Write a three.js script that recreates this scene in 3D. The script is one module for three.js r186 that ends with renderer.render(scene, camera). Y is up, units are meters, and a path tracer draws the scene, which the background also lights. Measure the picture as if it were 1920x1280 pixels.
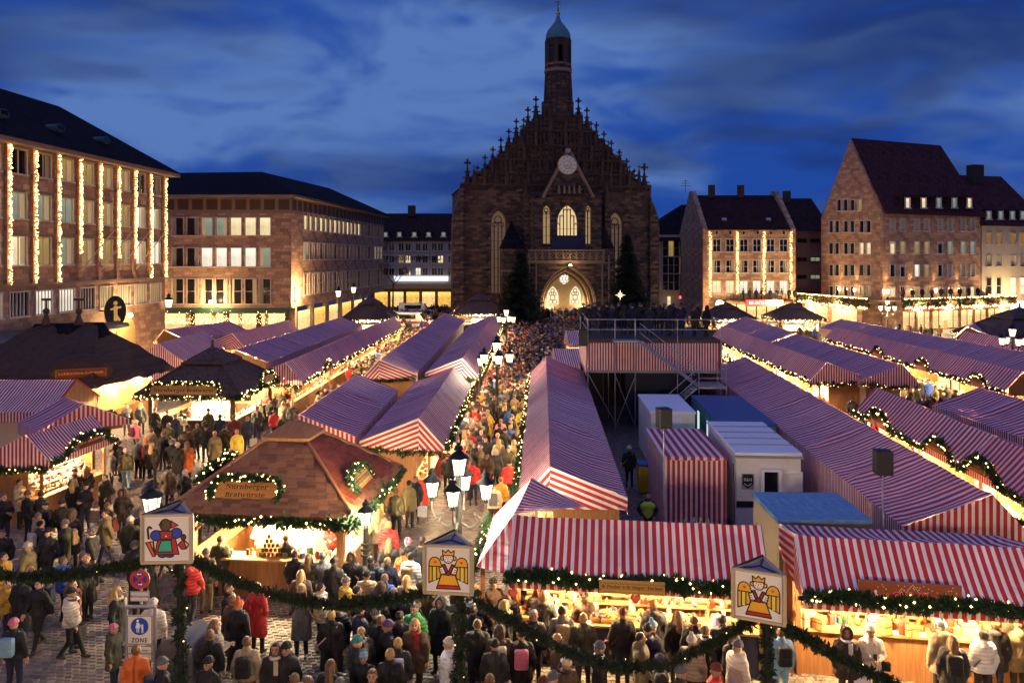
import * as THREE from 'three';
import { mergeGeometries } from 'three/addons/utils/BufferGeometryUtils.js';
import { RoundedBoxGeometry } from 'three/addons/geometries/RoundedBoxGeometry.js';
import { ConvexGeometry } from 'three/addons/geometries/ConvexGeometry.js';

// ---------- camera, sky, sun, exposure ----------
const scene = new THREE.Scene();
const EYE = 9.6, F = 1500, HOR = 484;                    // eye height; focal length and horizon row on a 1920 x 1280 plate
const camera = new THREE.PerspectiveCamera(2 * Math.atan(640 / F) * 180 / Math.PI, 1.5, 0.5, 1500);
camera.position.set(0, EYE, 0);
camera.lookAt(0, EYE, -100);
camera.setViewOffset(1920, 1280, 0, 640 - HOR, 1920, 1280);   // level camera with a shifted lens: verticals stay upright
camera.updateProjectionMatrix();

const PI = Math.PI;
const clamp = (x, a = 0, b = 1) => Math.min(b, Math.max(a, x)), lerp = (a, b, t) => a + (b - a) * t;
const sstep = (a, b, x) => { const t = clamp((x - a) / (b - a)); return t * t * (3 - 2 * t); };
const hash = (x, y, s) => { let h = Math.imul(x | 0, 374761393) ^ Math.imul(y | 0, 668265263) ^ Math.imul(s | 0, 2246822519); h = Math.imul(h ^ (h >>> 13), 1274126177); h ^= h >>> 16; return (h >>> 0) / 4294967296; };
const vnoise = (x, y, s = 0, per = 4096) => {
  const ix = Math.floor(x), iy = Math.floor(y), fx = x - ix, fy = y - iy, u = fx * fx * (3 - 2 * fx), v = fy * fy * (3 - 2 * fy), m = (n) => ((n % per) + per) % per;
  return lerp(lerp(hash(m(ix), m(iy), s), hash(m(ix + 1), m(iy), s), u), lerp(hash(m(ix), m(iy + 1), s), hash(m(ix + 1), m(iy + 1), s), u), v);
};
const fbm = (x, y, s = 0, oct = 5, per = 4096) => { let a = 0.5, t = 0, n = 0; for (let i = 0; i < oct; i++) { t += a * vnoise(x, y, s + i, per); n += a; a *= 0.5; x *= 2; y *= 2; per *= 2; } return t / n; };
let seedState = 12345;
const reseed = (s) => { seedState = s; };
const rnd = () => { seedState = (seedState + 0x6d2b79f5) | 0; let t = Math.imul(seedState ^ (seedState >>> 15), 1 | seedState); t = (t + Math.imul(t ^ (t >>> 7), 61 | t)) ^ t; return ((t ^ (t >>> 14)) >>> 0) / 4294967296; };
const rr = (a, b) => a + (b - a) * rnd(), pick = (a) => a[Math.floor(rnd() * a.length)];

{ // dusk sky: deep blue with stretched layers of cloud
  const W = 2048, H = 1024, d = new Float32Array(W * H * 4);
  for (let j = 0; j < H; j++) {
    const el = ((j + 0.5) / H - 0.5) * Math.PI, y = Math.sin(el), c = Math.cos(el);
    for (let i = 0; i < W; i++) {
      const az = ((i + 0.5) / W - 0.5) * 2 * Math.PI, x = Math.cos(az) * c, z = Math.sin(az) * c, k = 1.75 / (Math.max(y, 0) + 0.42), o = (j * W + i) * 4;
      const px = x * k, pz = z * k;
      const wx = px + 0.6 * (fbm(px * 1.3 + 3, pz * 1.3 + 9, 21, 3) - 0.5), wz = pz + 0.6 * (fbm(px * 1.3 + 31, pz * 1.3 + 7, 25, 3) - 0.5);
      const fine = fbm(wx * 1.6 + 11, wz * 2.6 + 4 + y * 4, 9, 7), puff = fbm(wx * 5 + 1 + 2 * fine, wz * 6 + 2 + y * 16, 15, 6), big = fbm(wx * 0.6 + 5.2, wz * 0.8 + 1.7 + y * 2, 3, 5);
      const rift = Math.exp(-(((az + PI / 2 + 0.19) / 0.33) ** 2) - ((el - 0.19) / 0.09) ** 2);   // thin cloud where the last light comes through
      const lightC = sstep(0.44, 0.70, 0.35 * big + 0.45 * fine + 0.2 * puff + 0.13 * rift) * (0.1 + 1.6 * puff) + 0.2 * rift * (0.2 + 1.3 * puff), dark = sstep(0.44, 0.66, 0.7 * fbm(wx * 0.9 + 40, wz * 1.3 + 13 + y * 5, 33, 6) + 0.3 * puff) * (1 - 0.55 * rift);
      const up = sstep(0.3, 0.75, y), base = [lerp(0.0145, 0.105, up), lerp(0.068, 0.115, up), lerp(0.36, 0.34, up)];
      const hor = sstep(0.14, 0, y), cl = [0.10, 0.20, 0.50], dk = [0.0125, 0.029, 0.13], bright = 0.95 + 0.85 * sstep(0.34, 0.85, y);   // overhead sky, out of view, brightened to light the roofs
      for (let n = 0; n < 3; n++) {
        let v = lerp(base[n], cl[n], clamp(lightC));
        v = lerp(v, dk[n], dark * 0.72 * (1 - 0.4 * up));
        v = lerp(v, [0.012, 0.056, 0.29][n], hor * 0.35);
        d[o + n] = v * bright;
      }
      d[o + 3] = 1;
    }
  }
  const t = new THREE.DataTexture(d, W, H, THREE.RGBAFormat, THREE.FloatType);
  t.mapping = THREE.EquirectangularReflectionMapping; t.magFilter = THREE.LinearFilter; t.needsUpdate = true;
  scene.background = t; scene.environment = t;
}
const sun = new THREE.DirectionalLight(new THREE.Color(0.75, 0.85, 1), 0.06);   // last daylight behind the clouds
sun.position.set(-60, 55, 20); sun.castShadow = true; sun.shadow.radius = 60;
Object.assign(sun.shadow.camera, { left: -120, right: 120, top: 120, bottom: -120, far: 400 });
sun.name = 'dusk_sun'; scene.add(sun);
const renderer = new THREE.WebGLRenderer();
renderer.toneMapping = THREE.LinearToneMapping;
renderer.toneMappingExposure = 1.0;
renderer.shadowMap.enabled = true;

// ---------- building helpers ----------
const V = (x, y, z) => new THREE.Vector3(x, y, z), R = (a) => a * PI / 180;
const at = (px, py, h = 0) => { const D = (EYE - h) * F / (py - HOR); return V((px - 960) * D / F, h, -D); };   // a plate pixel on the level of height h
const atD = (px, py, D) => V((px - 960) * D / F, EYE - (py - HOR) * D / F, -D);
const prep = (g) => { if (g.index) g = g.toNonIndexed(); for (const k of Object.keys(g.attributes)) if (!['position', 'normal', 'uv'].includes(k)) g.deleteAttribute(k); if (!g.attributes.uv) g.setAttribute('uv', new THREE.BufferAttribute(new Float32Array(g.attributes.position.count * 2), 2)); if (!g.attributes.normal) g.computeVertexNormals(); g.clearGroups(); return g; };
const metres = (g, s = 1, turn = false) => {             // uv in metres from the face's main direction
  g = prep(g); const p = g.attributes.position, n = g.attributes.normal, uv = g.attributes.uv;
  for (let i = 0; i < p.count; i += 3) {
    let nx = 0, ny = 0, nz = 0;
    for (let k = 0; k < 3; k++) { nx += Math.abs(n.getX(i + k)); ny += Math.abs(n.getY(i + k)); nz += Math.abs(n.getZ(i + k)); }
    for (let k = 0; k < 3; k++) {
      const x = p.getX(i + k), y = p.getY(i + k), z = p.getZ(i + k);
      let a = x, b = y;
      if (nx > ny && nx > nz) { a = z; b = y; } else if (ny > nz) { a = x; b = z; }
      if (turn) [a, b] = [b, a];
      uv.setXY(i + k, a / s, b / s);
    }
  }
  return g;
};
const box = (w, h, d, x = 0, y = 0, z = 0, ry = 0, rx = 0, rz = 0) => { const g = new THREE.BoxGeometry(w, h, d); if (rx) g.rotateX(rx); if (rz) g.rotateZ(rz); if (ry) g.rotateY(ry); return g.translate(x, y, z); };
const rbox = (w, h, d, x = 0, y = 0, z = 0, r = 0.02, ry = 0) => { const g = new RoundedBoxGeometry(w, h, d, 1, r); if (ry) g.rotateY(ry); return g.translate(x, y, z); };
const cyl = (r1, r2, h, x = 0, y = 0, z = 0, n = 10) => new THREE.CylinderGeometry(r1, r2, h, n).translate(x, y, z);
const ball = (r, x = 0, y = 0, z = 0, a = 10, b = 7) => new THREE.SphereGeometry(r, a, b).translate(x, y, z);
const bar = (p, q, r, n = 6, r2 = r) => { const v = q.clone().sub(p), g = new THREE.CylinderGeometry(r2, r, v.length(), n); g.applyQuaternion(new THREE.Quaternion().setFromUnitVectors(V(0, 1, 0), v.normalize())); return g.translate((p.x + q.x) / 2, (p.y + q.y) / 2, (p.z + q.z) / 2); };
const hull = (pts) => metres(new ConvexGeometry(pts));
const lathe = (pts, n = 12) => new THREE.LatheGeometry(pts.map(([x, y]) => new THREE.Vector2(x, y)), n);
const ext = (shape, depth, z = 0, bevel = 0) => new THREE.ExtrudeGeometry(shape, { depth, bevelEnabled: bevel > 0, bevelSize: bevel, bevelThickness: bevel, bevelSegments: 1, curveSegments: 10 }).translate(0, 0, z);
const poly = (pts) => { const s = new THREE.Shape(); pts.forEach(([x, y], i) => (i ? s.lineTo(x, y) : s.moveTo(x, y))); s.closePath(); return s; };
const sheet = (A, B, C, Dd, nu = 1, nv = 1, sag = 0, uvs = null, bumps = 1) => {   // cloth between edge A-B (top) and edge D-C (bottom), uv in metres
  const g = new THREE.PlaneGeometry(1, 1, nu, nv), p = g.attributes.position, uv = g.attributes.uv, n = B.clone().sub(A).cross(Dd.clone().sub(A)).normalize();
  const wl = A.distanceTo(B), hl = A.distanceTo(Dd), q = V(), q2 = V(), ph = hash(A.x * 99, A.z * 99, 5) * 9;
  for (let i = 0; i < p.count; i++) {
    const u = p.getX(i) + 0.5, v = 0.5 - p.getY(i);
    q.lerpVectors(A, B, u); q2.lerpVectors(Dd, C, u); q.lerp(q2, v);
    if (sag) { q.y -= sag * 0.28 * Math.abs(Math.sin(PI * u * bumps)) * (1 - v); const s = sag * (Math.sin(PI * v) * Math.pow(Math.abs(Math.sin(PI * u * bumps)), 0.7) + 0.5 * (fbm(u * wl * 0.9 + ph, v * hl * 1.6 + ph, 7, 3) - 0.5)); q.y -= s * Math.abs(n.y) * 0.9; q.x += n.x * s * 0.2; q.z += n.z * s * 0.2; }
    p.setXYZ(i, q.x, q.y, q.z);
    if (uvs) uv.setXY(i, ...uvs(u, v, wl, hl)); else uv.setXY(i, u * wl, v * hl);
  }
  g.computeVertexNormals(); return prep(g);
};
const counters = {};
const numbered = (n) => { const k = counters[n] ?? 0; counters[n] = k + 1; return k ? `${n}_${String(k).padStart(3, '0')}` : n; };
const shade = (m) => { m.castShadow = m.receiveShadow = true; return m; };
const mesh = (name, geos, mat, parent = scene, kind) => {
  const list = [].concat(geos), g = list.length > 1 ? mergeGeometries(list.map(prep)) : list[0];
  const m = shade(new THREE.Mesh(g, mat));
  m.name = parent === scene ? numbered(name) : name;
  if (kind) m.userData.kind = kind;
  parent.add(m); return m;
};
const group = (name, parent, x = 0, y = 0, z = 0, ry = 0) => { const g = new THREE.Group(); g.name = name; parent.add(g); g.position.set(x, y, z); g.rotation.y = ry; return g; };
const thing = (name, label, category, x = 0, y = 0, z = 0, ry = 0, grp) => { const g = group(numbered(name), scene, x, y, z, ry); g.userData.label = label; g.userData.category = category; if (grp) g.userData.group = grp; return g; };
const tag = (o, label, category, grp) => { o.userData.label = label; o.userData.category = category; if (grp) o.userData.group = grp; return o; };
const inst = (name, geo, mat, mats4, parent, colors, kind = 'stuff') => {
  const m = shade(new THREE.InstancedMesh(geo, mat, mats4.length));
  mats4.forEach((x, i) => m.setMatrixAt(i, x));
  if (colors) colors.forEach((c, i) => m.setColorAt(i, c));
  m.name = name; if (kind) m.userData.kind = kind; parent.add(m); return m;
};
const M4 = (x, y, z, ry = 0, sx = 1, sy = sx, sz = sx, rx = 0, rz = 0) => new THREE.Matrix4().compose(V(x, y, z), new THREE.Quaternion().setFromEuler(new THREE.Euler(rx, ry, rz, 'YXZ')), V(sx, sy, sz));
const pointLight = (parent, x, y, z, I, color, radius = 3) => { const l = new THREE.PointLight(color, I); l.position.set(x, y, z); l.castShadow = true; l.shadow.radius = radius; l.name = 'lamp'; parent.add(l); return l; };
const WARM = new THREE.Color(1, 0.69, 0.34), WHITE = new THREE.Color(1, 0.86, 0.62);
// ---------- textures ----------
const enc = (x) => { x = clamp(x); return 255 * (x <= 0.0031308 ? 12.92 * x : 1.055 * Math.pow(x, 1 / 2.4) - 0.055); };
const tex = (n, fn, srgb = true, m = n) => {
  const d = new Uint8Array(n * m * 4);
  for (let j = 0; j < m; j++) for (let i = 0; i < n; i++) {
    const c = fn((i + 0.5) / n, (j + 0.5) / m), o = (j * n + i) * 4;
    if (typeof c === 'number') d[o] = d[o + 1] = d[o + 2] = srgb ? enc(c) : clamp(c) * 255; else for (let k = 0; k < 3; k++) d[o + k] = srgb ? enc(c[k]) : clamp(c[k]) * 255;
    d[o + 3] = 255;
  }
  const t = new THREE.DataTexture(d, n, m, THREE.RGBAFormat);
  t.wrapS = t.wrapT = THREE.RepeatWrapping; t.magFilter = THREE.LinearFilter; if (srgb) t.colorSpace = THREE.SRGBColorSpace; t.needsUpdate = true; return t;
};
const rep = (t, sx, sy = sx) => { const c = t.clone(); c.repeat.set(1 / sx, 1 / sy); c.needsUpdate = true; return c; };
const std = (color, rough = 0.8, o = {}) => new THREE.MeshStandardMaterial({ color: Array.isArray(color) ? new THREE.Color().setRGB(...color) : color, roughness: rough, ...o });
const phys = (color, rough, o) => new THREE.MeshPhysicalMaterial({ color: new THREE.Color().setRGB(...color), roughness: rough, ...o });
const glow = (c, s = 1, base = [0.8, 0.8, 0.8]) => std(base, 0.6, { emissive: new THREE.Color().setRGB(...c), emissiveIntensity: s });

const blocks = (cols, rows, seed, tones, joint, amount) => (u, v) => {   // coursed masonry
  const r = Math.floor(v * rows), off = (r % 2) * 0.5 + 0.3 * hash(r, 1, seed), x = u * cols + off, c = Math.floor(x), fx = x - c, fy = v * rows - r;
  const e = Math.min(fx, 1 - fx) / cols * rows * 2, f = Math.min(fy, 1 - fy), edge = sstep(0.02, 0.09, Math.min(e * 0.5, f)), cc = ((c % cols) + cols) % cols;
  const t = hash(cc, r, seed), k = (0.7 + 0.6 * hash(cc, r, seed + 1)) * (0.78 + 0.44 * fbm(u * 24, v * 24, seed + 4, 4, 24)), a = tones[Math.floor(t * tones.length)];
  return a.map((q, i) => lerp(joint[i], q * k, lerp(1, edge, amount)));
};
const tSand = tex(512, blocks(5, 10, 3, [[0.42, 0.235, 0.125], [0.46, 0.26, 0.145], [0.38, 0.2, 0.115], [0.48, 0.29, 0.17]], [0.28, 0.165, 0.1], 0.7));
const tSandB = tex(256, (u, v) => { const b = blocks(5, 10, 3, [[1, 1, 1]], [0.2, 0.2, 0.2], 1)(u, v); return b[0] * 0.6; }, false);
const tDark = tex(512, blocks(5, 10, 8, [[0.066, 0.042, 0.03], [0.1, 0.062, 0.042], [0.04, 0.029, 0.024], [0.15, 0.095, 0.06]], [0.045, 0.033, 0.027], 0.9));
const tPlaster = tex(256, (u, v) => 0.86 + 0.14 * fbm(u * 12, v * 12, 2, 5, 12));
const tCobble = tex(1024, (u, v) => {                     // 4 m of setts
  const rows = 28, r = Math.floor(v * rows), x = u * 22 + (r % 2) * 0.5 + hash(r, 3, 1) * 0.4, c = Math.floor(x), fx = x - c, fy = v * rows - r, e = Math.min(fx, 1 - fx, fy, 1 - fy), ed = sstep(0.03, 0.16, e + 0.05 * (fbm(u * 90, v * 90, 5, 3, 90) - 0.5));
  const k = 0.6 + 0.75 * hash(((c % 22) + 22) % 22, r, 6), n = 0.75 + 0.5 * fbm(u * 60, v * 60, 9, 3, 60);
  return [0.20, 0.17, 0.135].map((q, i) => lerp([0.05, 0.042, 0.035][i], q * k * n, ed));
});
const tCobbleB = tex(512, (u, v) => { const rows = 28, r = Math.floor(v * rows), x = u * 22 + (r % 2) * 0.5 + hash(r, 3, 1) * 0.4, fx = x - Math.floor(x), fy = v * rows - r; return sstep(0.02, 0.3, Math.min(fx, 1 - fx, fy, 1 - fy)); }, false);
const tStone = tex(256, (u, v) => 0.62 + 0.6 * (fbm(u * 10, v * 10, 4, 6, 10) - 0.2));
const tWood = tex(512, (u, v) => { const g = fbm(u * 40, v * 3 + 0.25 * fbm(u * 5, v * 3, 8, 3, 5), 12, 4, 40), k = 0.6 + 0.75 * g; return [k, k * 0.97, k * 0.92].map((x) => x * 0.85); });
const tRoof = tex(512, (u, v) => {                       // plain tiles, 4 m
  const rows = 24, r = Math.floor(v * rows), x = u * 22 + (r % 2) * 0.5, c = Math.floor(x), fy = v * rows - r, fx = x - c;
  const k = (0.6 + 0.7 * hash(((c % 22) + 22) % 22, r, 2)) * (0.75 + 0.5 * fbm(u * 8, v * 8, 6, 4, 8)) * lerp(0.45, 1, sstep(0, 0.2, fy)) * lerp(0.7, 1, sstep(0, 0.12, Math.min(fx, 1 - fx)));
  return k * 0.8;
});
const tRoofB = tex(256, (u, v) => { const fy = v * 24 - Math.floor(v * 24); return 1 - fy; }, false);
const stripeTex = (n, seed, red, white, soft) => tex(512, (u, v) => {      // woven awning stripes, fold shading painted into the colour, and grime
  const x = u * n, f = x - Math.floor(x), w = soft / 2, s = sstep(0.44 - w, 0.44 + w, f) * (1 - sstep(1 - w, 1, f));
  const grime = 0.8 + 0.4 * fbm(u * 3, v * 5, seed, 5, 3), foldShade = 0.84 + 0.3 * fbm(u * n * 1.0, v * 2, seed + 3, 3, n);
  return red.map((r, i) => lerp(white[i], r, s) * clamp(grime, 0.5, 1.05) * foldShade);
});
const RED = [0.5, 0.026, 0.022], WHT = [0.76, 0.63, 0.59];
const tStripe = [stripeTex(12, 1, [0.46, 0.025, 0.035], [0.74, 0.56, 0.53], 0.14), stripeTex(12, 7, [0.42, 0.035, 0.055], [0.7, 0.5, 0.5], 0.16), stripeTex(8, 13, [0.45, 0.024, 0.03], WHT, 0.12)];
const tWide = stripeTex(8, 21, RED, [0.84, 0.74, 0.68], 0.06);
const tFold = tex(512, (u, v) => 0.5 * fbm(u * 5 + 0.4 * fbm(u * 4, v * 4, 2, 3, 4), v * 9, 31, 5, 5) + 0.5 * fbm(u * 14, v * 3, 37, 3, 14), false);
const tCloth = tex(256, (u, v) => 0.72 + 0.56 * (fbm(u * 7, v * 7, 41, 5, 7) - 0.1) * 0.8);
const tWrink = tex(256, (u, v) => fbm(u * 8, v * 5, 44, 4, 8), false);
const tQuilt = tex(128, (u, v) => Math.pow(Math.abs(Math.sin(v * PI * 6)), 0.5) * (0.85 + 0.15 * fbm(u * 16, v * 16, 3, 3, 16)), false);

const canvasTex = (w, h, draw) => { const c = document.createElement('canvas'); c.width = w; c.height = h; const x = c.getContext('2d'); draw(x, w, h); const t = new THREE.CanvasTexture(c); t.colorSpace = THREE.SRGBColorSpace; return t; };
const heart = (x, cx, cy, r) => { x.beginPath(); x.moveTo(cx, cy + r); x.bezierCurveTo(cx - 2 * r, cy - r * 0.4, cx - r * 0.8, cy - 1.5 * r, cx, cy - r * 0.4); x.bezierCurveTo(cx + r * 0.8, cy - 1.5 * r, cx + 2 * r, cy - r * 0.4, cx, cy + r); x.fill(); };
const angelTex = canvasTex(512, 512, (x) => {            // crowned angel in flat colours with heavy outlines
  x.fillStyle = '#d9d3cf'; x.fillRect(0, 0, 512, 512); x.lineWidth = 13; x.strokeStyle = '#15101a'; x.lineJoin = 'round';
  const P = (pts, fill) => { x.beginPath(); pts.forEach(([a, b], i) => (i ? x.lineTo(a, b) : x.moveTo(a, b))); x.closePath(); x.fillStyle = fill; x.fill(); x.stroke(); };
  for (const s of [-1, 1]) {
    const X = (a) => 256 + s * a;
    x.beginPath(); x.moveTo(X(225), 420); x.lineTo(X(225), 215); x.quadraticCurveTo(X(220), 100, X(145), 110); x.quadraticCurveTo(X(90), 120, X(75), 230); x.lineTo(X(95), 360); x.closePath(); x.fillStyle = '#e0a526'; x.fill(); x.stroke();
    x.beginPath(); x.moveTo(X(222), 222); x.lineTo(X(90), 222); x.stroke();
    x.fillStyle = '#d8cf58'; x.fillRect(Math.min(X(180), X(140)), 230, 40, 160); x.beginPath(); for (const a of [185, 137]) { x.moveTo(X(a), 226); x.lineTo(X(a), 392); } x.stroke();
    x.fillStyle = '#d0361c'; heart(x, X(152), 170, 17);
    P([[X(60), 215], [X(108), 240], [X(85), 330], [X(30), 300]], '#e8e4d8');
    x.lineWidth = 8; x.beginPath(); for (const k of [0, 1, 2]) { x.moveTo(X(98 - k * 6), 262 + k * 24); x.lineTo(X(70 - k * 6), 256 + k * 22); } x.stroke(); x.lineWidth = 13;
    P([[X(70), 200], [X(40), 190], [X(0), 285], [X(18), 330]], '#8c1430');
  }
  P([[176, 320], [336, 320], [395, 490], [117, 490]], '#e0a526'); P([[132, 448], [380, 448], [395, 490], [117, 490]], '#b02018');
  x.beginPath(); x.arc(256, 300, 25, 0, 7); x.fillStyle = '#8c1430'; x.fill(); x.stroke();
  for (const s of [-1, 1]) { x.fillStyle = '#e0a526'; x.beginPath(); x.arc(256 + s * 68, 118, 24, 0, 7); x.fill(); x.stroke(); }
  x.beginPath(); x.ellipse(256, 115, 58, 62, 0, 0, 7); x.fillStyle = '#e9e2dc'; x.fill(); x.stroke();
  P([[192, 85], [188, 22], [226, 50], [256, 15], [286, 50], [324, 22], [320, 85]], '#e0a526');
  x.fillStyle = '#15101a'; for (const s of [-1, 1]) { x.beginPath(); x.arc(256 + s * 24, 108, 6, 0, 7); x.fill(); } x.lineWidth = 6; x.beginPath(); x.moveTo(256, 100); x.lineTo(250, 132); x.lineTo(260, 132); x.moveTo(238, 150); x.quadraticCurveTo(256, 162, 276, 148); x.stroke();
  x.fillStyle = '#d86a5c'; for (const s of [-1, 1]) { x.beginPath(); x.arc(256 + s * 34, 132, 8, 0, 7); x.fill(); }
});
const dollTex = canvasTex(512, 512, (x) => {             // a doll with umbrella and bundle
  x.fillStyle = '#d6d0d0'; x.fillRect(0, 0, 512, 512); x.lineWidth = 14; x.strokeStyle = '#140d12'; x.lineJoin = 'round';
  const P = (pts, fill) => { x.beginPath(); pts.forEach(([a, b], i) => (i ? x.lineTo(a, b) : x.moveTo(a, b))); x.closePath(); x.fillStyle = fill; x.fill(); x.stroke(); };
  const E = (a, b, c, d, fill) => { x.beginPath(); x.ellipse(a, b, c, d, 0, 0, 7); x.fillStyle = fill; x.fill(); x.stroke(); };
  P([[300, 40], [380, 95], [305, 125]], '#c22820'); E(240, 90, 62, 72, '#55392f'); P([[196, 60], [165, 85], [200, 95]], '#6b2a28');
  E(205, 455, 45, 26, '#1d3278'); E(285, 455, 45, 26, '#1d3278');
  P([[170, 160], [330, 160], [390, 445], [120, 445]], '#a82430'); P([[190, 275], [300, 275], [318, 415], [148, 415]], '#2fa184');
  E(135, 215, 62, 62, '#1c3aa8'); E(360, 190, 62, 62, '#1c3aa8'); P([[175, 165], [320, 165], [310, 262], [185, 262]], '#9c2036');
  x.fillStyle = '#efe6da'; x.beginPath(); x.arc(245, 225, 9, 0, 7); x.fill();
  x.lineWidth = 26; x.beginPath(); x.moveTo(52, 260); x.lineTo(40, 140); x.quadraticCurveTo(55, 85, 85, 135); x.stroke(); x.lineWidth = 14;
  P([[18, 300], [105, 285], [122, 465], [95, 465]], '#d84c26'); P([[62, 292], [100, 286], [112, 420]], '#e2b040');
  E(440, 240, 26, 34, '#54261e'); P([[440, 265], [380, 330], [420, 385], [470, 382], [502, 330]], '#b02a26'); P([[440, 270], [502, 330], [470, 372]], '#d8b88c');
});
const FRAK = 'bold ';
const boardTex = (w, h, lines, bg = '#8a5a22', fg = '#2a1406', font = 'serif', k = 0.8) => canvasTex(w, h, (x) => {
  x.fillStyle = bg; x.fillRect(0, 0, w, h);
  for (let i = 0; i < 120; i++) { x.fillStyle = `rgba(40,20,5,${0.05 + 0.08 * hash(i, 1, 2)})`; x.fillRect(0, hash(i, 2, 2) * h, w, 1 + 2 * hash(i, 3, 2)); }
  x.fillStyle = fg; x.textAlign = 'center'; x.textBaseline = 'middle';
  lines.forEach((t, i) => { const s = h / lines.length * k; x.font = FRAK + s + 'px ' + font; const m = x.measureText(t).width, f = Math.min(1, w * 0.94 / m); x.font = FRAK + s * f + 'px ' + font; x.fillText(t, w / 2, h * (i + 0.5) / lines.length); });
});

const tRoom = tex(128, (u, v) => 0.55 + 0.35 * fbm(u * 5, v * 4, 61, 4, 5) + 0.35 * sstep(0.4, 1, v) - 0.25 * sstep(0.7, 0.95, fbm(u * 9, v * 7, 66, 3, 9)));
const tShop = tex(256, (u, v) => { const n = fbm(u * 14, v * 9, 71, 4, 14), m = fbm(u * 40, v * 30, 75, 3, 40); return [0.25 + 1.1 * n * m + 0.4 * sstep(0.55, 1, v), 0.2 + 1.0 * n * m + 0.36 * sstep(0.55, 1, v), 0.12 + 0.8 * m * m + 0.28 * sstep(0.55, 1, v)]; });
const room = (c, s) => glow(c, s, [0.1, 0.1, 0.1]), rooms = (c, s) => { const m = room(c, s); m.emissiveMap = tRoom; return m; }, shop = (c, s) => { const m = room(c, s); m.emissiveMap = rep(tShop, 1); return m; };
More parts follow.
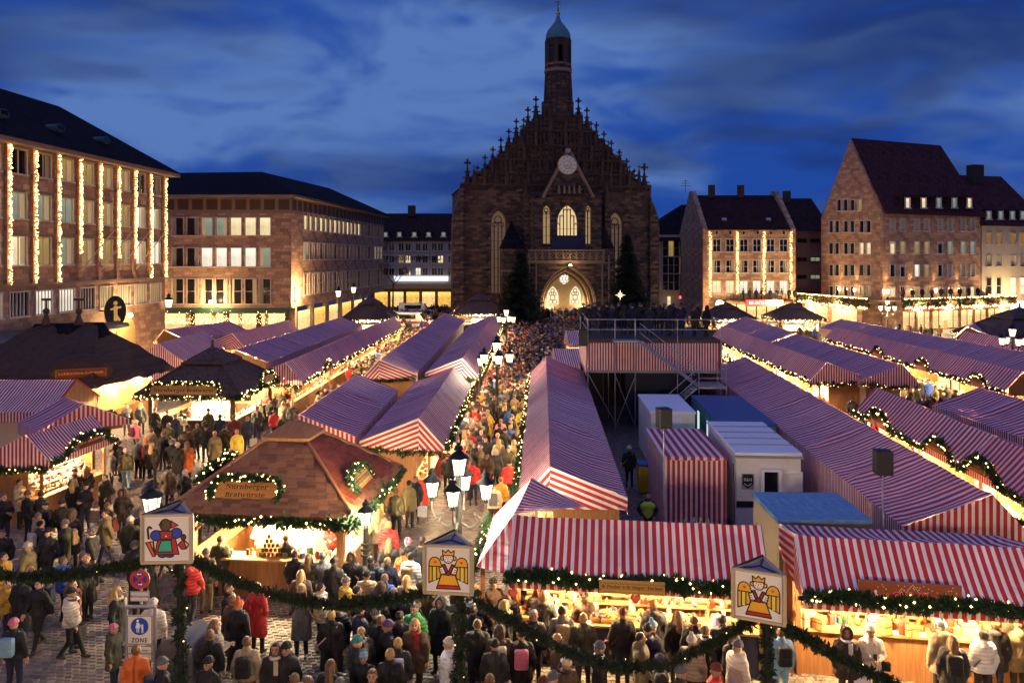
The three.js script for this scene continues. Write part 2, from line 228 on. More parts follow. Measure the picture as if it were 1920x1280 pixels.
// ---------- materials ----------
const stripeMat = (t, sx, sy, o = {}) => std([1, 1, 1], 0.75, { map: rep(t, sx, sy), bumpMap: rep(tFold, 2.2, 1.6), bumpScale: 0.09, side: THREE.DoubleSide, ...o });
const MT = {
  cobble: std([1, 1, 1], 0.7, { map: rep(tCobble, 4), bumpMap: rep(tCobbleB, 4), bumpScale: 0.015 }),
  sett: std([0.9, 0.9, 0.9], 0.62, { map: tStone }), stone: std([0.36, 0.25, 0.16], 0.9, { map: tStone }),
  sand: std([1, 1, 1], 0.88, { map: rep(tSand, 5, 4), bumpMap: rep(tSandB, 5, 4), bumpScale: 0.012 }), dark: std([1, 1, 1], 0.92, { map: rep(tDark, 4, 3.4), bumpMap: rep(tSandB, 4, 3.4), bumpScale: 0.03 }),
  plain: std([0.085, 0.054, 0.036], 0.92, { map: tStone }), rib: std([0.11, 0.07, 0.046], 0.9, { map: tStone }), trim: std([0.30, 0.20, 0.125], 0.85, { map: tPlaster }), cream: std([0.55, 0.47, 0.33], 0.85, { map: rep(tPlaster, 3) }), pale: std([0.50, 0.42, 0.36], 0.85, { map: rep(tPlaster, 3) }),
  mauve: std([0.24, 0.13, 0.115], 0.85, { map: rep(tPlaster, 3) }),
  roof: phys([0.05, 0.026, 0.024], 0.95, { specularIntensity: 0.15, map: rep(tRoof, 4), bumpMap: rep(tRoofB, 4), bumpScale: 0.02 }), redRoof: phys([0.12, 0.04, 0.036], 0.95, { specularIntensity: 0.2, map: rep(tRoof, 4), bumpMap: rep(tRoofB, 4), bumpScale: 0.02 }),
  slate: phys([0.02, 0.016, 0.02], 0.95, { map: rep(tRoof, 4), specularIntensity: 0.15 }), frame: std([0.55, 0.50, 0.43], 0.6), stoneFrame: std([0.55, 0.45, 0.34], 0.8), steel: std([0.35, 0.36, 0.4], 0.45, { metalness: 0.8 }),
  black: std([0.012, 0.012, 0.014], 0.55), iron: std([0.02, 0.022, 0.024], 0.5, { metalness: 0.5 }), glass: std([0.012, 0.012, 0.016], 0.08), copper: std([0.09, 0.22, 0.21], 0.6), gold: std([0.75, 0.48, 0.14], 0.35, { metalness: 0.9 }),
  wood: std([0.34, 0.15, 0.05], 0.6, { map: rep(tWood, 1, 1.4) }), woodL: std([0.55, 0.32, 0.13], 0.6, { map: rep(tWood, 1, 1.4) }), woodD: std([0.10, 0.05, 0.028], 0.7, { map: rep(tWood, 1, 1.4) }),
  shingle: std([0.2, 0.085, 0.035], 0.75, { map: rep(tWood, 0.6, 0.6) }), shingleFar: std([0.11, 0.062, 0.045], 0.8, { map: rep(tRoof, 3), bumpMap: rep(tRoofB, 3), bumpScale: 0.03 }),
  stripe: [stripeMat(tStripe[0], 3.2, 5), stripeMat(tStripe[1], 3.6, 4), stripeMat(tStripe[2], 2.3, 6), stripeMat(tStripe[0], 3.5, 7, { color: new THREE.Color(0.95, 0.88, 0.95) }), stripeMat(tStripe[2], 2.5, 3, { color: new THREE.Color(1.0, 0.9, 0.92) })],
  wide: stripeMat(tWide, 1.44, 5), wideN: stripeMat(tWide, 1.2, 3.3),
  creamIn: std([0.62, 0.5, 0.33], 0.8), white: std([0.8, 0.8, 0.8], 0.5), whitePanel: std([0.8, 0.74, 0.69], 0.5, { map: rep(tPlaster, 2) }), navy: std([0.006, 0.012, 0.06], 0.6), teal: std([0.04, 0.2, 0.24], 0.5), blueRoof: std([0.03, 0.09, 0.26], 0.5, { map: rep(tPlaster, 2) }), tarp: std([0.16, 0.33, 0.5], 0.6, { map: tCloth, bumpMap: rep(tFold, 2), bumpScale: 0.08 }),
  redCloth: std([0.42, 0.03, 0.03], 0.8), fir: std([0.016, 0.045, 0.014], 0.75, { side: THREE.DoubleSide }), firDark: std([0.010, 0.024, 0.011], 0.8, { side: THREE.DoubleSide }), leaf: std([0.010, 0.022, 0.010], 0.8, { side: THREE.DoubleSide }),
  bulb: glow([1, 0.66, 0.24], 8, [0.9, 0.8, 0.5]), stripLight: glow([1, 0.62, 0.22], 8, [0.9, 0.8, 0.5]), lamp: glow([1, 0.80, 0.48], 14), lantern: glow([1, 0.76, 0.42], 3.2), concrete: std([0.3, 0.29, 0.28], 0.85),
  litWarm: rooms([1, 0.78, 0.42], 1.1), litWhite: rooms([1, 0.93, 0.72], 1.15), litDim: rooms([0.6, 0.38, 0.09], 0.6), litGreen: rooms([0.75, 0.85, 0.6], 0.33), shop: shop([1, 0.72, 0.34], 1.9), shopGold: shop([1, 0.62, 0.14], 1.8), curtain: std([0.5, 0.42, 0.25], 0.9), curtainLit: glow([0.8, 0.55, 0.22], 0.3, [0.5, 0.42, 0.25]), silhouette: std([0.01, 0.01, 0.01], 0.9),
};
// ---------- ground ----------
const TONES = [[0.23, 0.19, 0.145], [0.18, 0.15, 0.12], [0.27, 0.225, 0.17], [0.15, 0.13, 0.11], [0.21, 0.165, 0.12]].map((c) => new THREE.Color().setRGB(...c));
{
  const g = new THREE.PlaneGeometry(1200, 1200).rotateX(-PI / 2);
  const ground = mesh('ground', metres(g), MT.cobble, scene, 'structure');
  ground.userData.label = 'square paved with worn stone setts';
  reseed(7);
  const geo = rbox(0.185, 0.05, 0.125, 0, 0.0, 0, 0.016), near = [], tone = TONES.map((c) => std([c.r, c.g, c.b], 0.6, { map: tStone }));
  const list = [], a = R(-7);
  for (let r = -60; r < 160; r++) for (let k = -110; k < 110; k++) {
    const u = k * 0.2 + (r % 2) * 0.1 + rr(-0.012, 0.012), v = r * 0.142 + 0.1 * Math.sin(k * 0.11) + rr(-0.008, 0.008);
    const x = u * Math.cos(a) - v * Math.sin(a) - 2, z = -22 + (u * Math.sin(a) + v * Math.cos(a)) * -1, D = -z;
    if (D < 17.6 || D > 33 || Math.abs(x) > 0.66 * D) continue;
    if (x > 1.2 && D > 19.4) continue;
    list.push([x, z, D, M4(x, rr(-0.012, 0.006), z, -a + rr(-0.06, 0.06), rr(0.9, 1.04), 1, rr(0.9, 1.06), rr(-0.04, 0.04), rr(-0.04, 0.04)), Math.floor(rnd() * 5)]);
  }
  list.sort((p, q) => p[2] - q[2]);
  let n = 0; const rest = [], cols = [];
  for (const [x, z, D, m, t] of list) {
    const px = 960 + x * F / D, py = HOR + EYE * F / D, open = py < 1290 && ((px > 20 && px < 860) || (px > 900 && px < 1330));
    if (open && n < 300) { const c = mesh('cobble', geo, tone[t], ground); c.applyMatrix4(m); n++; } else { rest.push(m); const w = 0.72 + 0.75 * sstep(0.3, 0.7, fbm(x * 0.45 + 9, z * 0.45, 3, 4)); cols.push(TONES[t].clone().multiplyScalar(w)); }
  }
  inst('cobbles', geo, MT.sett, rest, ground, cols);
}

// ---------- facades ----------
const facade = (o, ax, az, bx, bz) => {                  // local x runs along the front, local z points out of it
  const L = Math.hypot(bx - ax, bz - az), ux = (bx - ax) / L, uz = (bz - az) / L;
  o.position.set(ax, 0, az); o.rotation.y = Math.atan2(-uz, ux);
  const f = { o, L, u: (px) => { const k = (px - 960) / F; return (-k * az - ax) / (ux + k * uz); }, D: (u) => -(az + u * uz), h: (py, u) => EYE - (py - HOR) * f.D(u) / F };
  return f;
};
const sub = (parent, x, z, ry) => { const g = group('wing', parent, x, 0, z, ry); return g; };
const frames = {};
const frameGeo = (w, h, nv, nh, t) => frames[[w.toFixed(1), h.toFixed(1), nv, nh, t]] ??= (() => {
  w = +w.toFixed(1); h = +h.toFixed(1);
  const g = [box(t, h + 2 * t, 0.16, -w / 2 - t / 2, 0, 0), box(t, h + 2 * t, 0.16, w / 2 + t / 2, 0, 0), box(w, t, 0.16, 0, h / 2 + t / 2, 0), box(w + 4 * t, t * 1.3, 0.26, 0, -h / 2 - t * 0.65, 0.04)];
  for (let i = 1; i <= nv; i++) g.push(box(0.07, h, 0.08, -w / 2 + i * w / (nv + 1), 0, -0.03));
  for (let i = 1; i <= nh; i++) g.push(box(w, 0.06, 0.074, 0, -h / 2 + i * h / (nh + 1), -0.03));
  return mergeGeometries(g.map(prep));
})();
const paneGeos = {}, curtainGeos = {};
const win = (parent, x, y, z, w, h, lit = MT.glass, { nv = 1, nh = 0, t = 0.09, frame = MT.frame, curtain = 0, blind = 0 } = {}) => {
  const o = group('window', parent, x, y, z);
  w = Math.max(0.3, +w.toFixed(1)); h = Math.max(0.3, +h.toFixed(1));
  mesh('frame', frameGeo(w, h, nv, nh, t), frame, o);
  mesh('pane', paneGeos[[w, h]] ??= box(w, h, 0.03, 0, 0, -0.12), lit, o);
  if (curtain) mesh('curtain', curtainGeos[[w, h, curtain]] ??= box(w * 0.3, h * 0.96, 0.03, curtain * w * 0.33, 0, -0.088), lit === MT.glass ? MT.curtain : MT.curtainLit, o);
  if (blind) mesh('blind', curtainGeos[[w, h, 'b', blind]] ??= box(w * 0.98, h * blind, 0.03, 0, h * (1 - blind) / 2, -0.088), lit === MT.glass ? MT.curtain : MT.curtainLit, o);
  return o;
};
const wallGeo = (outline, holes, th = 0.4) => { const s = poly(outline); for (const [x0, y0, x1, y1] of holes) s.holes.push(new THREE.Path([[x0, y0], [x1, y0], [x1, y1], [x0, y1]].map((p) => new THREE.Vector2(...p)))); return metres(ext(s, th, -th)); };
// a wall with windows: wins = [u centre, h centre, w, h, pane, options]
const wall = (parent, outline, wins, mat, dflt = {}) => {
  const w = mesh('wall', wallGeo(outline, wins.map(([u, h, a, b]) => [u - a / 2, h - b / 2, u + a / 2, h + b / 2])), mat, parent);
  for (const [u, h, a, b, pane, o] of wins) win(parent, u, h, 0.0, a, b, pane, { ...dflt, ...o });
  return w;
};
const octa = new THREE.OctahedronGeometry(0.045, 0);
const lightStrip = (label, grp, mats, name = 'light_curtain') => {   // bulbs on a few cables
  const t = thing(name, label, 'fairy lights', 0, 0, 0, 0, grp), v = mats.map((m) => V().setFromMatrixPosition(m));
  inst('light_bulbs', octa, MT.stripLight, mats, t);
  const s = v.slice().sort((p, q) => p.y - q.y), wide = Math.hypot(v[0].x - v[9].x, v[0].z - v[9].z) > 1;
  const ends = wide ? [v.reduce((p, q) => (q.x < p.x ? q : p)), v.reduce((p, q) => (q.x > p.x ? q : p))] : [s[0], s[s.length - 1]];
  mesh('cable', bar(ends[0], ends[1], 0.012, 4), MT.iron, t); return t;
};
const ORD = ['first', 'second', 'third', 'fourth', 'fifth', 'sixth', 'seventh', 'eighth', 'ninth', 'tenth', 'eleventh', 'twelfth', 'thirteenth', 'fourteenth', 'fifteenth', 'sixteenth', 'seventeenth', 'eighteenth', 'nineteenth', 'twentieth'];

{ // long sandstone block with light curtains, left
  const b = thing('office_building', 'long brown sandstone building hung with vertical light curtains, dark hip roof', 'building');
  const f = facade(b, -40.36 + 0.058 * 52, -52, -35.6, -82), L = f.L, wins = [];
  reseed(31);
  const rows = [[17.7, 15.95], [14.5, 12.55], [11.2, 9.1]], lit = [['g', 'g', 'd', 'd', 'd', 'd', 'g', 'g'], ['n', 'n', 'n', 'd', 'd', 'd', 'w', 'w'], ['y', 'd', 'n', 'd', 'd', 'd', 'w', 'w']], K = { g: MT.glass, d: MT.litDim, n: MT.litGreen, w: MT.litWhite, y: MT.litWarm };
  for (let k = -1; k < 8; k++) rows.forEach(([t, s], r) => wins.push([6.4 + 2.9 * k + 1.35, (t + s) / 2, 1.7, t - s, K[lit[r][Math.max(0, k)]], { nv: 1, curtain: (k + r) % 3 ? 1 : 0 }]));
  ['w', 'g', 'w', 'w', 'g', 'd', 'd', 'd', 'd'].forEach((q, i) => wins.push([6.4 + 2.9 * (i - 1) + 1.4, 6.15, 2.0, 1.75, K[q], { nv: 4 }]));
  wall(b, [[0, 0], [L, 0], [L, 18], [0, 18]], wins, MT.sand);
  mesh('end_wall', metres(box(0.4, 18, 13.6, L - 0.2, 9, -7.25)), MT.sand, b);
  mesh('cornice', [box(L + 2, 0.35, 1.5, L / 2, 18.15, 0.35), box(L, 0.25, 0.24, L / 2, 7.6, 0.12)], MT.trim, b);
  for (let k = -1; k < 9; k++) mesh('pier', metres(box(0.42, 10.3, 0.24, 6.4 + 2.9 * k, 12.85, 0.12)), MT.sand, b);
  for (const [u, h] of rows.flatMap(([t]) => [...Array(8).keys()].map((k) => [6.4 + 2.9 * k + 1.4, t + 0.18]))) mesh('lintel', box(2.1, 0.12, 0.3, u, h, 0.15), MT.trim, b);
  mesh('roof', hull([V(-6, 18.35, 1.2), V(L + 1.1, 18.35, 1.2), V(L + 1.1, 18.35, -15.2), V(-6, 18.35, -15.2), V(-4, 24, -7), V(L - 6.6, 24, -7)]), MT.slate, b);
  for (const u of [7.5, 14.2, 21]) {                     // eyebrow dormers
    const d = mesh('dormer', lathe([[0, 0], [0.62, 0], [0.55, 0.9], [0.3, 2.0], [0, 2.4]], 12).rotateX(-PI / 2).scale(1, 0.62, 1).translate(u, 20.35, -0.9), std([0.04, 0.09, 0.11], 0.7), b); mesh('dormer_pane', box(0.7, 0.34, 0.05, 0, 0, 0), MT.glass, d).position.set(u, 20.45, -0.86);
  }
  for (const u of [14.8, 17.7, 20.6, 23.5]) mesh('flagpole', bar(V(u + 0.4, 8.6, 0.3), V(u + 1.7, 12.0, 2.4), 0.06), MT.stoneFrame, b);
  const arch = new THREE.Shape(); arch.moveTo(-1.6, 0); arch.lineTo(1.6, 0); arch.lineTo(1.6, 2.6); arch.absarc(0, 2.6, 1.6, 0, PI); arch.closePath();
  mesh('archway', metres(ext(arch, 0.06, 0.0)), std([0.55, 0.38, 0.14], 0.8), b).position.set(22.6, 0, 0);
  const doors = mesh('shop_window', box(13, 2.9, 0.05, 6, 1.9, 0.05), MT.shop, b); for (let i = 0; i < 6; i++) mesh('mullion', box(0.12, 2.9, 0.14, i * 2.4, 1.9, 0.12), MT.woodD, doors);
  mesh('canopy', metres(box(16, 0.3, 4.6, 6.5, 4.1, 2.5)), std([0.14, 0.14, 0.12], 0.5, { metalness: 0.4 }), b); for (let i = 0; i < 22; i++) mesh('canopy_seam', box(0.07, 0.06, 4.6, -1.2 + i * 0.74, 4.28, 2.5), MT.steel, b);
  mesh('arch_lamp', ball(0.22, 21.2, 4.4, 1.2), MT.lamp, b); pointLight(b, 21.2, 4.4, 1.2, 110, WARM, 10); for (const u of [2, 7, 11]) { mesh('lamp', ball(0.2, u, 3.5, 2.4), MT.lamp, b); pointLight(b, u, 3.5, 2.4, 30, WARM, 8); }
  for (let k = 0; k < 9; k++) {
    const mats = [], p = V(6.4 + 2.9 * k, 0, 0.3).applyEuler(b.rotation).add(b.position), n = V(0, 0, 1).applyEuler(b.rotation), low = k < 4 ? 7.4 : k < 6 ? 10.2 : 7.8;
    for (let i = 0; i < 240; i++) { const w = rr(-0.13, 0.13); mats.push(M4(p.x + n.x * rr(0, 0.16) + n.z * w, lerp(k < 3 || k > 6 ? 7.7 : k === 3 ? 10 : 9.6, 17.9, rnd()), p.z + n.z * rr(0, 0.16) - n.x * w, rnd() * 6)); }
    lightStrip(`warm light curtain on the brown sandstone front, ${ORD[8 - k]} from its far corner`, 'light curtains on the long sandstone building', mats);
  }
  const e = thing('emblem_sign', 'oval black sign with golden figure on the sandstone front above the archway', 'sign', -35.0, 4.9, -70.5, R(42));
  mesh('disc', new THREE.CylinderGeometry(1, 1, 0.15, 24).rotateX(PI / 2).scale(0.85, 1.3, 1), MT.black, e); mesh('rim', new THREE.TorusGeometry(1, 0.08, 6, 24).scale(0.85, 1.3, 1), MT.iron, e);
  mesh('figure', [bar(V(0, -0.8, 0.1), V(0, 0.5, 0.1), 0.16), bar(V(-0.4, 0.2, 0.1), V(0.45, 0.4, 0.1), 0.09), ball(0.18, 0, 0.75, 0.1), bar(V(0, -0.2, 0.1), V(0.35, -0.8, 0.1), 0.1)], glow([0.9, 0.55, 0.12], 0.35, [0.7, 0.45, 0.12]), e);
  mesh('bracket', bar(V(0, 0, 0), V(-1.2, 0.1, -0.5), 0.06), MT.iron, e);
}

{ // corner block with two fronts and shops
  const b = thing('corner_building', 'sandstone corner building with rows of tall lit windows and dark hip roof', 'building');
  const f = facade(b, -46, -97, -26.8, -97), L = f.L, s = 97 / F, U = (px) => (px - 960) * s + 46, H = (py) => EYE - (py - HOR) * s, wins = [];
  const K = { g: MT.glass, w: MT.litWhite, y: MT.litWarm, n: MT.litGreen };
  const rows = [[408, 441, 'ggnnyyyy', 0], [465, 499, 'ggwwwwnn', 0], [523, 569, 'gggggggg', 1]];
  for (const [t, bo, str, nh] of rows) [...str].forEach((q, i) => { const px = 333 + 27.25 * (i - 0); if (px < 520) wins.push([U(px), (H(t) + H(bo)) / 2, 1.25, H(t) - H(bo), K[q], { nv: 0, nh, t: 0.1, frame: MT.stoneFrame, curtain: 'gn'.includes(q) ? (i % 2 ? 1 : -1) : 0 }]); });
  wall(b, [[0, 3.6], [L, 3.6], [L, 17], [0, 17]], wins, MT.sand);
  // right front, receding
  const len = 47.5, wing = group('street_front', b, L, 0, 0, R(90 - 4.4)), ws = [], g2 = facade({ position: V(), rotation: {} }, -26.8, -97, -26.8 + 0.0767 * 47, -144);
  for (let r = 0; r < 3; r++) for (let i = 0; i < 20; i++) { const u = 5.2 + i * 2.12, y = [14.35, 10.55, 6.3][r], hh = [2.1, 2.1, 2.7][r]; ws.push([u, y, 1.25, hh, r === 0 ? (i < 13 ? MT.litWarm : MT.glass) : r === 1 && (i === 0 || i > 16) ? MT.litGreen : MT.glass, { nv: 0, nh: r === 2 ? 1 : 0, t: 0.12, frame: MT.stoneFrame, curtain: i % 3 ? 1 : 0 }]); }
  wall(wing, [[0, 3.6], [len, 3.6], [len, 17], [0, 17]], ws, MT.sand);
  for (const [p, l, n] of [[b, L, 11], [wing, len, 24]]) {
    mesh('attic_band', metres(box(l, 1.9, 0.3, l / 2, 15.98, -0.12)), MT.trim, p); mesh('cornice', box(l + 1, 0.3, 1.2, l / 2, 17.1, 0.3), MT.trim, p);
    for (let i = 0; i < n; i++) mesh('attic_grille', box(1.3, 1.25, 0.06, (i + 0.5) * l / n, 16.1, 0.07), MT.woodD, p);
  }
  mesh('roof', hull([V(-8, 17.26, 0.9), V(L + 0.9, 17.26, 0.9), V(L + 5, 17.26, -len), V(-8, 17.26, -len), V(L - 8, 21.6, -14), V(L - 4, 21.4, -len + 10), V(-4, 21.4, -14)]), MT.slate, b);
  mesh('shop_band', box(L, 0.55, 0.3, L / 2, 3.3, 0.2), std([0.02, 0.06, 0.04], 0.5), b);
  for (const [u, w] of [[5, 3.2], [9.2, 3.4], [13.3, 3.2], [17, 2.8]]) mesh('shop_window', box(w, 2.6, 0.06, u, 1.6, -0.1), MT.shop, b);
  for (let i = 0; i < 7; i++) mesh('shop_pier', metres(box(0.5, 3.6, 0.5, i * 3.2 + 0.2, 1.8, -0.3)), MT.sand, b);
  for (let i = 0; i < 6; i++) { mesh('shop_window', box(4.4, 2.6, 0.06, 4.6 + i * 6.4, 1.7, 0), i % 2 ? MT.shopGold : MT.shop, wing); mesh('shop_pier', metres(box(1.3, 3.6, 0.5, 1.2 + i * 6.4, 1.8, -0.2)), MT.trim, wing); }
  mesh('shop_back', box(L - 0.2, 3.5, 0.2, L / 2, 1.75, -0.7), MT.woodD, b);
  mesh('corner_sign', box(0.9, 1.5, 0.2, 1.4, 5.2, 0.25), glow([1, 0.74, 0.34], 3.5), wing); pointLight(wing, 1.4, 5.2, 1.2, 260, WARM, 20); { mesh('wall_lantern', ball(0.22, L * 0, 4.6, 1.2), MT.lamp, b).position.x = 0.6; pointLight(b, 0.6, 4.6, 1.2, 160, WARM, 10); mesh('wall_lantern', ball(0.22, 10, 4.4, 1.6), MT.lamp, b); pointLight(b, 10, 4.4, 1.6, 120, WARM, 10); };
  reseed(77); const mats = [];
  for (let i = 0; i < 420; i++) mats.push(M4(b.position.x + rr(4, 18.6), 1.7 + 1.3 * rnd() * rnd() * 1.4, -96.5 - rr(0, 0.3)));
  lightStrip('warm fairy lights filling the corner building shop windows', undefined, mats, 'shop_lights');
}
{ // pale block closing the street, with dormers
  const b = thing('pale_building', 'pale street-end building with steep dark roof, small dormers and lit shop band', 'building');
  const D = 152, s = D / F, X = (px) => (px - 960) * s, H = (py) => EYE - (py - HOR) * s, A = X(690), L = X(870) - A; b.position.set(A, 0, -D);
  const wins = [];
  for (const [y, lit] of [[463, 'gggggggggg'], [486, 'gglygggygg'], [509, 'ggggnggggg']]) [722, 734, 752, 765, 784, 797, 814, 826, 845, 857].forEach((px, i) => wins.push([X(px) - A, H(y), 0.9, 1.3, { g: MT.glass, l: MT.litDim, y: MT.litWarm, n: MT.litWhite }[lit[i]], { nv: 1, t: 0.12 }]));
  wall(b, [[0, 3.8], [L, 3.8], [L, H(452)], [0, H(452)]], wins, MT.pale);
  mesh('roof', hull([V(-4, H(452), 0.6), V(L, H(452), 0.6), V(L, H(395), -9), V(-4, H(395), -9), V(L, H(452), -18), V(-4, H(452), -18)]), MT.roof, b);
  mesh('chimney', box(1.4, 2.2, 1.4, X(762) - A, H(391), -8), MT.plain, b);
  for (const px of [722, 748, 776, 803, 831]) { const d = group('dormer', b, X(px) - A, H(439.5), -0.6); mesh('cheek', box(1.3, 1.3, 2.4, 0, 0, -1.2), MT.roof, d); win(d, 0, 0, 0.15, 0.6, 0.7, MT.litGreen, { nv: 0, t: 0.16 }).name = 'dormer_window'; }
  mesh('light_band', box(L - 8, 0.9, 0.3, L / 2 + 1, H(522), 0.3), glow([0.85, 0.95, 1], 1.2), b);
  mesh('awning', box(L - 6, 0.25, 2.6, L / 2 + 1, H(532), 1.4), MT.pale, b);
  for (let i = 0; i < 6; i++) mesh('shop_window', box(2.4, 2.8, 0.1, 2.5 + i * 3, 1.8, 0.1), i % 2 ? MT.shop : MT.shopGold, b);
  mesh('shop_back', box(L, 3.8, 0.3, L / 2, 1.9, -0.6), MT.plain, b);
  const sgn = thing('street_banner', 'market lettering strung across the street, seen from behind', 'banner', X(787), H(483), -D + 12);
  mesh('lettering', new THREE.PlaneGeometry(11, 1.6), std([1, 1, 1], 0.8, { map: boardTex(1024, 128, ['Christkindlesmarkt'], '#00000000', '#241c18', 'sans-serif', 0.9), transparent: true, alphaTest: 0.4, side: THREE.DoubleSide }), sgn).rotation.y = PI; mesh('wire', bar(V(-9, 0.9, 0), V(9, 0.9, 0), 0.03), MT.iron, sgn);
}
{ // restaurant house with stepped stone gables and light curtains
  const b = thing('restaurant_house', 'sandstone house with red restaurant sign, four light curtains and stone gables', 'building');
  const D = 120, s = D / F, X = (px) => (px - 960) * s, H = (py) => EYE - (py - HOR) * s, A = X(1322), L = X(1487) - A; b.position.set(A, 0, -D);
  const wins = [], px = [1344, 1369, 1395, 1419.5, 1445, 1469.5];
  px.forEach((p, i) => { wins.push([X(p) - A, H(460), 1.1, 1.75, MT.glass, { nv: 1, nh: 1, t: 0.13 }], [X(p) - A, H(499.5), 1.1, 1.75, MT.glass, { nv: 1, nh: 1, t: 0.13, curtain: i % 2 ? 1 : -1 }], [X(p) - A, H(538), 1.1, 1.75, i < 2 ? MT.litWarm : MT.litWhite, { nv: 1, t: 0.1 }]); });
  for (const p of [1344, 1370, 1395, 1421, 1446, 1470]) wins.push([X(p) - A, H(436), 0.35, 0.5, MT.glass, { nv: 0, t: 0.04 }]);
  wall(b, [[0, 0], [L, 0], [L, H(430)], [0, H(430)]], wins, MT.sand);
  mesh('roof', hull([V(0.4, H(431), 0.4), V(L - 0.4, H(431), 0.4), V(0.4, H(358), -8), V(L - 0.4, H(358), -8), V(0.4, H(431), -16), V(L - 0.4, H(431), -16)]), MT.roof, b);
  for (const [x, n] of [[0, 'gable_wall'], [L, 'gable_wall']]) mesh(n, metres(ext(poly([[0, 0], [16.4, 0], [16.4, H(430)], [8.9, H(350)], [7.5, H(350)], [-0.2, H(428)], [-0.2, 0]]), 0.7, -0.35).rotateY(PI / 2).translate(x, 0, 0)), MT.sand, b);
  for (const p of [1358, 1416]) mesh('chimney', box(0.9, 2, 0.9, X(p) - A, H(351), -7.5), MT.plain, b);
  for (const p of [1363, 1447]) mesh('roof_window', box(0.7, 0.5, 0.9, X(p) - A, H(413), -1.7, 0, -0.7), MT.steel, b);
  const bal = group('balcony', b, X(1421) - A, 0, 0); mesh('slab', box(10.4, 0.25, 1.8, 0, H(563), 0.95), MT.plain, bal);
  mesh('railing', [...Array(21).keys()].map((i) => box(0.05, 1, 0.05, -5.1 + i * 0.51, H(556.5), 1.8)).concat([box(10.4, 0.07, 0.07, 0, H(550), 1.8)]), MT.iron, bal);
  const sign = group('restaurant_sign', b, X(1426) - A, H(565), 2.0); mesh('sign_box', box(5.6, 1.0, 0.3, 0, -0.1, 0), std([0.4, 0.01, 0.02], 0.5), sign);
  const bh = boardTex(512, 96, ['BLOCK HOUSE'], '#d00618', '#ffe6e0', 'serif', 0.62); mesh('lettering', new THREE.PlaneGeometry(5.5, 0.94), std([0.2, 0.2, 0.2], 0.6, { emissive: 0xffffff, emissiveMap: bh, emissiveIntensity: 2.2 }), sign).position.set(0, -0.1, 0.16);
  mesh('entrance', box(9, 2.6, 0.06, L / 2 + 1, 1.4, 0.06), MT.shop, b); for (let i = 0; i < 7; i++) mesh('entrance_post', box(0.14, 2.7, 0.2, L / 2 - 3.4 + i * 1.5, 1.4, 0.12), MT.woodD, b);
  for (const x of [2, 10]) { mesh('wall_lantern', ball(0.2, x, 3.0, 2.4), MT.lamp, b); pointLight(b, x, 3.0, 2.7, 130, WARM, 8); }
  mesh('clock_sign', new THREE.CylinderGeometry(0.55, 0.55, 0.2, 20).rotateX(PI / 2).translate(X(1345) - A, H(568), 1.4), glow([1, 0.92, 0.75], 1.3), b);
  reseed(41);
  [1331.5, 1382.5, 1432.5, 1483].forEach((p, k) => {
    const mats = []; for (let i = 0; i < 240; i++) mats.push(M4(X(p) + rr(-0.17, 0.17), H(rr(434, k === 0 || k === 3 ? 556 : 552)), -D + rr(0.1, 0.35)));
    lightStrip(`warm light curtain on the restaurant house, ${ORD[k]} from the church side`, 'light curtains on the restaurant house', mats);
  });
  const ant = thing('roof_antenna', 'thin television antenna on the gable of the restaurant house', 'antenna', X(1307), H(352), -D - 8);
  mesh('mast', bar(V(0, 0, 0), V(0, 2, 0), 0.04), MT.iron, ant); for (let i = 0; i < 3; i++) mesh('rod', bar(V(-0.9 + i * 0.2, 1 + i * 0.4, 0), V(0.9 - i * 0.2, 1.05 + i * 0.4, 0), 0.03), MT.iron, ant);
}
{ // glazed office beside the church
  const b = thing('glass_office', 'dark office with gridded glass front between church and restaurant house', 'building');
  const D = 136, s = D / F, X = (px) => (px - 960) * s, H = (py) => EYE - (py - HOR) * s, A = X(1222), L = X(1332) - A; b.position.set(A, 0, -D);
  mesh('wall', metres(box(L, H(440), 8, L / 2, H(440) / 2, -4.4)), MT.pale, b);
  for (let i = 0; i < 5; i++) for (let j = 0; j < 3; j++) win(b, X(1248 + i * 10.4) - A, H(465 + j * 32), 0.05, 0.9, 2.7, (i * 3 + j) % 7 === 3 ? MT.litDim : MT.glass, { nv: 0, nh: 1, t: 0.08 });
  mesh('roof', hull([V(-3, H(452), 0.6), V(L, H(452), 0.6), V(L - 3, H(377), -9), V(L, H(377), -9), V(-3, H(452), -18), V(L, H(452), -18)]), MT.slate, b);
  const sg = mesh('shop_sign', box(2.0, 0.5, 0.2, X(1283) - A, H(557), 0.6), glow([1, 0.06, 0.08], 1.4), b); mesh('sign_letters', [...Array(5).keys()].map((i) => box(0.2, 0.26, 0.04, X(1283) - A - 0.6 + i * 0.3, H(557), 0.73)), glow([1, 0.8, 0.75], 1.4), b);
  for (const p of [1254, 1296, 1306]) mesh('shop_window', box(0.5, 1.7, 0.1, X(p) - A, H(565), 0.3), MT.litWarm, b);
}
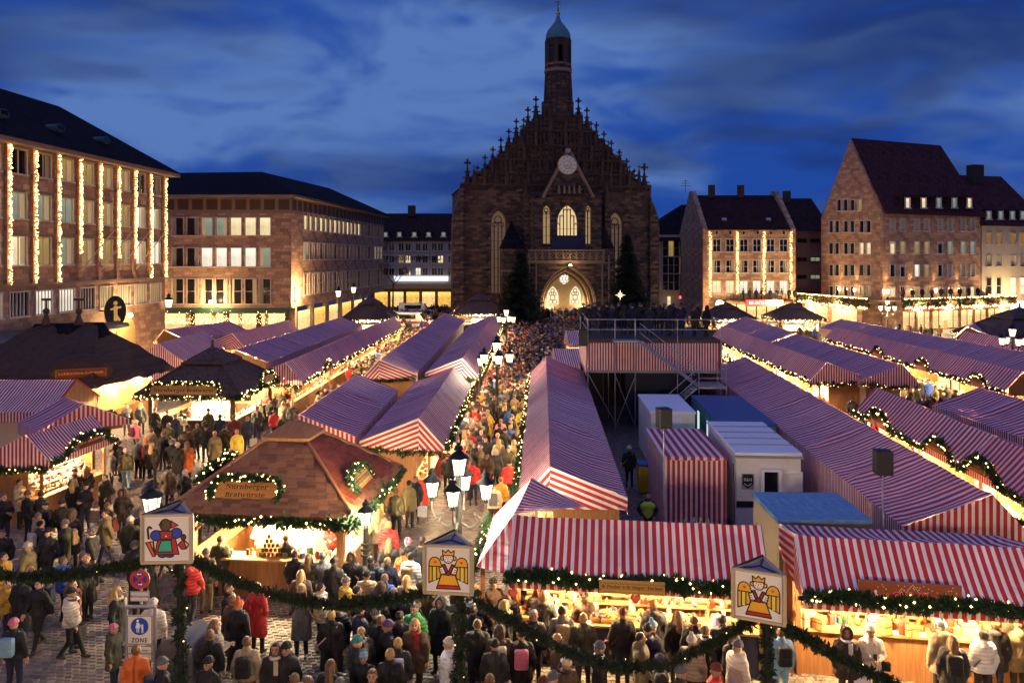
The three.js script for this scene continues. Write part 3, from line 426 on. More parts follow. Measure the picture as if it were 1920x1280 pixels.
{ // recessed dark block
  const b = thing('recessed_block', 'recessed mauve block with strip windows between two gabled houses', 'building');
  const D = 131, s = D / F, X = (px) => (px - 960) * s, H = (py) => EYE - (py - HOR) * s, A = X(1470), L = X(1560) - A; b.position.set(A, 0, -D);
  const ws = []; [451, 486, 519].forEach((y, r) => [1504, 1529].forEach((p, i) => ws.push([X(p) - A, H(y), 1.5, 0.55, i && r ? MT.litGreen : MT.glass, { nv: 1, t: 0.05, frame: MT.plain }])));
  wall(b, [[0, 0], [L, 0], [L, H(433)], [0, H(433)]], ws, MT.mauve);
  mesh('roof', hull([V(0, H(433), 0.5), V(L, H(433), 0.5), V(0, H(364), -9), V(L, H(364), -9), V(0, H(433), -18), V(L, H(433), -18)]), MT.roof, b);
  mesh('chimney', box(1.1, 2, 1, X(1507) - A, H(362), -8), MT.plain, b);
}
{ // tall gabled house on the right with terrace
  const b = thing('gabled_house', 'tall sandstone house with steep dark red roof above a flower terrace', 'building');
  const f = facade(b, 50.1, -108, 68, -116), L = f.L, ws = [];
  const u = (cx) => f.u(1500 + cx / 3.2), hh = (cy, x) => f.h(240 + cy / 3.2, x);
  const cols = [557, 618, 703, 762, 843, 902, 981, 1037], lit = [['b', 'b', 'b', 'b', 'b', 'b', 'b', 'b'], ['y', 'd', 'd', 'd', 'g', 'n', 'n', 'n'], ['g', 'g', 'w', 'd', 'g', 'b', 'b', 'b'], ['y', 'g', 'd', 'd', 'd', 'y', 'd', 'y']];
  const K = { g: MT.glass, b: MT.litGreen, y: MT.litWarm, d: MT.litDim, n: MT.litGreen, w: MT.litWhite };
  [[545, 615], [682, 752], [820, 890], [953, 1010]].forEach(([t, bo], r) => cols.forEach((c, i) => { const x = u(c), a = hh(t, x), q = hh(bo, x); ws.push([x, (a + q) / 2, 0.95, a - q, lit[r][i] === 'b' ? MT.glass : K[lit[r][i]], { nv: 0, t: 0.09, blind: lit[r][i] === 'b' ? 0.95 : (i + r) % 2 ? 0.2 : 0 }]); }));
  wall(b, [[0, 0], [L, 0], [L, 15.7], [0, 15.7]], ws, MT.sand);
  // gable front, receding to the left
  const gx = 47.2, gz = -122, GL = Math.hypot(50.1 - gx, 14), end = group('gable_front', b), wv = V(gx, 0, gz).sub(b.position).applyAxisAngle(V(0, 1, 0), -b.rotation.y), dir = V(-wv.x, 0, -wv.z).normalize();
  end.position.copy(wv); end.rotation.y = Math.atan2(-dir.z, dir.x);
  const gf = facade({ position: V(), rotation: {} }, gx, gz, 50.1, -108), gw = [], gu = (cx) => gf.u(1500 + cx / 3.2), gh = (cy, x) => gf.h(240 + cy / 3.2, x);
  const litg = [['g', 'g', 'g', 'd'], ['g', 'g', 'g', 'g', 'g', 'g'], ['g', 'g', 'g', 'g', 'y', 'y'], ['g', 'g', 'g', 'g', 'g', 'g'], ['g', 'g', 'g', 'g', 'd', 'd']];
  [[[238, 276, 318, 361], 430, 495], [[190, 226, 279, 317, 373, 415], 557, 625], [[190, 226, 279, 317, 373, 415], 690, 755], [[190, 226, 279, 317, 373, 415], 820, 885], [[190, 226, 279, 317, 373, 415], 950, 1005]].forEach(([c, t, bo], r) => c.forEach((q, i) => { const x = gu(q), a = gh(t, x), z = gh(bo, x); gw.push([x, (a + z) / 2, 0.9, a - z, K[litg[r][i]], { nv: 0, t: 0.1 }]); }));
  wall(end, [[0, 0], [GL, 0], [GL, 15.7], [GL / 2, 26.6], [0, 15.7]], gw, MT.sand);
  const rd = (p, h) => { const q = dir.clone().multiplyScalar(-p); return V(q.x, h, q.z); }, ov = V(L + 0.2, 0, 0);
  mesh('roof', hull([rd(-0.7, 15.6), rd(GL + 0.7, 15.6), rd(GL / 2, 26.9), rd(-0.7, 15.6).add(ov), rd(GL + 0.7, 15.6).add(ov), rd(GL / 2, 26.9).add(V(L - 1.2, 0, 0))].map((v) => v.add(V(0.35, 0, 0)))), MT.redRoof, b);
  const slope = V(0, 11.3, -GL / 2 - 0.4).normalize();
  [[635, 'y'], [731, 'y'], [822, 'n'], [915, 'n'], [1005, 'y']].forEach(([c, q]) => { const x = u(c), d = group('dormer', b, x, hh(450, x), 0.15); mesh('cheek', box(1.7, 1.9, 3.6, 0, 0.1, -1.75), MT.roof, d); mesh('dormer_roof', box(2.0, 0.18, 4.0, 0, 1.1, -1.7, 0, 0.12), MT.redRoof, d); win(d, 0, 0, 0.2, 0.75, 1.3, K[q], { nv: 0, t: 0.12 }).name = 'dormer_window'; });
  mesh('roof_window', box(0.7, 0.1, 1, u(566), 20.6, -4.0, 0, 0.9), MT.steel, b);
  mesh('snow_guard', box(L, 0.12, 0.12, L / 2, 16.2, 0.2), MT.iron, b);
  // terrace on the ground floor
  const base = group('terrace', b);
  mesh('storey', metres(box(L + 2, 3.6, 3, L / 2 + 0.8, 1.8, 1.7)), MT.sand, base); for (let i = 0; i < 7; i++) { mesh('window_post', box(0.09, 2.4, 0.1, 1 + i * 2.8, 1.4, 3.32), MT.woodD, base); mesh('awning', box(2.3, 0.1, 0.9, 1 + i * 2.8, 2.75, 3.6, 0, 0.3), MT.redCloth, base); } mesh('slab', box(L + 2.6, 0.3, 3.6, L / 2 + 0.8, 3.75, 1.8), MT.woodL, base);
  for (let i = 0; i < 7; i++) mesh('shop_window', box(2.0, 2.4, 0.1, 1 + i * 2.8, 1.4, 3.25), MT.shop, base);
  const side = group('terrace', end); mesh('storey', metres(box(GL, 3.6, 3, GL / 2, 1.8, 1.7)), MT.sand, side); mesh('slab', box(GL + 3, 0.3, 3.6, GL / 2 + 1, 3.77, 1.8), MT.woodL, side);
  for (let i = 0; i < 4; i++) mesh('shop_window', box(2.2, 2.4, 0.1, 2 + i * 3.4, 1.4, 3.25), MT.shop, side);
  for (const [p, c] of [...[460, 517, 660, 805, 943].map((c) => [b, Math.max(-0.2, u(c))]), ...[250, 343].map((c) => [end, gu(c)])]) {
    mesh('sconce', cyl(0.16, 0.1, 0.5, c, 5.1, 0.35), MT.lamp, p); const l = new THREE.SpotLight(WARM, 60, 0, R(24), 0.7); l.position.set(c, 5.5, 0.45); l.target.position.set(c, 12, 0.05); l.castShadow = true; l.name = 'sconce'; p.add(l, l.target);
    pointLight(p, c, 5.1, 0.75, 5, WARM, 5);
  }
  for (const x of [2, 8, 14, 19]) { mesh('wall_lantern', ball(0.2, x, 2.9, 3.7), MT.lamp, base); pointLight(base, x, 2.9, 4.0, 150, WARM, 8); } for (const x of [3, 10]) { mesh('wall_lantern', ball(0.2, x, 2.9, 3.7), MT.lamp, side); pointLight(side, x, 2.9, 4.0, 150, WARM, 8); }
  b.updateMatrixWorld(true);
  for (const [g, l, w] of [[base, L + 2.4, 'long'], [side, GL + 2, 'gable']]) {
    const mats = [], cols = [], lm = []; reseed(99);
    for (let i = 0; i < 1500; i++) { const v = g.localToWorld(V(rr(-0.4, l), 3.9 - 1.1 * rnd() * rnd() + 0.35 * rnd(), 3.5 + rr(-0.15, 0.3))); mats.push(M4(v.x, v.y, v.z, rnd() * 6, rr(0.7, 1.5), rr(0.7, 1.5), rr(0.7, 1.5), rnd() * 3)); const k = rnd(); cols.push(new THREE.Color().setRGB(...(k < 0.6 ? [0.03, 0.07, 0.02] : k < 0.85 ? [0.2, 0.08, 0.03] : [0.3, 0.03, 0.04]))); }
    const o = thing('flower_box', `flower and fir box along the ${w} edge of the terrace`, 'flower box', 0, 0, 0, 0, 'terrace flower boxes'), e0 = g.localToWorld(V(-0.4, 3.2, 3.55)), e1 = g.localToWorld(V(l, 3.2, 3.55));
    inst('foliage', new THREE.OctahedronGeometry(0.17, 0), std([1, 1, 1], 0.8), mats, o, cols); mesh('trough', bar(e0, e1, 0.22, 4), MT.woodD, o);
    for (let i = 0; i < 420; i++) { const v = g.localToWorld(V(rr(-0.4, l), rnd() < 0.6 ? 4.25 : 2.9 + rr(0, 0.3), 3.75)); lm.push(M4(v.x, v.y + 0.06 * Math.sin(i), v.z, 0, 1.5)); }
    lightStrip(`bright fairy lights along the ${w} edge of the flower terrace`, 'terrace fairy lights', lm, 'terrace_lights');
  }
}
{ // cream house at the right edge
  const b = thing('cream_house', 'cream plastered house with dark roof and dormers at the far right', 'building');
  const f = facade(b, 68.3, -116.2, 80, -119.5), L = f.L, ws = [], u = (cx) => f.u(1500 + cx / 3.2), hh = (cy, x) => f.h(240 + cy / 3.2, x);
  [[630, 695], [765, 828], [898, 995]].forEach(([t, bo], r) => [1136, 1196, 1279, 1338].forEach((c, i) => { const x = u(c), a = hh(t, x), q = hh(bo, x); ws.push([x, (a + q) / 2, 0.95, a - q, r === 2 && i > 1 ? MT.litWhite : r === 0 ? glow([0.7, 0.34, 0.06], 0.3, [0.3, 0.15, 0.03]) : MT.glass, { nv: 0, nh: r === 2 ? 1 : 0, t: 0.07, blind: r === 1 ? 0.9 : 0 }]); }));
  wall(b, [[0, 3.6], [L, 3.6], [L, 14.4], [0, 14.4]], ws, MT.cream);
  mesh('base', box(L, 3.6, 0.4, L / 2, 1.8, -0.4), MT.cream, b); mesh('shop_window', box(5, 2.6, 0.1, L - 5, 2.0, -0.1), glow([0.7, 0.85, 1], 1.1), b);
  mesh('roof', hull([V(-0.4, 14.3, 0.7), V(L, 14.3, 0.7), V(-4, 22.6, -8), V(L, 22.6, -8), V(-0.4, 14.3, -16), V(L, 14.3, -16)]), MT.redRoof, b);
  for (const c of [1141, 1213, 1283, 1345]) { const x = u(c), d = group('dormer', b, x, hh(523, x), -0.3); mesh('cheek', box(1.6, 1.7, 3, 0, 0, -1.5), MT.roof, d); win(d, 0, 0, 0.15, 0.65, 1.1, MT.litGreen, { nv: 0, t: 0.12 }).name = 'dormer_window'; }
  mesh('wall_lantern', ball(0.2, 3, 3.4, 1.6), MT.lamp, b); pointLight(b, 3, 3.4, 1.9, 260, WARM, 8);
  mesh('chimney', box(2, 3, 1.4, u(1290), 22.6, -7), MT.plain, b);
}

{ // ---------- the church ----------
  const RY = R(10), ox = 6.16, oD = 114, b = thing('church', 'dark Gothic stone church with stepped gable, pinnacles, clock and lit portal', 'church', ox, 0, -oD, RY), c = Math.cos(RY), s = Math.sin(RY);
  const cp = (px, py, p = 0) => { const k = (px - 960) / F, u = (k * (oD - c * p) - ox - s * p) / (c - k * s), D = oD + s * u - c * p; return [u, EYE - (py - HOR) * D / F]; };
  const P = (list, p = 0) => list.map(([x, y]) => cp(x, y, p));
  const wallTop = cp(1040, 346)[1];
  // main wall with two tall lancet openings
  const lan = (px, top, bot, w, p = 0) => { const [u, t] = cp(px, top, p), q = cp(px, bot, p)[1], h = w / 2, sh = new THREE.Path(); sh.moveTo(u - h, q); sh.lineTo(u + h, q); sh.lineTo(u + h, t - w * 0.9); sh.quadraticCurveTo(u + h, t - w * 0.25, u, t); sh.quadraticCurveTo(u - h, t - w * 0.25, u - h, t - w * 0.9); sh.closePath(); return { sh, u, t, q, w }; };
  const L1 = lan(935, 393, 551, 2.2), L2 = lan(1155, 397, 551, 2.2);
  const front = new THREE.Shape(P([[863, 640], [1221, 640], [1221, 346], [863, 346]]).map((p) => new THREE.Vector2(...p))); front.holes.push(L1.sh, L2.sh);
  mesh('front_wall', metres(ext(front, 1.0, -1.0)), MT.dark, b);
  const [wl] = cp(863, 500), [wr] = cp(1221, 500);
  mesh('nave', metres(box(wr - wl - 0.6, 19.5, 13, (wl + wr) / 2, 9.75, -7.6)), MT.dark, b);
  mesh('nave_roof', hull([V(wl, 19.5, -1.1), V(wr, 19.5, -1.1), V((wl + wr) / 2, 31, -1.1), V(wl, 19.5, -14), V(wr, 19.5, -14), V((wl + wr) / 2, 31, -14)]), MT.roof, b);
  const lancet = (L, z, name, lit, nv, dep = 0.25) => {
    const g = group(name, b), pts = L.sh.getPoints(8), shp = new THREE.Shape(pts);
    mesh('pane', ext(shp, 0.05, z), lit, g);
    const bars = []; for (let i = 1; i <= nv; i++) { const x = -L.w / 2 + i * L.w / (nv + 1), top = L.t - L.w * 0.9 * Math.pow(Math.abs(x) / (L.w / 2), 1.5) - (nv > 3 ? 0.05 : L.w * 0.75 * (1 - Math.abs(x) / L.w * 1.6)); bars.push(box(0.1, top - L.q, dep, L.u + x, (L.q + top) / 2, z + 0.2)); }
    for (let y = L.q + 1.2; y < L.t - L.w * 0.9; y += 1.25) bars.push(box(L.w, 0.04, dep * 0.5, L.u, y, z + 0.18));
    if (nv > 3) for (let i = 0; i <= nv; i++) { const x = L.u - L.w / 2 + (i + 0.5) * L.w / (nv + 1), yy = L.t - L.w * 0.95 * Math.pow(Math.abs(x - L.u) / (L.w / 2), 1.4) - 0.75, k = L.w / (nv + 1) / 2; bars.push(bar(V(x - k, yy, z + 0.2), V(x, yy + 0.4, z + 0.2), 0.05, 4), bar(V(x + k, yy, z + 0.2), V(x, yy + 0.4, z + 0.2), 0.05, 4)); }
    else bars.push(new THREE.TorusGeometry(L.w * 0.22, 0.07, 5, 14).translate(L.u, L.t - L.w * 0.62, z + 0.2), new THREE.TorusGeometry(L.w * 0.14, 0.05, 5, 12).translate(L.u - L.w * 0.24, L.t - L.w * 0.95, z + 0.2), new THREE.TorusGeometry(L.w * 0.14, 0.05, 5, 12).translate(L.u + L.w * 0.24, L.t - L.w * 0.95, z + 0.2));
    mesh('tracery', bars, MT.plain, g);
    const fr = pts.map((p, i) => [p, pts[(i + 1) % pts.length]]).filter(([p, q]) => p.distanceTo(q) > 0.01).map(([p, q]) => bar(V(p.x, p.y, z + 0.3), V(q.x, q.y, z + 0.3), 0.13, 5));
    mesh('frame', fr, MT.trim, g); return g;
  };
  const dimGlass = glow([0.42, 0.27, 0.12], 0.13, [0.5, 0.4, 0.26]); lancet(L1, -0.8, 'lancet_window', dimGlass, 3); lancet(L2, -0.8, 'lancet_window', dimGlass, 3);
  // stone blocks proud of the wall
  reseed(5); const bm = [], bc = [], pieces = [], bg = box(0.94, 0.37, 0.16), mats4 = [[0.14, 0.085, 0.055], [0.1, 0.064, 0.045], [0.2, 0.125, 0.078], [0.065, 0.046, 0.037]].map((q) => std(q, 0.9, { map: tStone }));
  for (const [x0, x1, L] of [[866, 978, L1], [1116, 1219, L2]]) {
    const a = cp(x0, 500)[0], e = cp(x1, 500)[0];
    for (let r = 0; r < 46; r++) for (let x = a + 0.5 + (r % 2) * 0.48; x < e - 0.4; x += 0.97) {
      const y = 0.5 + r * 0.41; if (y > wallTop - 0.5 || Math.abs(x - L.u) < L.w / 2 + 0.75 && y > L.q - 0.4 && y < L.t + 0.3 || rnd() < 0.06) continue;
      const m = M4(x + rr(-0.04, 0.04), y, rr(-0.045, 0.02), 0, rr(0.92, 1.02), 1, 1), t = Math.floor(rnd() * 4);
      if (pieces.length < 300 && y > 3.5) pieces.push([m, t]); else { bm.push(m); bc.push(mats4[t].color); }
    }
  }
  for (const [m, t] of pieces) mesh('stone', bg, mats4[t], b).applyMatrix4(m);
  inst('stonework', bg, std([1, 1, 1], 0.9, { map: tStone }), bm, b, bc);
  // stepped gable
  const stepL = [[870, 346], [884, 330], [903, 318], [918, 302], [933, 288], [948, 272], [963, 257], [977, 243], [990, 228], [1004, 214], [1018, 200]], stepR = [[1076, 214], [1093, 231], [1107, 245], [1121, 259], [1134, 275], [1148, 290], [1162, 305], [1176, 321], [1190, 335], [1203, 346], [1212, 346]];
  const out = []; stepL.forEach(([x, y], i) => { if (i) out.push([x, stepL[i - 1][1]]); out.push([x, y]); }); out.push([1018, 190], [1076, 190]); stepR.forEach(([x, y], i) => { out.push([x, i ? stepR[i - 1][1] : 205]); out.push([x, y]); });
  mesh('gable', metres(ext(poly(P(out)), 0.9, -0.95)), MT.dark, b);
  const gTop = (u) => { let t = 0; const pts = P(out); for (let i = 1; i < pts.length; i++) { const [x0, y0] = pts[i - 1], [x1, y1] = pts[i]; if (x0 <= u && u <= x1 && x1 > x0) t = Math.max(t, Math.min(y0, y1)); } return t; };
  const ribs = []; for (let u = cp(874, 400)[0]; u < cp(1210, 400)[0]; u += 0.62) { const t = gTop(u); if (t > wallTop + 0.6) ribs.push(box(0.14, t - wallTop - 0.2, 0.3, u, (t + wallTop) / 2 - 0.1, 0.05)); }
  mesh('gable_tracery', ribs, MT.rib, b);  // blind tracery: upright ribs on the gable front
  for (const [y, x0, x1] of [[347, 863, 1221], [326, 889, 1196], [300, 920, 1170], [273, 948, 1140], [245, 976, 1115]]) { const [a] = cp(x0, y), [e, h] = cp(x1, y), h0 = cp((x0 + x1) / 2, y)[1]; mesh('string_course', box(e - a, 0.26, 0.5, (a + e) / 2, h0, 0.12), MT.plain, b); }
  const arcs = []; for (let u = cp(874, 400)[0] + 0.31; u < cp(1210, 400)[0]; u += 0.62) { const t = gTop(u); for (let y = wallTop + 2.0; y < t - 0.5; y += 2.35) arcs.push(box(0.5, 0.12, 0.24, u, y, 0.06)); } mesh('gable_tracery', arcs, MT.plain, b);  // blind tracery: short cross bars between the ribs
  const pin = mergeGeometries([box(0.55, 2.0, 0.55, 0, 1.0, 0), box(0.8, 0.16, 0.8, 0, 2.05, 0), new THREE.ConeGeometry(0.36, 2.1, 6).translate(0, 3.15, 0), box(0.6, 0.16, 0.16, 0, 4.2, 0), box(0.16, 0.6, 0.16, 0, 4.25, 0), box(0.62, 0.1, 0.62, 0, 2.9, 0, 0.6), box(0.46, 0.1, 0.46, 0, 3.4, 0, 0.2)].map(prep));
  for (const [x, y, big] of [[877, 298, 1.25], [896, 310, 0.8], [910, 290, 0.95], [925, 275, 0.95], [940, 257, 0.95], [955, 241, 0.95], [969, 222, 0.95], [983, 220, 0.8], [991, 200, 1], [1006, 180, 1.05], [1086, 183, 1.05], [1102, 201, 1], [1110, 227, 0.8], [1120, 229, 0.9], [1134, 246, 0.95], [1148, 263, 0.95], [1163, 280, 0.95], [1177, 297, 0.95], [1191, 316, 0.8], [1210, 307, 1.3]]) { const [u, t] = cp(x, y); const m = mesh('pinnacle', pin, MT.plain, b), hs = big * 1.28; m.position.set(u, t - 4.5 * hs, -0.4); m.scale.set(big * 1.35, hs, big * 1.35); }
  for (const [y, x0, x1, n] of [[347, 878, 1000, 6], [347, 1118, 1206, 5], [326, 905, 1180, 8], [300, 935, 1155, 7], [273, 962, 1130, 6], [245, 990, 1100, 4]]) for (let i = 0; i < n; i++) { const [u, h] = cp(lerp(x0, x1, (i + 0.5) / n), y); if (Math.abs(u - cp(1064, 300)[0]) < 2.2 && y > 280) continue; const m = mesh('pinnacle', pin, i % 2 ? MT.rib : MT.plain, b); m.position.set(u, h, 0.3); m.scale.set(0.75, 0.62, 0.6); }
  for (const [x, y] of [[988, 338], [1140, 342]]) { const [u, h] = cp(x, y, 1.5); mesh('bay_buttress', metres(box(0.9, h - 3.2, 1.6, u, (h - 3.2) / 2, 0.8)), MT.dark, b); const m = mesh('pinnacle', pin, MT.rib, b); m.position.set(u, h - 4.2, 0.9); m.scale.set(1.2, 1, 1.2); }
  // corner buttresses
  for (const [x0, x1, sgn] of [[848, 868, -1], [1217, 1234, 1]]) { const [a] = cp(x0, 500), [e] = cp(x1, 500); mesh('buttress', metres(ext(poly(sgn < 0 ? [[a, 0], [e, 0], [e, cp(866, 352)[1]], [a + 0.2, cp(850, 398)[1]], [a, cp(850, 420)[1]]] : [[a, 0], [e, 0], [e, cp(1230, 425)[1]], [e - 0.2, cp(1228, 405)[1]], [a, cp(1217, 368)[1]]]), 2.2, -1.6)), MT.dark, b); }
  // tower
  const [tu] = cp(1046.5, 150, -1.6), th = (y) => cp(1046.5, y, -1.6)[1], prism = (r0, r1, y0, y1) => new THREE.CylinderGeometry(r1, r0, th(y1) - th(y0), 8).rotateY(PI / 8).translate(tu, (th(y0) + th(y1)) / 2, -1.6);
  const tower = group('tower', b);
  mesh('shaft', metres(prism(2.25, 1.86, 230, 136)), MT.dark, tower); mesh('gallery', [prism(2.05, 2.05, 137, 131), prism(1.95, 1.95, 124, 121)], MT.trim, tower);
  const bel = []; for (let i = 0; i < 8; i++) { const a = i * PI / 4 + PI / 8; bel.push(box(0.55, th(76) - th(131), 0.55, tu + 1.62 * Math.cos(a), (th(76) + th(131)) / 2, -1.6 + 1.62 * Math.sin(a), -a)); } bel.push(prism(1.72, 1.72, 131, 118), prism(1.8, 1.8, 88, 74));
  mesh('belfry', bel, MT.plain, tower); mesh('bell', lathe([[0, 0.8], [0.3, 0.75], [0.45, 0.2], [0.65, 0]], 12).translate(tu, th(102), -1.6), MT.iron, tower);
  for (let i = 0; i < 8; i++) { const a = i * PI / 4; mesh('louvre', box(0.1, th(90) - th(118), 0.9, tu + 1.62 * Math.cos(a), (th(90) + th(118)) / 2, -1.6 + 1.62 * Math.sin(a), -a), MT.black, tower).visible = i % 4 !== 2; }
  const ribsT = []; for (let i = 0; i < 16; i++) { const a = i * PI / 8; ribsT.push(bar(V(tu + 2.2 * Math.cos(a), th(228), -1.6 + 2.2 * Math.sin(a)), V(tu + 1.84 * Math.cos(a), th(138), -1.6 + 1.84 * Math.sin(a)), 0.1, 5)); } mesh('shaft_rib', ribsT, MT.plain, tower);
  mesh('dome', lathe([[1.86, 0], [1.78, 0.7], [1.5, 1.35], [0.95, 2.05], [0.45, 2.7], [0.22, 3.4], [0.12, 4.4], [0.06, 5.6], [0, 5.7]], 16).translate(tu, th(75), -1.6), MT.copper, tower);
  mesh('finial', [ball(0.32, tu, th(25.5), -1.6), bar(V(tu, th(34), -1.6), V(tu, th(-2), -1.6), 0.06), box(1.0, 0.12, 0.1, tu, th(4), -1.6)], MT.gold, tower);
  // middle bay with gable and clock, then the porch
  const bay = group('middle_bay', b), p1 = 3.2;
  const bs = new THREE.Shape(P([[999, 640], [1128, 640], [1128, 372], [1112, 370], [1066, 285], [1018, 370], [999, 372]], p1).map((p) => new THREE.Vector2(...p)));
  const W1 = lan(1064, 383, 445, 3.0, p1), W2 = lan(1025, 384, 458, 1.15, p1), W3 = lan(1103, 384, 458, 0.9, p1); bs.holes.push(W1.sh, W2.sh, W3.sh);
  mesh('bay_wall', metres(ext(bs, p1 - 0.1, 0.1)), MT.dark, bay);
  for (const L of [W1, W2, W3]) lancet(L, p1 - 0.5, 'choir_window', L === W1 ? glow([1, 0.72, 0.34], 0.85, [0.1, 0.1, 0.1]) : glow([0.85, 0.55, 0.22], 0.4, [0.1, 0.1, 0.1]), L === W1 ? 5 : 1);
  for (const [q, w] of [[[1018, 370], [1066, 285]], [[1112, 370], [1066, 285]]].map((k) => [k, 0.24])) { const [a, h] = cp(...q[0], p1), [e, t] = cp(...q[1], p1); mesh('gable_edge', bar(V(a, h, p1 + 0.1), V(e, t + 0.4, p1 + 0.1), w, 6), MT.trim, bay); }
  mesh('niche', [...Array(7).keys()].map((i) => { const [u, h] = cp(1036 + i * 10, 358, p1); return box(0.16, 1.5, 0.3, u, h, p1 + 0.1); }).concat([box(5.2, 0.25, 0.7, cp(1065, 369, p1)[0], cp(1065, 369, p1)[1], p1 + 0.2)]), MT.plain, bay);
  for (const x of [1047, 1057, 1066, 1075, 1085]) { const [u, h] = cp(x, 357, p1); mesh('statue', [cyl(0.14, 0.22, 0.9, u, h, p1 + 0.45), ball(0.14, u, h + 0.55, p1 + 0.45)], MT.trim, bay); }
  const [cu, chh] = cp(1064, 309, p1 + 0.3), clock = group('clock', b, cu, chh, p1 + 0.25);
  mesh('dial', new THREE.CylinderGeometry(1.32, 1.32, 0.16, 32).rotateX(PI / 2), std([0.50, 0.5, 0.5], 0.5, { emissive: new THREE.Color().setRGB(0.6, 0.5, 0.4), emissiveIntensity: 0.12 }), clock); mesh('rim', new THREE.TorusGeometry(1.3, 0.11, 6, 32), MT.gold, clock);
  mesh('inner_ring', new THREE.TorusGeometry(0.55, 0.05, 5, 24).translate(0, 0, 0.1), MT.gold, clock); mesh('hand', [bar(V(0, 0, 0.14), V(-0.5, -0.3, 0.14), 0.06), bar(V(0, 0, 0.16), V(0.75, -0.7, 0.16), 0.05)], MT.gold, clock);
  mesh('hour_marker', [...Array(12).keys()].map((i) => box(0.07, 0.24, 0.05, Math.sin(i * PI / 6) * 1.0, Math.cos(i * PI / 6) * 1.0, 0.1, 0, 0, -i * PI / 6)), MT.black, clock);
  mesh('moon_ball', ball(0.36, cu + 0.0, chh + 1.95, p1 + 0.4), std([0.35, 0.35, 0.4], 0.5), b);
  const porch = group('porch', b), p2 = 6.4, [au, ah] = cp(1066, 497, p2), aw = 3.85, spring = 3.4, ps = new THREE.Shape(P([[990, 640], [1144, 640], [1144, 476], [990, 476]], p2).map((p) => new THREE.Vector2(...p)));
  const arch = (w, t, sp) => { const h = new THREE.Path(); h.moveTo(au - w, 0.05); h.lineTo(au + w, 0.05); h.lineTo(au + w, sp); h.quadraticCurveTo(au + w * 0.95, t - (t - sp) * 0.28, au, t); h.quadraticCurveTo(au - w * 0.95, t - (t - sp) * 0.28, au - w, sp); h.closePath(); return h; };
  ps.holes.push(arch(aw, ah, spring)); mesh('porch_wall', metres(ext(ps, 0.9, p2 - 0.9)), MT.dark, porch); { const [q0] = cp(990, 560, p2), [q1, q2] = cp(1144, 476, p2), rb = []; for (let i = 0; i <= 12; i++) { const x = lerp(q0 + 0.2, q1 - 0.2, i / 12), inA = Math.abs(x - au) < aw + 0.2; rb.push(box(0.16, inA ? 1.1 : q2 - 0.3, 0.22, x, inA ? q2 - 0.6 : q2 / 2, p2 + 0.06)); } rb.push(box(q1 - q0, 0.2, 0.3, (q0 + q1) / 2, q2 - 1.2, p2 + 0.04)); mesh('porch_tracery', rb, MT.trim, porch); }  // blind tracery ribs on the porch wall
  for (let k = 1; k <= 4; k++) { const w = aw - k * 0.26, t = ah - k * 0.32, pts = arch(w + 0.2, t + 0.2, spring).getPoints(12); mesh('archivolt', pts.slice(1).map((q, i) => bar(V(pts[i].x, pts[i].y, p2 - 0.4 - k * 0.42), V(q.x, q.y, p2 - 0.4 - k * 0.42), 0.15, 5)), k % 2 ? MT.trim : MT.plain, porch); }
  const tymp = new THREE.Shape(arch(aw + 0.1, ah + 0.1, spring).getPoints(12)), hole = (x, y0, w, h) => { const u = au + x, q = new THREE.Path(); q.moveTo(u - w, y0); q.lineTo(u + w, y0); q.lineTo(u + w, y0 + h * 0.4); q.quadraticCurveTo(u + w, y0 + h * 0.75, u, y0 + h); q.quadraticCurveTo(u - w, y0 + h * 0.75, u - w, y0 + h * 0.4); return q; };
  const rosy = ah - 1.9; const rose = new THREE.Path(); rose.absarc(au, rosy, 0.72, 0, PI * 2); tymp.holes.push(rose, hole(-1.6, 3.2, 0.85, 2.6), hole(1.6, 3.2, 0.85, 2.6), hole(-1.6, 0.1, 0.9, 2.7), hole(1.6, 0.1, 0.9, 2.7));
  mesh('tympanum', metres(ext(tymp, 0.4, p2 - 2.7)), std([0.42, 0.31, 0.16], 0.85, { map: tStone }), porch);
  for (const x of [-1.6, 1.6]) { const g = group('portal_window', porch); mesh('pane', box(1.8, 2.8, 0.05, au + x, 4.4, p2 - 2.9), glow([1, 0.88, 0.6], 1.0, [0.1, 0.1, 0.1]), g); const tr = []; for (const [a, q, r] of [[-0.3, 3.6, 0.28], [0.3, 3.6, 0.28], [0, 4.2, 0.34], [-0.3, 4.7, 0.2], [0.3, 4.7, 0.2], [0, 5.15, 0.24]]) tr.push(new THREE.TorusGeometry(r, 0.06, 5, 12).translate(au + x + a, q, p2 - 2.6)); mesh('tracery', tr, MT.trim, g); mesh('door', box(1.8, 2.7, 0.15, au + x, 1.4, p2 - 2.9), MT.woodD, porch); }
  { const g = group('rose_window', porch); mesh('pane', new THREE.CylinderGeometry(0.75, 0.75, 0.05, 20).rotateX(PI / 2).translate(au, rosy, p2 - 2.9), glow([1, 0.92, 0.75], 1.5, [0.1, 0.1, 0.1]), g); mesh('tracery', [...Array(6).keys()].map((i) => new THREE.TorusGeometry(0.22, 0.05, 5, 10).translate(au + 0.42 * Math.cos(i * PI / 3), rosy + 0.42 * Math.sin(i * PI / 3), p2 - 2.6)), MT.trim, g); }
  const [bl, bh] = cp(990, 490, p2), [br] = cp(1132, 490, p2), bal = [box(br - bl, 0.22, 0.5, (bl + br) / 2, bh + 1.5, p2 + 0.1), box(br - bl, 0.3, 0.6, (bl + br) / 2, bh, p2 + 0.1)];
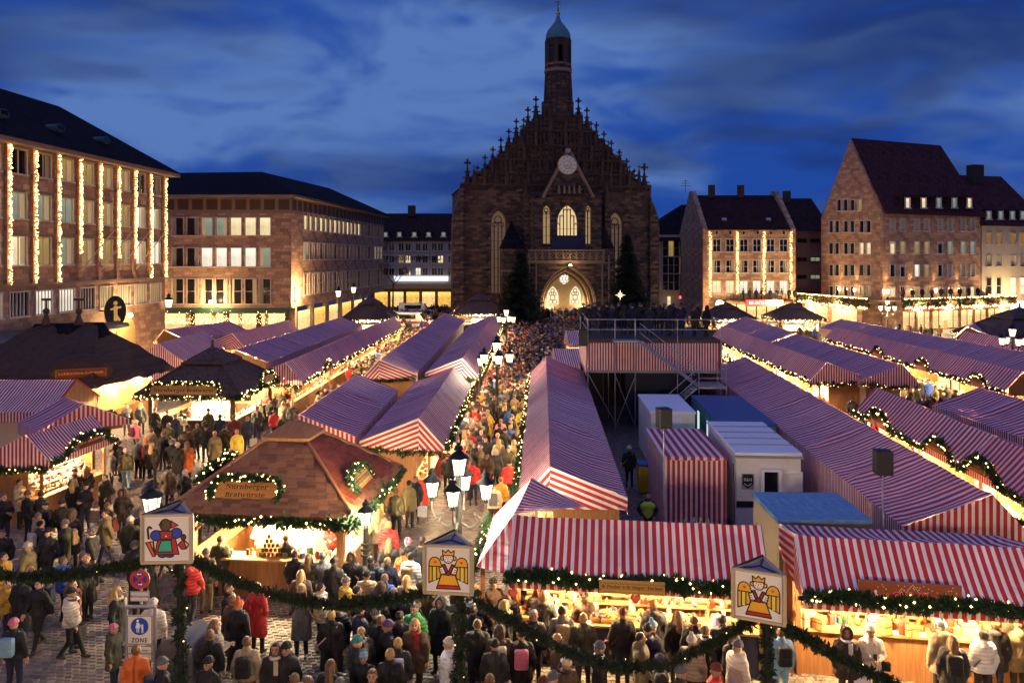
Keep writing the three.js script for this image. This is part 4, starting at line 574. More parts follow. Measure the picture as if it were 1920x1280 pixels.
  for (let i = 0; i < 11; i++) { const x = bl + (i + 0.5) * (br - bl) / 11; bal.push(new THREE.TorusGeometry(0.42, 0.09, 5, 12).translate(x, bh + 0.78, p2 + 0.1), box(0.16, 1.5, 0.3, x + (br - bl) / 22, bh + 0.75, p2 + 0.1), box(0.8, 0.06, 0.1, x, bh + 0.78, p2 + 0.1, 0, 0, 0.8), box(0.8, 0.06, 0.1, x, bh + 0.78, p2 + 0.1, 0, 0, -0.8)); }
  mesh('balustrade', bal, MT.trim, porch);
  mesh('porch_floor', box(br - bl, 0.3, 3.2, (bl + br) / 2, bh - 0.2, p2 - 1.8), MT.plain, porch);
  for (const [x0, x1, ap] of [[943, 981, 413], [1121, 1151, 420]]) { const g = group('stair_turret', b), [a] = cp(x0, 470, 2.6), [e, h] = cp(x1, 466, 2.6), t = cp((x0 + x1) / 2, ap, 2.6)[1]; mesh('turret_wall', metres(box(e - a, h, 2.6, (a + e) / 2, h / 2, 1.4)), MT.dark, g); mesh('turret_roof', new THREE.ConeGeometry((e - a) * 0.78, t - h, 4).rotateY(PI / 4).translate((a + e) / 2, (t + h) / 2, 1.4), MT.slate, g); mesh('turret_band', box(e - a + 0.3, 0.3, 2.9, (a + e) / 2, h * 0.72, 1.4), MT.trim, g); }
  for (const [x, z] of [[-2.4, p2 - 1.6], [2.4, p2 - 1.6]]) { mesh('floodlight', box(0.3, 0.2, 0.2, au + x, 2.9, z), MT.lamp, porch); pointLight(porch, au + x * 0.9, 3.3, z + 0.3, 22, WARM, 6); }
  { mesh('floodlight', box(0.3, 0.2, 0.2, au, bh - 0.5, p2 + 1.0), MT.lamp, porch); pointLight(porch, au, bh - 0.6, p2 + 1.4, 12, WARM, 6); }
  const tb = thing('covered_frame', 'dark blue covered panel on the church balcony below the lit window', 'cover', ox, 0, -oD, RY), [q0, y0] = cp(1034, 472, p2 - 0.6), [q1, y1] = cp(1097, 443, p2 - 0.6);
  mesh('cover', rbox(q1 - q0, y1 - y0, 0.7, (q0 + q1) / 2, (y0 + y1) / 2, p2 - 0.6, 0.08), MT.navy, tb); mesh('top_rail', box(q1 - q0 + 0.3, 0.12, 0.8, (q0 + q1) / 2, y1 + 0.05, p2 - 0.6), MT.iron, tb);
}

{ // the building that the view is taken from
  const b = thing('town_hall', 'sandstone town hall front with tall windows behind the viewpoint', 'building', 70, 0, 5, PI), ws = [];
  for (let i = 0; i < 22; i++) for (let r = 0; r < 3; r++) ws.push([5 + i * 6, 7 + r * 5.2, 1.9, 3, (i * 7 + r * 3) % 4 ? MT.litWarm : MT.glass, { nv: 1, nh: 1, t: 0.14, frame: MT.stoneFrame }]);
  wall(b, [[0, 0], [140, 0], [140, 21], [0, 21]], ws, MT.sand); mesh('roof', hull([V(-1, 21, 0.8), V(141, 21, 0.8), V(-1, 29, -8), V(141, 29, -8), V(-1, 21, -16), V(141, 21, -16)]), MT.redRoof, b); mesh('back_wall', box(140, 21, 0.4, 70, 10.5, -15), MT.sand, b);
  // its wall lanterns at balcony height: they throw the warm light and the ridge shadows seen on the booth and the stall fronts
  for (const x of [56, 67.5, 79, 90]) { const g = group('wall_lantern', b, x, 7.4, 2.2); mesh('glass', new THREE.CylinderGeometry(0.22, 0.15, 0.42, 6), MT.lantern, g); mesh('lantern_roof', new THREE.ConeGeometry(0.32, 0.25, 6).translate(0, 0.34, 0), MT.iron, g); mesh('bracket', bar(V(0, 0.4, 0), V(0, 0.5, -2.0), 0.04), MT.iron, g); pointLight(g, 0, 0, 0, 205, new THREE.Color(1, 0.76, 0.5), 6); }
}
// ---------- garlands ----------
const tuftGeo = (() => { // a spray of needles
  const v = []; reseed(3);
  for (let i = 0; i < 8; i++) { const a = rnd() * 6.3, e = rr(-0.6, 1.0), d = V(Math.cos(a) * Math.cos(e), Math.sin(e), Math.sin(a) * Math.cos(e)), s = V(-d.z, 0.2, d.x).normalize().multiplyScalar(0.14), m = d.clone().multiplyScalar(0.5); v.push(0, 0, 0, m.x + s.x, m.y + s.y, m.z + s.z, d.x, d.y, d.z, 0, 0, 0, d.x, d.y, d.z, m.x - s.x, m.y - s.y, m.z - s.z); }
  const g = new THREE.BufferGeometry(); g.setAttribute('position', new THREE.BufferAttribute(new Float32Array(v), 3)); return prep(g);
})();
const bulbGeo = new THREE.OctahedronGeometry(1, 0);
const FIRS = [[0.8, 0.9, 0.8], [1.2, 1.1, 0.7], [0.6, 0.8, 0.6], [1.5, 1.5, 0.9]].map((c) => new THREE.Color().setRGB(...c));
const garlandParts = (parent, pts, r, perM, bulbsPerM, br = 0.028, mat = MT.fir) => {
  const c = new THREE.CatmullRomCurve3(pts, false, 'catmullrom', 0.2), L = c.getLength(), T = [], C = [], B = [];
  for (let i = 0; i < L * perM; i++) { const p = c.getPointAt(rnd()), a = rnd() * 6.3, q = r * Math.sqrt(rnd()) * 0.6, kk = (0.62 + 0.7 * fbm(p.x * 2.3 + p.y, p.z * 2.3 + 7, 5, 3)) * (rnd() < 0.08 ? 1.5 : 1); T.push(M4(p.x + q * Math.cos(a), p.y + q * Math.sin(a) * 0.9, p.z + q * Math.cos(a + 1), rnd() * 6.3, kk * r * rr(0.7, 1.25), kk * r * rr(0.6, 1.1), kk * r * rr(0.7, 1.25), rr(-1.5, 1.5), rr(-1, 1))); C.push(pick(FIRS)); }
  for (let i = 0; i < L * bulbsPerM; i++) { const p = c.getPointAt(clamp((i + rr(-0.4, 0.4)) / (L * bulbsPerM))), a = rnd() * 6.3, q = r * rr(0.75, 1.05); B.push(M4(p.x + q * Math.cos(a), p.y + q * Math.sin(a), p.z + q * Math.cos(a * 1.7 + 1), rnd() * 6, br * rr(0.8, 1.15))); }
  inst('foliage', tuftGeo, mat, T, parent, C);
  if (B.length) inst('light_bulbs', bulbGeo, MT.bulb, B, parent);
};
const garland = (label, pts, r = 0.14, perM = 60, bulbs = 9, br = 0.028, grp, name = 'fir_garland', mat) => { const t = thing(name, label, 'garland', 0, 0, 0, 0, grp); garlandParts(t, pts, r, perM, bulbs, br, mat); return t; };

// ---------- goods ----------
const GOODS = [[0.45, 0.06, 0.04], [0.5, 0.32, 0.08], [0.6, 0.5, 0.34], [0.2, 0.09, 0.03], [0.06, 0.16, 0.08], [0.62, 0.56, 0.5], [0.5, 0.2, 0.05], [0.1, 0.12, 0.3]].map((c) => new THREE.Color().setRGB(...c));
const goodsMat = std([1, 1, 1], 0.6), goodGeos = [rbox(1, 1, 1, 0, 0.5, 0, 0.08), cyl(0.5, 0.5, 1, 0, 0.5, 0, 8), ball(0.5, 0, 0.5, 0, 8, 6), new THREE.ConeGeometry(0.5, 1, 7).translate(0, 0.5, 0)];
const goods = (parent, spots, name = 'goods') => {          // many small wares nobody could count
  const by = [[], [], [], []], col = [[], [], [], []];
  for (const [x, y, z, s] of spots) { const k = Math.floor(rnd() * 4); by[k].push(M4(x, y, z, rnd() * 6, s * rr(0.6, 1.1), s * rr(0.7, 1.6), s * rr(0.6, 1.1))); col[k].push(pick(GOODS)); }
  by.forEach((b, k) => b.length && inst(name, goodGeos[k], goodsMat, b, parent, col[k]));
};

// ---------- market stalls ----------
const valance = (A, B, h, mat, n = 8) => sheet(A, B, B.clone().add(V(0, -h, 0)), A.clone().add(V(0, -h, 0)), n, 1, 0);
let stallCount = 0;
const stall = (o) => {
  const { a, b, side = 1, hr = 3.4, he = 2.3, hb = 2.5, fr = 1.0, bk = 2.3, near, far, mat = 0, label, grp, ct = 0.35, ch = 1.02, val = 0.24, counterMat = MT.wood, body = true, lamps = 48, detail = 1, stripe } = o;
  const dx = b[0] - a[0], dz = -(b[1] - a[1]), L = Math.hypot(dx, dz), th = Math.atan2(-dx, -dz), S = side, far2 = a[1] > 55;
  const t = thing('market_stall', label, 'market stall', a[0], 0, -a[1], th, grp), m = stripe ?? MT.stripe[mat % 5], p = (x, y, s) => V(S * x, y, -s);
  const LR = L + (o.lap ?? 0); const nseg = Math.max(2, Math.round(L * 1.6)), bumps = Math.max(1, Math.round(L / 1.6)), sag = 0.11;
  // cloth: front slope, back slope, hanging edges
  mesh('front_roof', sheet(p(0, hr, 0), p(0, hr, LR), p(fr, he, LR), p(fr, he, 0), nseg, 4, sag, null, bumps), m, t);
  mesh('back_roof', sheet(p(0, hr - 0.004, 0), p(0, hr - 0.004, LR), p(-bk, hb, LR), p(-bk, hb, 0), nseg, 5, sag * 1.3, null, bumps), m, t);
  mesh('front_valance', valance(p(fr, he, 0), p(fr, he, L), val, m, nseg), stripe ?? MT.wideN, t);
  mesh('back_valance', valance(p(-bk, hb, 0), p(-bk, hb, L), o.backDrop ?? 0.5, m, nseg), stripe ?? MT.wideN, t);
  if (body) {
    mesh('back_wall', box(0.05, hb - 0.1, L - 0.2, -S * (bk - 0.25), (hb - 0.1) / 2, -L / 2), MT.creamIn, t);
    mesh('counter', far2 ? box(0.5, ch - 0.05, L - 0.16, S * (ct - 0.25), (ch - 0.05) / 2, -L / 2) : metres(box(0.5, ch - 0.05, L - 0.16, S * (ct - 0.25), (ch - 0.05) / 2, -L / 2)), counterMat, t);
    mesh('counter_top', box(0.62, 0.05, L - 0.1, S * (ct - 0.25), ch, -L / 2), MT.woodL, t);
    const rx = (x) => (x > 0 ? lerp(hr, he, x / fr) : lerp(hr, hb, -x / bk)) - 0.1, xf = Math.max(0.02, fr - 0.25), sw = poly([[-bk + 0.25, 0.01], [ct - 0.45, 0.01], [ct - 0.45, 2.05], [xf, 2.05], [xf, rx(xf)], [0, hr - 0.12], [-bk + 0.25, rx(-bk + 0.25)]].map(([x, y]) => [S * x, y]));
    for (const s of [0.1, L - 0.06]) mesh('side_wall', metres(ext(sw, 0.04, -s)), MT.wood, t);
    for (const s of [0.1, L - 0.1]) mesh('post', box(0.09, he + 0.25, 0.09, S * Math.min(fr - 0.2, ct + 0.05), (he + 0.25) / 2, -s), MT.wood, t);
    const n = Math.max(1, Math.round(L / (far2 ? 5 : 3)));
    for (let i = 0; i < n; i++) { const s = (i + 0.5) * L / n; mesh('lamp', ball(0.085, S * (fr - 0.75), 2.18, -s, 8, 6), MT.lamp, t); pointLight(t, S * (fr - 0.75), 2.18, -s, lamps * L / n / 3 * (far2 ? 1.3 : 1), WARM, 4); }
    if (a[1] < 60) {
      reseed(1000 + stallCount * 7);
      const spots = [];
      for (const [y, x, k] of [[ch + 0.03, ct - 0.3, 6], [1.35, -bk + 0.45, 4], [1.75, -bk + 0.4, 4]]) for (let i = 0; i < L * k; i++) spots.push([S * (x + rr(-0.12, 0.12)), y, -rr(0.3, L - 0.3), rr(0.1, 0.2)]);
      for (let i = 0; i < L * 3; i++) spots.push([S * (fr - 0.55), rr(1.75, 1.95), -rr(0.3, L - 0.3), rr(0.07, 0.13)]);
      for (const y of [1.33, 1.73]) mesh('shelf', box(0.4, 0.03, L - 0.4, -S * (bk - 0.48), y, -L / 2), MT.woodL, t);
      if (a[1] < 22) for (let i = 0; i < 8; i++) { const c = mesh('price_card', box(0.012, 0.09, 0.13), MT.white, t); c.position.set(S * (ct + 0.02), ch + 0.075, -0.5 - i * (L - 1) / 7.3); c.rotation.z = S * 0.3; }
      if (a[1] < 22) for (let k = 0; k < 4; k++) { const x = ct - 0.62 - k * 0.24, y = 1.06 + k * 0.13; mesh('display_step', box(0.24, 0.03, L - 0.5, S * x, y, -L / 2), MT.woodL, t); for (let i = 0; i < L * 7; i++) spots.push([S * (x + rr(-0.08, 0.08)), y + 0.015, -rr(0.3, L - 0.3), rr(0.07, 0.15)]); }
      goods(t, spots);
    }
  }
  for (const [kind, s, e] of [[near, -0.01, 1], [far, L + 0.01, -1]]) {
    if (!kind) continue;
    const g = group('gable', t), e1 = p(fr, he, s), e2 = p(-bk, hb, s), pk = p(0, hr, s);
    if (kind === 'chev') {                                 // stripes follow both slopes, two halves meet at the ridge line
      for (const q of [e1, e2]) { const base = V(pk.x * 0.98 + q.x * 0.02, Math.min(he, hb) - 0.16, pk.z), rake = q.clone().sub(pk), rl = rake.length(), nrm = V(-rake.y, rake.x, 0).normalize(), shape = new THREE.BufferGeometry(), P = [pk, q, V(q.x, Math.min(he, hb) - 0.16, q.z), V(pk.x, Math.min(he, hb) - 0.16, pk.z)]; const arr = []; for (const i of [0, 1, 2, 0, 2, 3]) arr.push(P[i].x, P[i].y, P[i].z); shape.setAttribute('position', new THREE.BufferAttribute(new Float32Array(arr), 3)); const uv = []; for (const i of [0, 1, 2, 0, 2, 3]) { const d = P[i].clone().sub(pk); uv.push(Math.abs(d.dot(nrm)), d.dot(rake) / rl); } shape.setAttribute('uv', new THREE.BufferAttribute(new Float32Array(uv), 2)); shape.computeVertexNormals(); mesh('gable_cloth', shape, stripe ?? MT.wide, g); }
    } else if (kind === 'wood') {                          // upright boards, one by one
      const x0 = Math.min(e1.x, e2.x), x1 = Math.max(e1.x, e2.x), n = Math.round((x1 - x0) / 0.22), top = (x) => { const q = (x - pk.x) * (e1.x - pk.x) > 0 ? e1 : e2; return lerp(pk.y, q.y, Math.abs((x - pk.x) / (q.x - pk.x))) - 0.05; };
      for (let i = 0; i < n; i++) { const xa = lerp(x0, x1, i / n) + 0.006, xb = lerp(x0, x1, (i + 1) / n) - 0.006; mesh('plank', metres(ext(poly([[xa, 0.9], [xb, 0.9], [xb, top(xb)], [xa, top(xa)]]), 0.03, -s - (e > 0 ? 0.0 : 0.03) + 0.006 * (i % 2))), MT.woodL, g); }
      mesh('verge', [bar(V(e1.x, e1.y, -s), V(pk.x, pk.y, -s), 0.06, 5), bar(V(e2.x, e2.y, -s), V(pk.x, pk.y, -s), 0.06, 5)], MT.redCloth, g);
    } else {                                               // upright stripes
      const low = kind === 'wall' ? 0.3 : Math.min(he, hb) - (kind === 'drop' ? 0.9 : 0.2), sh = kind === 'band' ? null : poly([[e1.x, low], [pk.x, low], [e2.x, low], [e2.x, e2.y], [pk.x, pk.y], [e1.x, e1.y]]);
      if (sh) mesh('gable_cloth', metres(ext(sh, 0.012, e > 0 ? 0 : -0.012)).translate(0, 0, -s), stripe ?? (L && a[1] > 40 ? MT.wideN : MT.wide), g);
      else for (const q of [e1, e2]) mesh('gable_cloth', metres(ext(poly([[pk.x, pk.y], [q.x, q.y], [q.x, q.y - 0.42], [pk.x, pk.y - 0.42]]), 0.012, 0)).translate(0, 0, -s), MT.wide, g);
    }
  }
  if (o.signs) for (const [s, text, w] of o.signs) signBoard(t, S * (fr + 0.03), he + 0.24, -s, S > 0 ? PI / 2 : -PI / 2, w ?? 1.5, text, 0.44, -0.4);
  if (o.garland !== 0) {
    t.updateMatrixWorld(true); reseed(500 + stallCount * 13);
    const pts = []; const n = Math.max(2, Math.round(L / 0.8));
    for (let i = 0; i <= n; i++) { const s = i * L / n, sg = (o.signs ?? []).find(([q, , w]) => Math.abs(q - s) < (w ?? 1.5) * 0.62); pts.push(t.localToWorld(p(fr + 0.04, he - (a[1] < 22 ? -0.04 : 0.1) + (sg ? 0.56 : 0.05 * Math.sin(i * 2.1)), s))); }
    garland(`garland on the ${o.short}`, pts, 0.15, a[1] < 24 ? 170 : a[1] < 45 ? 60 : 22, a[1] < 24 ? 10 : a[1] < 50 ? 8 : 5, a[1] < 30 ? 0.03 : 0.038, 'lit garlands on market stalls');
    if (near && near !== 'wood' && o.gableGarland) { const gp = [0, 0.25, 0.5, 0.75, 1].map((k) => t.localToWorld(p(lerp(fr, -bk, k), lerp(he, hb, k) - 0.28 + 0.04 * Math.sin(k * 9), -0.06))); garland(`gable garland, ${o.short}`, gp, 0.15, a[1] < 30 ? 80 : 40, o.gableGarland > 1 ? 7 : 0, 0.03, 'lit garlands on market stalls'); }
  }
  stallCount++; return t;
};
const signBoard = (parent, x, y, z, ry, w, text, h = 0.42, tilt = -0.25) => {
  const g = group('sign_board', parent, x, y, z, ry); g.rotation.order = 'YXZ'; g.rotation.x = tilt;
  mesh('board', metres(rbox(w, h, 0.05, 0, 0, 0, 0.015)), MT.woodL, g);
  if (text) mesh('lettering', new THREE.PlaneGeometry(w * 0.94, h * 0.86).translate(0, 0, 0.028), std([1, 1, 1], 0.7, { map: text }), g);
  return g;
};
const row = (o) => {
  const { desc, a, b, cuts = [], mats = [0, 1, 2, 3], signs = {} } = o, ds = [a[1], ...cuts, b[1]], X = (D) => lerp(a[0], b[0], (D - a[1]) / (b[1] - a[1]));
  for (let i = 0; i + 1 < ds.length; i++) {
    const first = i === 0, last = i + 2 === ds.length, where = ds.length === 2 ? '' : first ? ', nearest in its row' : last ? ', last in its row' : `, ${ORD[i]} in its row`;
    stall({ ...o, a: first ? a : [X(ds[i]), ds[i]], b: last ? b : [X(ds[i + 1]), ds[i + 1]], near: first ? o.near : null, far: last ? o.far : null, hr: (o.hr ?? 3.4) + (first ? 0 : 0.03 * (hash(i, ds[i] * 3, 4) - 0.5)), lap: last ? 0 : 0.14, mat: mats[i % mats.length], label: `striped stall ${desc}${where}`, short: `stall ${desc}${where}`, signs: signs[i], gableGarland: first ? o.gableGarland : 0, grp: o.grp ?? 'red and white striped market stalls' });
  }
};
const BT = { a: boardTex(256, 64, ['Lebkuchen'], '#a86a20'), b: boardTex(256, 64, ['Nürnberger'], '#b0741f'), c: boardTex(256, 64, ['Glühwein'], '#9c5f1c') };
row({ desc: 'along the crowded middle alley', a: [1.13, 23.8], b: [2.17, 50.8], side: -1, cuts: [31.2, 38, 44.6], mats: [0, 2, 1, 3], near: 'chev', hb: 2.5, lamps: 36 });
row({ desc: 'behind the triple lamp, facing the crowd', a: [-3.62, 31], b: [-3.31, 45.6], side: 1, cuts: [38.4], mats: [3, 0], near: 'chev', gableGarland: 1, counterMat: MT.redCloth, lamps: 40 });
row({ desc: 'beside the second triple lamp', a: [-3.1, 49.6], b: [-2.1, 87], side: 1, cuts: [58, 67, 77], mats: [1, 0, 3, 1], near: 'chev', gableGarland: 1 });
row({ desc: 'behind the brown shingled kiosk', a: [-8.49, 31.8], b: [-8.38, 43], side: -1, cuts: [38.4], mats: [3, 2], near: 'band' });
row({ desc: 'with yellowed gable facing the cross alley', a: [-8.2, 49.2], b: [-7.6, 91], side: -1, cuts: [59, 70, 80], mats: [1, 3, 0, 1], near: 'chev', gableGarland: 1 });
row({ desc: 'right behind the second sausage kiosk', a: [-13.4, 47.3], b: [-12.5, 84.5], side: 1, cuts: [56, 66, 75], mats: [4, 1, 4, 2], near: 'vert', gableGarland: 2, signs: { 0: [[6, BT.a, 1.3]] } });
row({ desc: 'in the blue-violet row before the corner building', a: [-18.96, 54.7], b: [-18.1, 84.5], side: -1, cuts: [64, 74], mats: [3, 0, 3] });
row({ desc: 'with red gable near the corner building shops', a: [-23.1, 66], b: [-22.6, 81], side: 1, cuts: [73], mats: [4, 1], near: 'chev' });
row({ desc: 'with pale folded cover below the archway', a: [-30.5, 70], b: [-28, 79], side: -1, mats: [3] });
row({ desc: 'with tall striped wall behind the hut', a: [-25, 56.4], b: [-25.6, 66], side: 1, fr: 1.8, bk: 1.5, hr: 3.6, mats: [2], near: 'wall' });
row({ desc: 'with plank gable at the left edge', a: [-30, 39.6], b: [-21.6, 39.6], side: -1, fr: 2.2, bk: 2.2, hr: 3.6, he: 2.4, hb: 2.4, stripe: MT.wideN, far: 'wood', garland: 0 });
row({ desc: 'with plain lilac cover set askew', a: [-18.45, 34.5], b: [-20.4, 36.4], side: 1, fr: 1.85, bk: 1.85, hr: 3.3, he: 2.4, hb: 2.4, mats: [3], near: 'vert' });
row({ desc: 'full of glittering ornaments', a: [-17.35, 28.5], b: [-16.9, 32.2], side: 1, fr: 0.9, bk: 2.0, hr: 3.3, he: 2.4, hb: 2.3, stripe: MT.wideN, near: 'vert', gableGarland: 2, ct: 0.5, ch: 1.0, signs: { 0: [[2.2, boardTex(256, 64, ['Christbaumschmuck'], '#a03a14', '#f2d9a0'), 1.5]] }, lamps: 85 });
row({ desc: 'in the dark row beside the containers', a: [12.63, 21], b: [14.75, 50.5], side: 1, cuts: [29.9, 36.8, 43.6], mats: [0, 1, 3, 0], near: 'vert', gableGarland: 2, backDrop: 1.7 });
row({ desc: 'with wooden boards on the glaring alley', a: [16.55, 22.5], b: [17.5, 38.4], side: -1, cuts: [28, 33.4], mats: [0, 2, 4], signs: { 1: [[2, BT.b, 1.4]], 2: [[2.2, BT.c, 1.4]], 0: [[4.6, BT.a, 1.2]] }, lamps: 260 });
row({ desc: 'with broad violet cover at the right edge', a: [22.4, 26], b: [22.6, 38.6], side: 1, cuts: [32.5], mats: [3, 3], backDrop: 0.6 });
row({ desc: 'with pink cover beyond the cross lane', a: [18.8, 47.7], b: [19.4, 73.8], side: -1, cuts: [56, 65], mats: [4, 1, 4], near: 'vert', gableGarland: 2, lamps: 220 });
row({ desc: 'with small striped gable at the cross lane', a: [22.8, 46.7], b: [23.4, 65.5], side: 1, cuts: [56], mats: [3, 1], near: 'vert', gableGarland: 2 });
row({ desc: 'in the row towards the restaurant house', a: [23.6, 66.5], b: [24.9, 85], side: 1, cuts: [75], mats: [1, 3] });
row({ desc: 'in the long outer row with boards', a: [28.1, 43.9], b: [29.5, 72.9], side: -1, cuts: [51, 58, 65.5], mats: [4, 0, 1, 4], signs: { 0: [[3, BT.a, 1.4]], 1: [[3, BT.c, 1.4]], 2: [[3, BT.b, 1.3]] }, lamps: 95 });
row({ desc: 'in the row before the flower terrace', a: [34.3, 48], b: [33.8, 82], side: 1, cuts: [57, 65, 73], mats: [3, 1, 3, 0] });
row({ desc: 'with pale pink cover near the right lamp', a: [39.5, 54], b: [38.6, 68], side: -1, cuts: [61], mats: [4, 2], lamps: 110 });
row({ desc: 'with orange-lit cover below the terrace', a: [41.5, 73], b: [47, 80], side: -1, mats: [2], lamps: 110 });
row({ desc: 'with broad violet stripes beside the camera platform', a: [2.9, 56.8], b: [7.6, 57], side: 1, fr: 2.7, bk: 1, hr: 3.2, stripe: MT.wideN, near: 'vert', garland: 0 });
row({ desc: 'with small cover near the church crowd', a: [4.7, 70], b: [8.2, 70.2], side: 1, fr: 2.2, bk: 1, hr: 3.3, stripe: MT.wideN, near: 'vert', garland: 0 });
// the two front stalls
const fTex = boardTex(512, 80, ['K. Fischer u. H. Singer - Fischer'], '#d9a850', '#3a2008', 'serif', 0.5);
stall({ a: [0.04, 19.5], b: [5.85, 18.75], side: 1, hr: 3.35, he: 2.3, hb: 2.75, fr: 1.2, bk: 1.6, stripe: MT.wide, label: 'red and white striped gingerbread stall with wooden name board and blue counter', short: 'gingerbread stall', ct: 0.5, ch: 1.0, counterMat: MT.navy, lamps: 80, grp: 'red and white striped market stalls' });
stall({ a: [6.5, 18.4], b: [11.6, 17.55], side: 1, hr: 3.25, he: 2.3, hb: 2.8, fr: 1.2, bk: 2.1, stripe: MT.wide, near: 'chev', label: 'red and white striped mulled wine stall with brown painted sign and wooden counter', short: 'mulled wine stall', ct: -0.1, ch: 1.05, counterMat: MT.wood, lamps: 95, grp: 'red and white striped market stalls' });
{ const p = atD(1185, 1101, 17.75), n = thing('name_board', 'pale wooden name board hanging below the gingerbread stall garland', 'sign', p.x, p.y, p.z, R(-7)); mesh('board', metres(rbox(1.45, 0.3, 0.04, 0, 0, 0, 0.015)), MT.woodL, n); mesh('lettering', new THREE.PlaneGeometry(1.4, 0.26).translate(0, 0, 0.023), std([1, 1, 1], 0.7, { map: fTex }), n); }
{ // hipped wing of the gingerbread stall towards the alley
  const w = thing('stall_wing', 'steep striped corner roof of the gingerbread stall, lit from the alley', 'canopy', 0, 0, 0), A = V(0.04, 3.36, -19.52), pk = V(0.53, 3.68, -21.6), E1 = V(-0.85, 2.3, -18.95), E2 = V(-0.55, 2.35, -22.4), Q = V(1.95, 2.95, -21.4), fl = V(0.12, 2.3, -18.32);
  mesh('alley_roof', sheet(A, pk, E2, E1, 6, 4, 0.05), MT.wide, w); mesh('corner_roof', sheet(A, A.clone().add(V(0.02, -0.005, 0.02)), fl, E1, 3, 3, 0.02, (u, v) => [lerp(A.x, lerp(E1.x, fl.x, u), v), v * 1.6]), MT.wide, w); mesh('valley_roof', sheet(pk, A.clone().add(V(0.02, 0.01, 0)), Q.clone().add(V(-0.5, 0.35, 1.2)), Q, 6, 4, 0.05), MT.wide, w);
  mesh('post', box(0.1, 2.3, 0.1, -0.7, 1.15, -19.2), MT.wood, w);
  garland('lit fir garland down the alley side of the gingerbread stall roof', [E1.clone().add(V(-0.1, -0.05, 0)), V(-0.75, 2.3, -20.6), E2.clone().add(V(-0.1, 0, 0))], 0.15, 150, 9, 0.03, 'lit garlands on market stalls');
}
// ---------- kiosks with pyramid roofs ----------
const arcSign = (parent, x, y, z, ry, w, h, text, tilt, lit = true, frontMat) => {
  const g = group('sign_board', parent, x, y, z, ry); g.rotation.order = 'YXZ'; g.rotation.x = tilt;
  mesh('board', metres(rbox(w, h, 0.06, 0, 0, 0, 0.02)), frontMat ?? MT.woodL, g);
  if (text) mesh('lettering', new THREE.PlaneGeometry(w * 0.96, h * 0.9).translate(0, 0, 0.034), std([1, 1, 1], 0.65, { map: text }), g);
  garlandParts(g, [V(-w / 2 - 0.08, -h * 0.55, 0.03), V(-w / 2 - 0.14, 0, 0.05), V(-w / 2, h * 0.6, 0.06), V(-w * 0.2, h * 0.72, 0.06), V(w * 0.2, h * 0.72, 0.06), V(w / 2, h * 0.6, 0.06), V(w / 2 + 0.14, 0, 0.05), V(w / 2 + 0.08, -h * 0.55, 0.03)], 0.12, 120, lit ? 13 : 0, 0.034);
  return g;
};
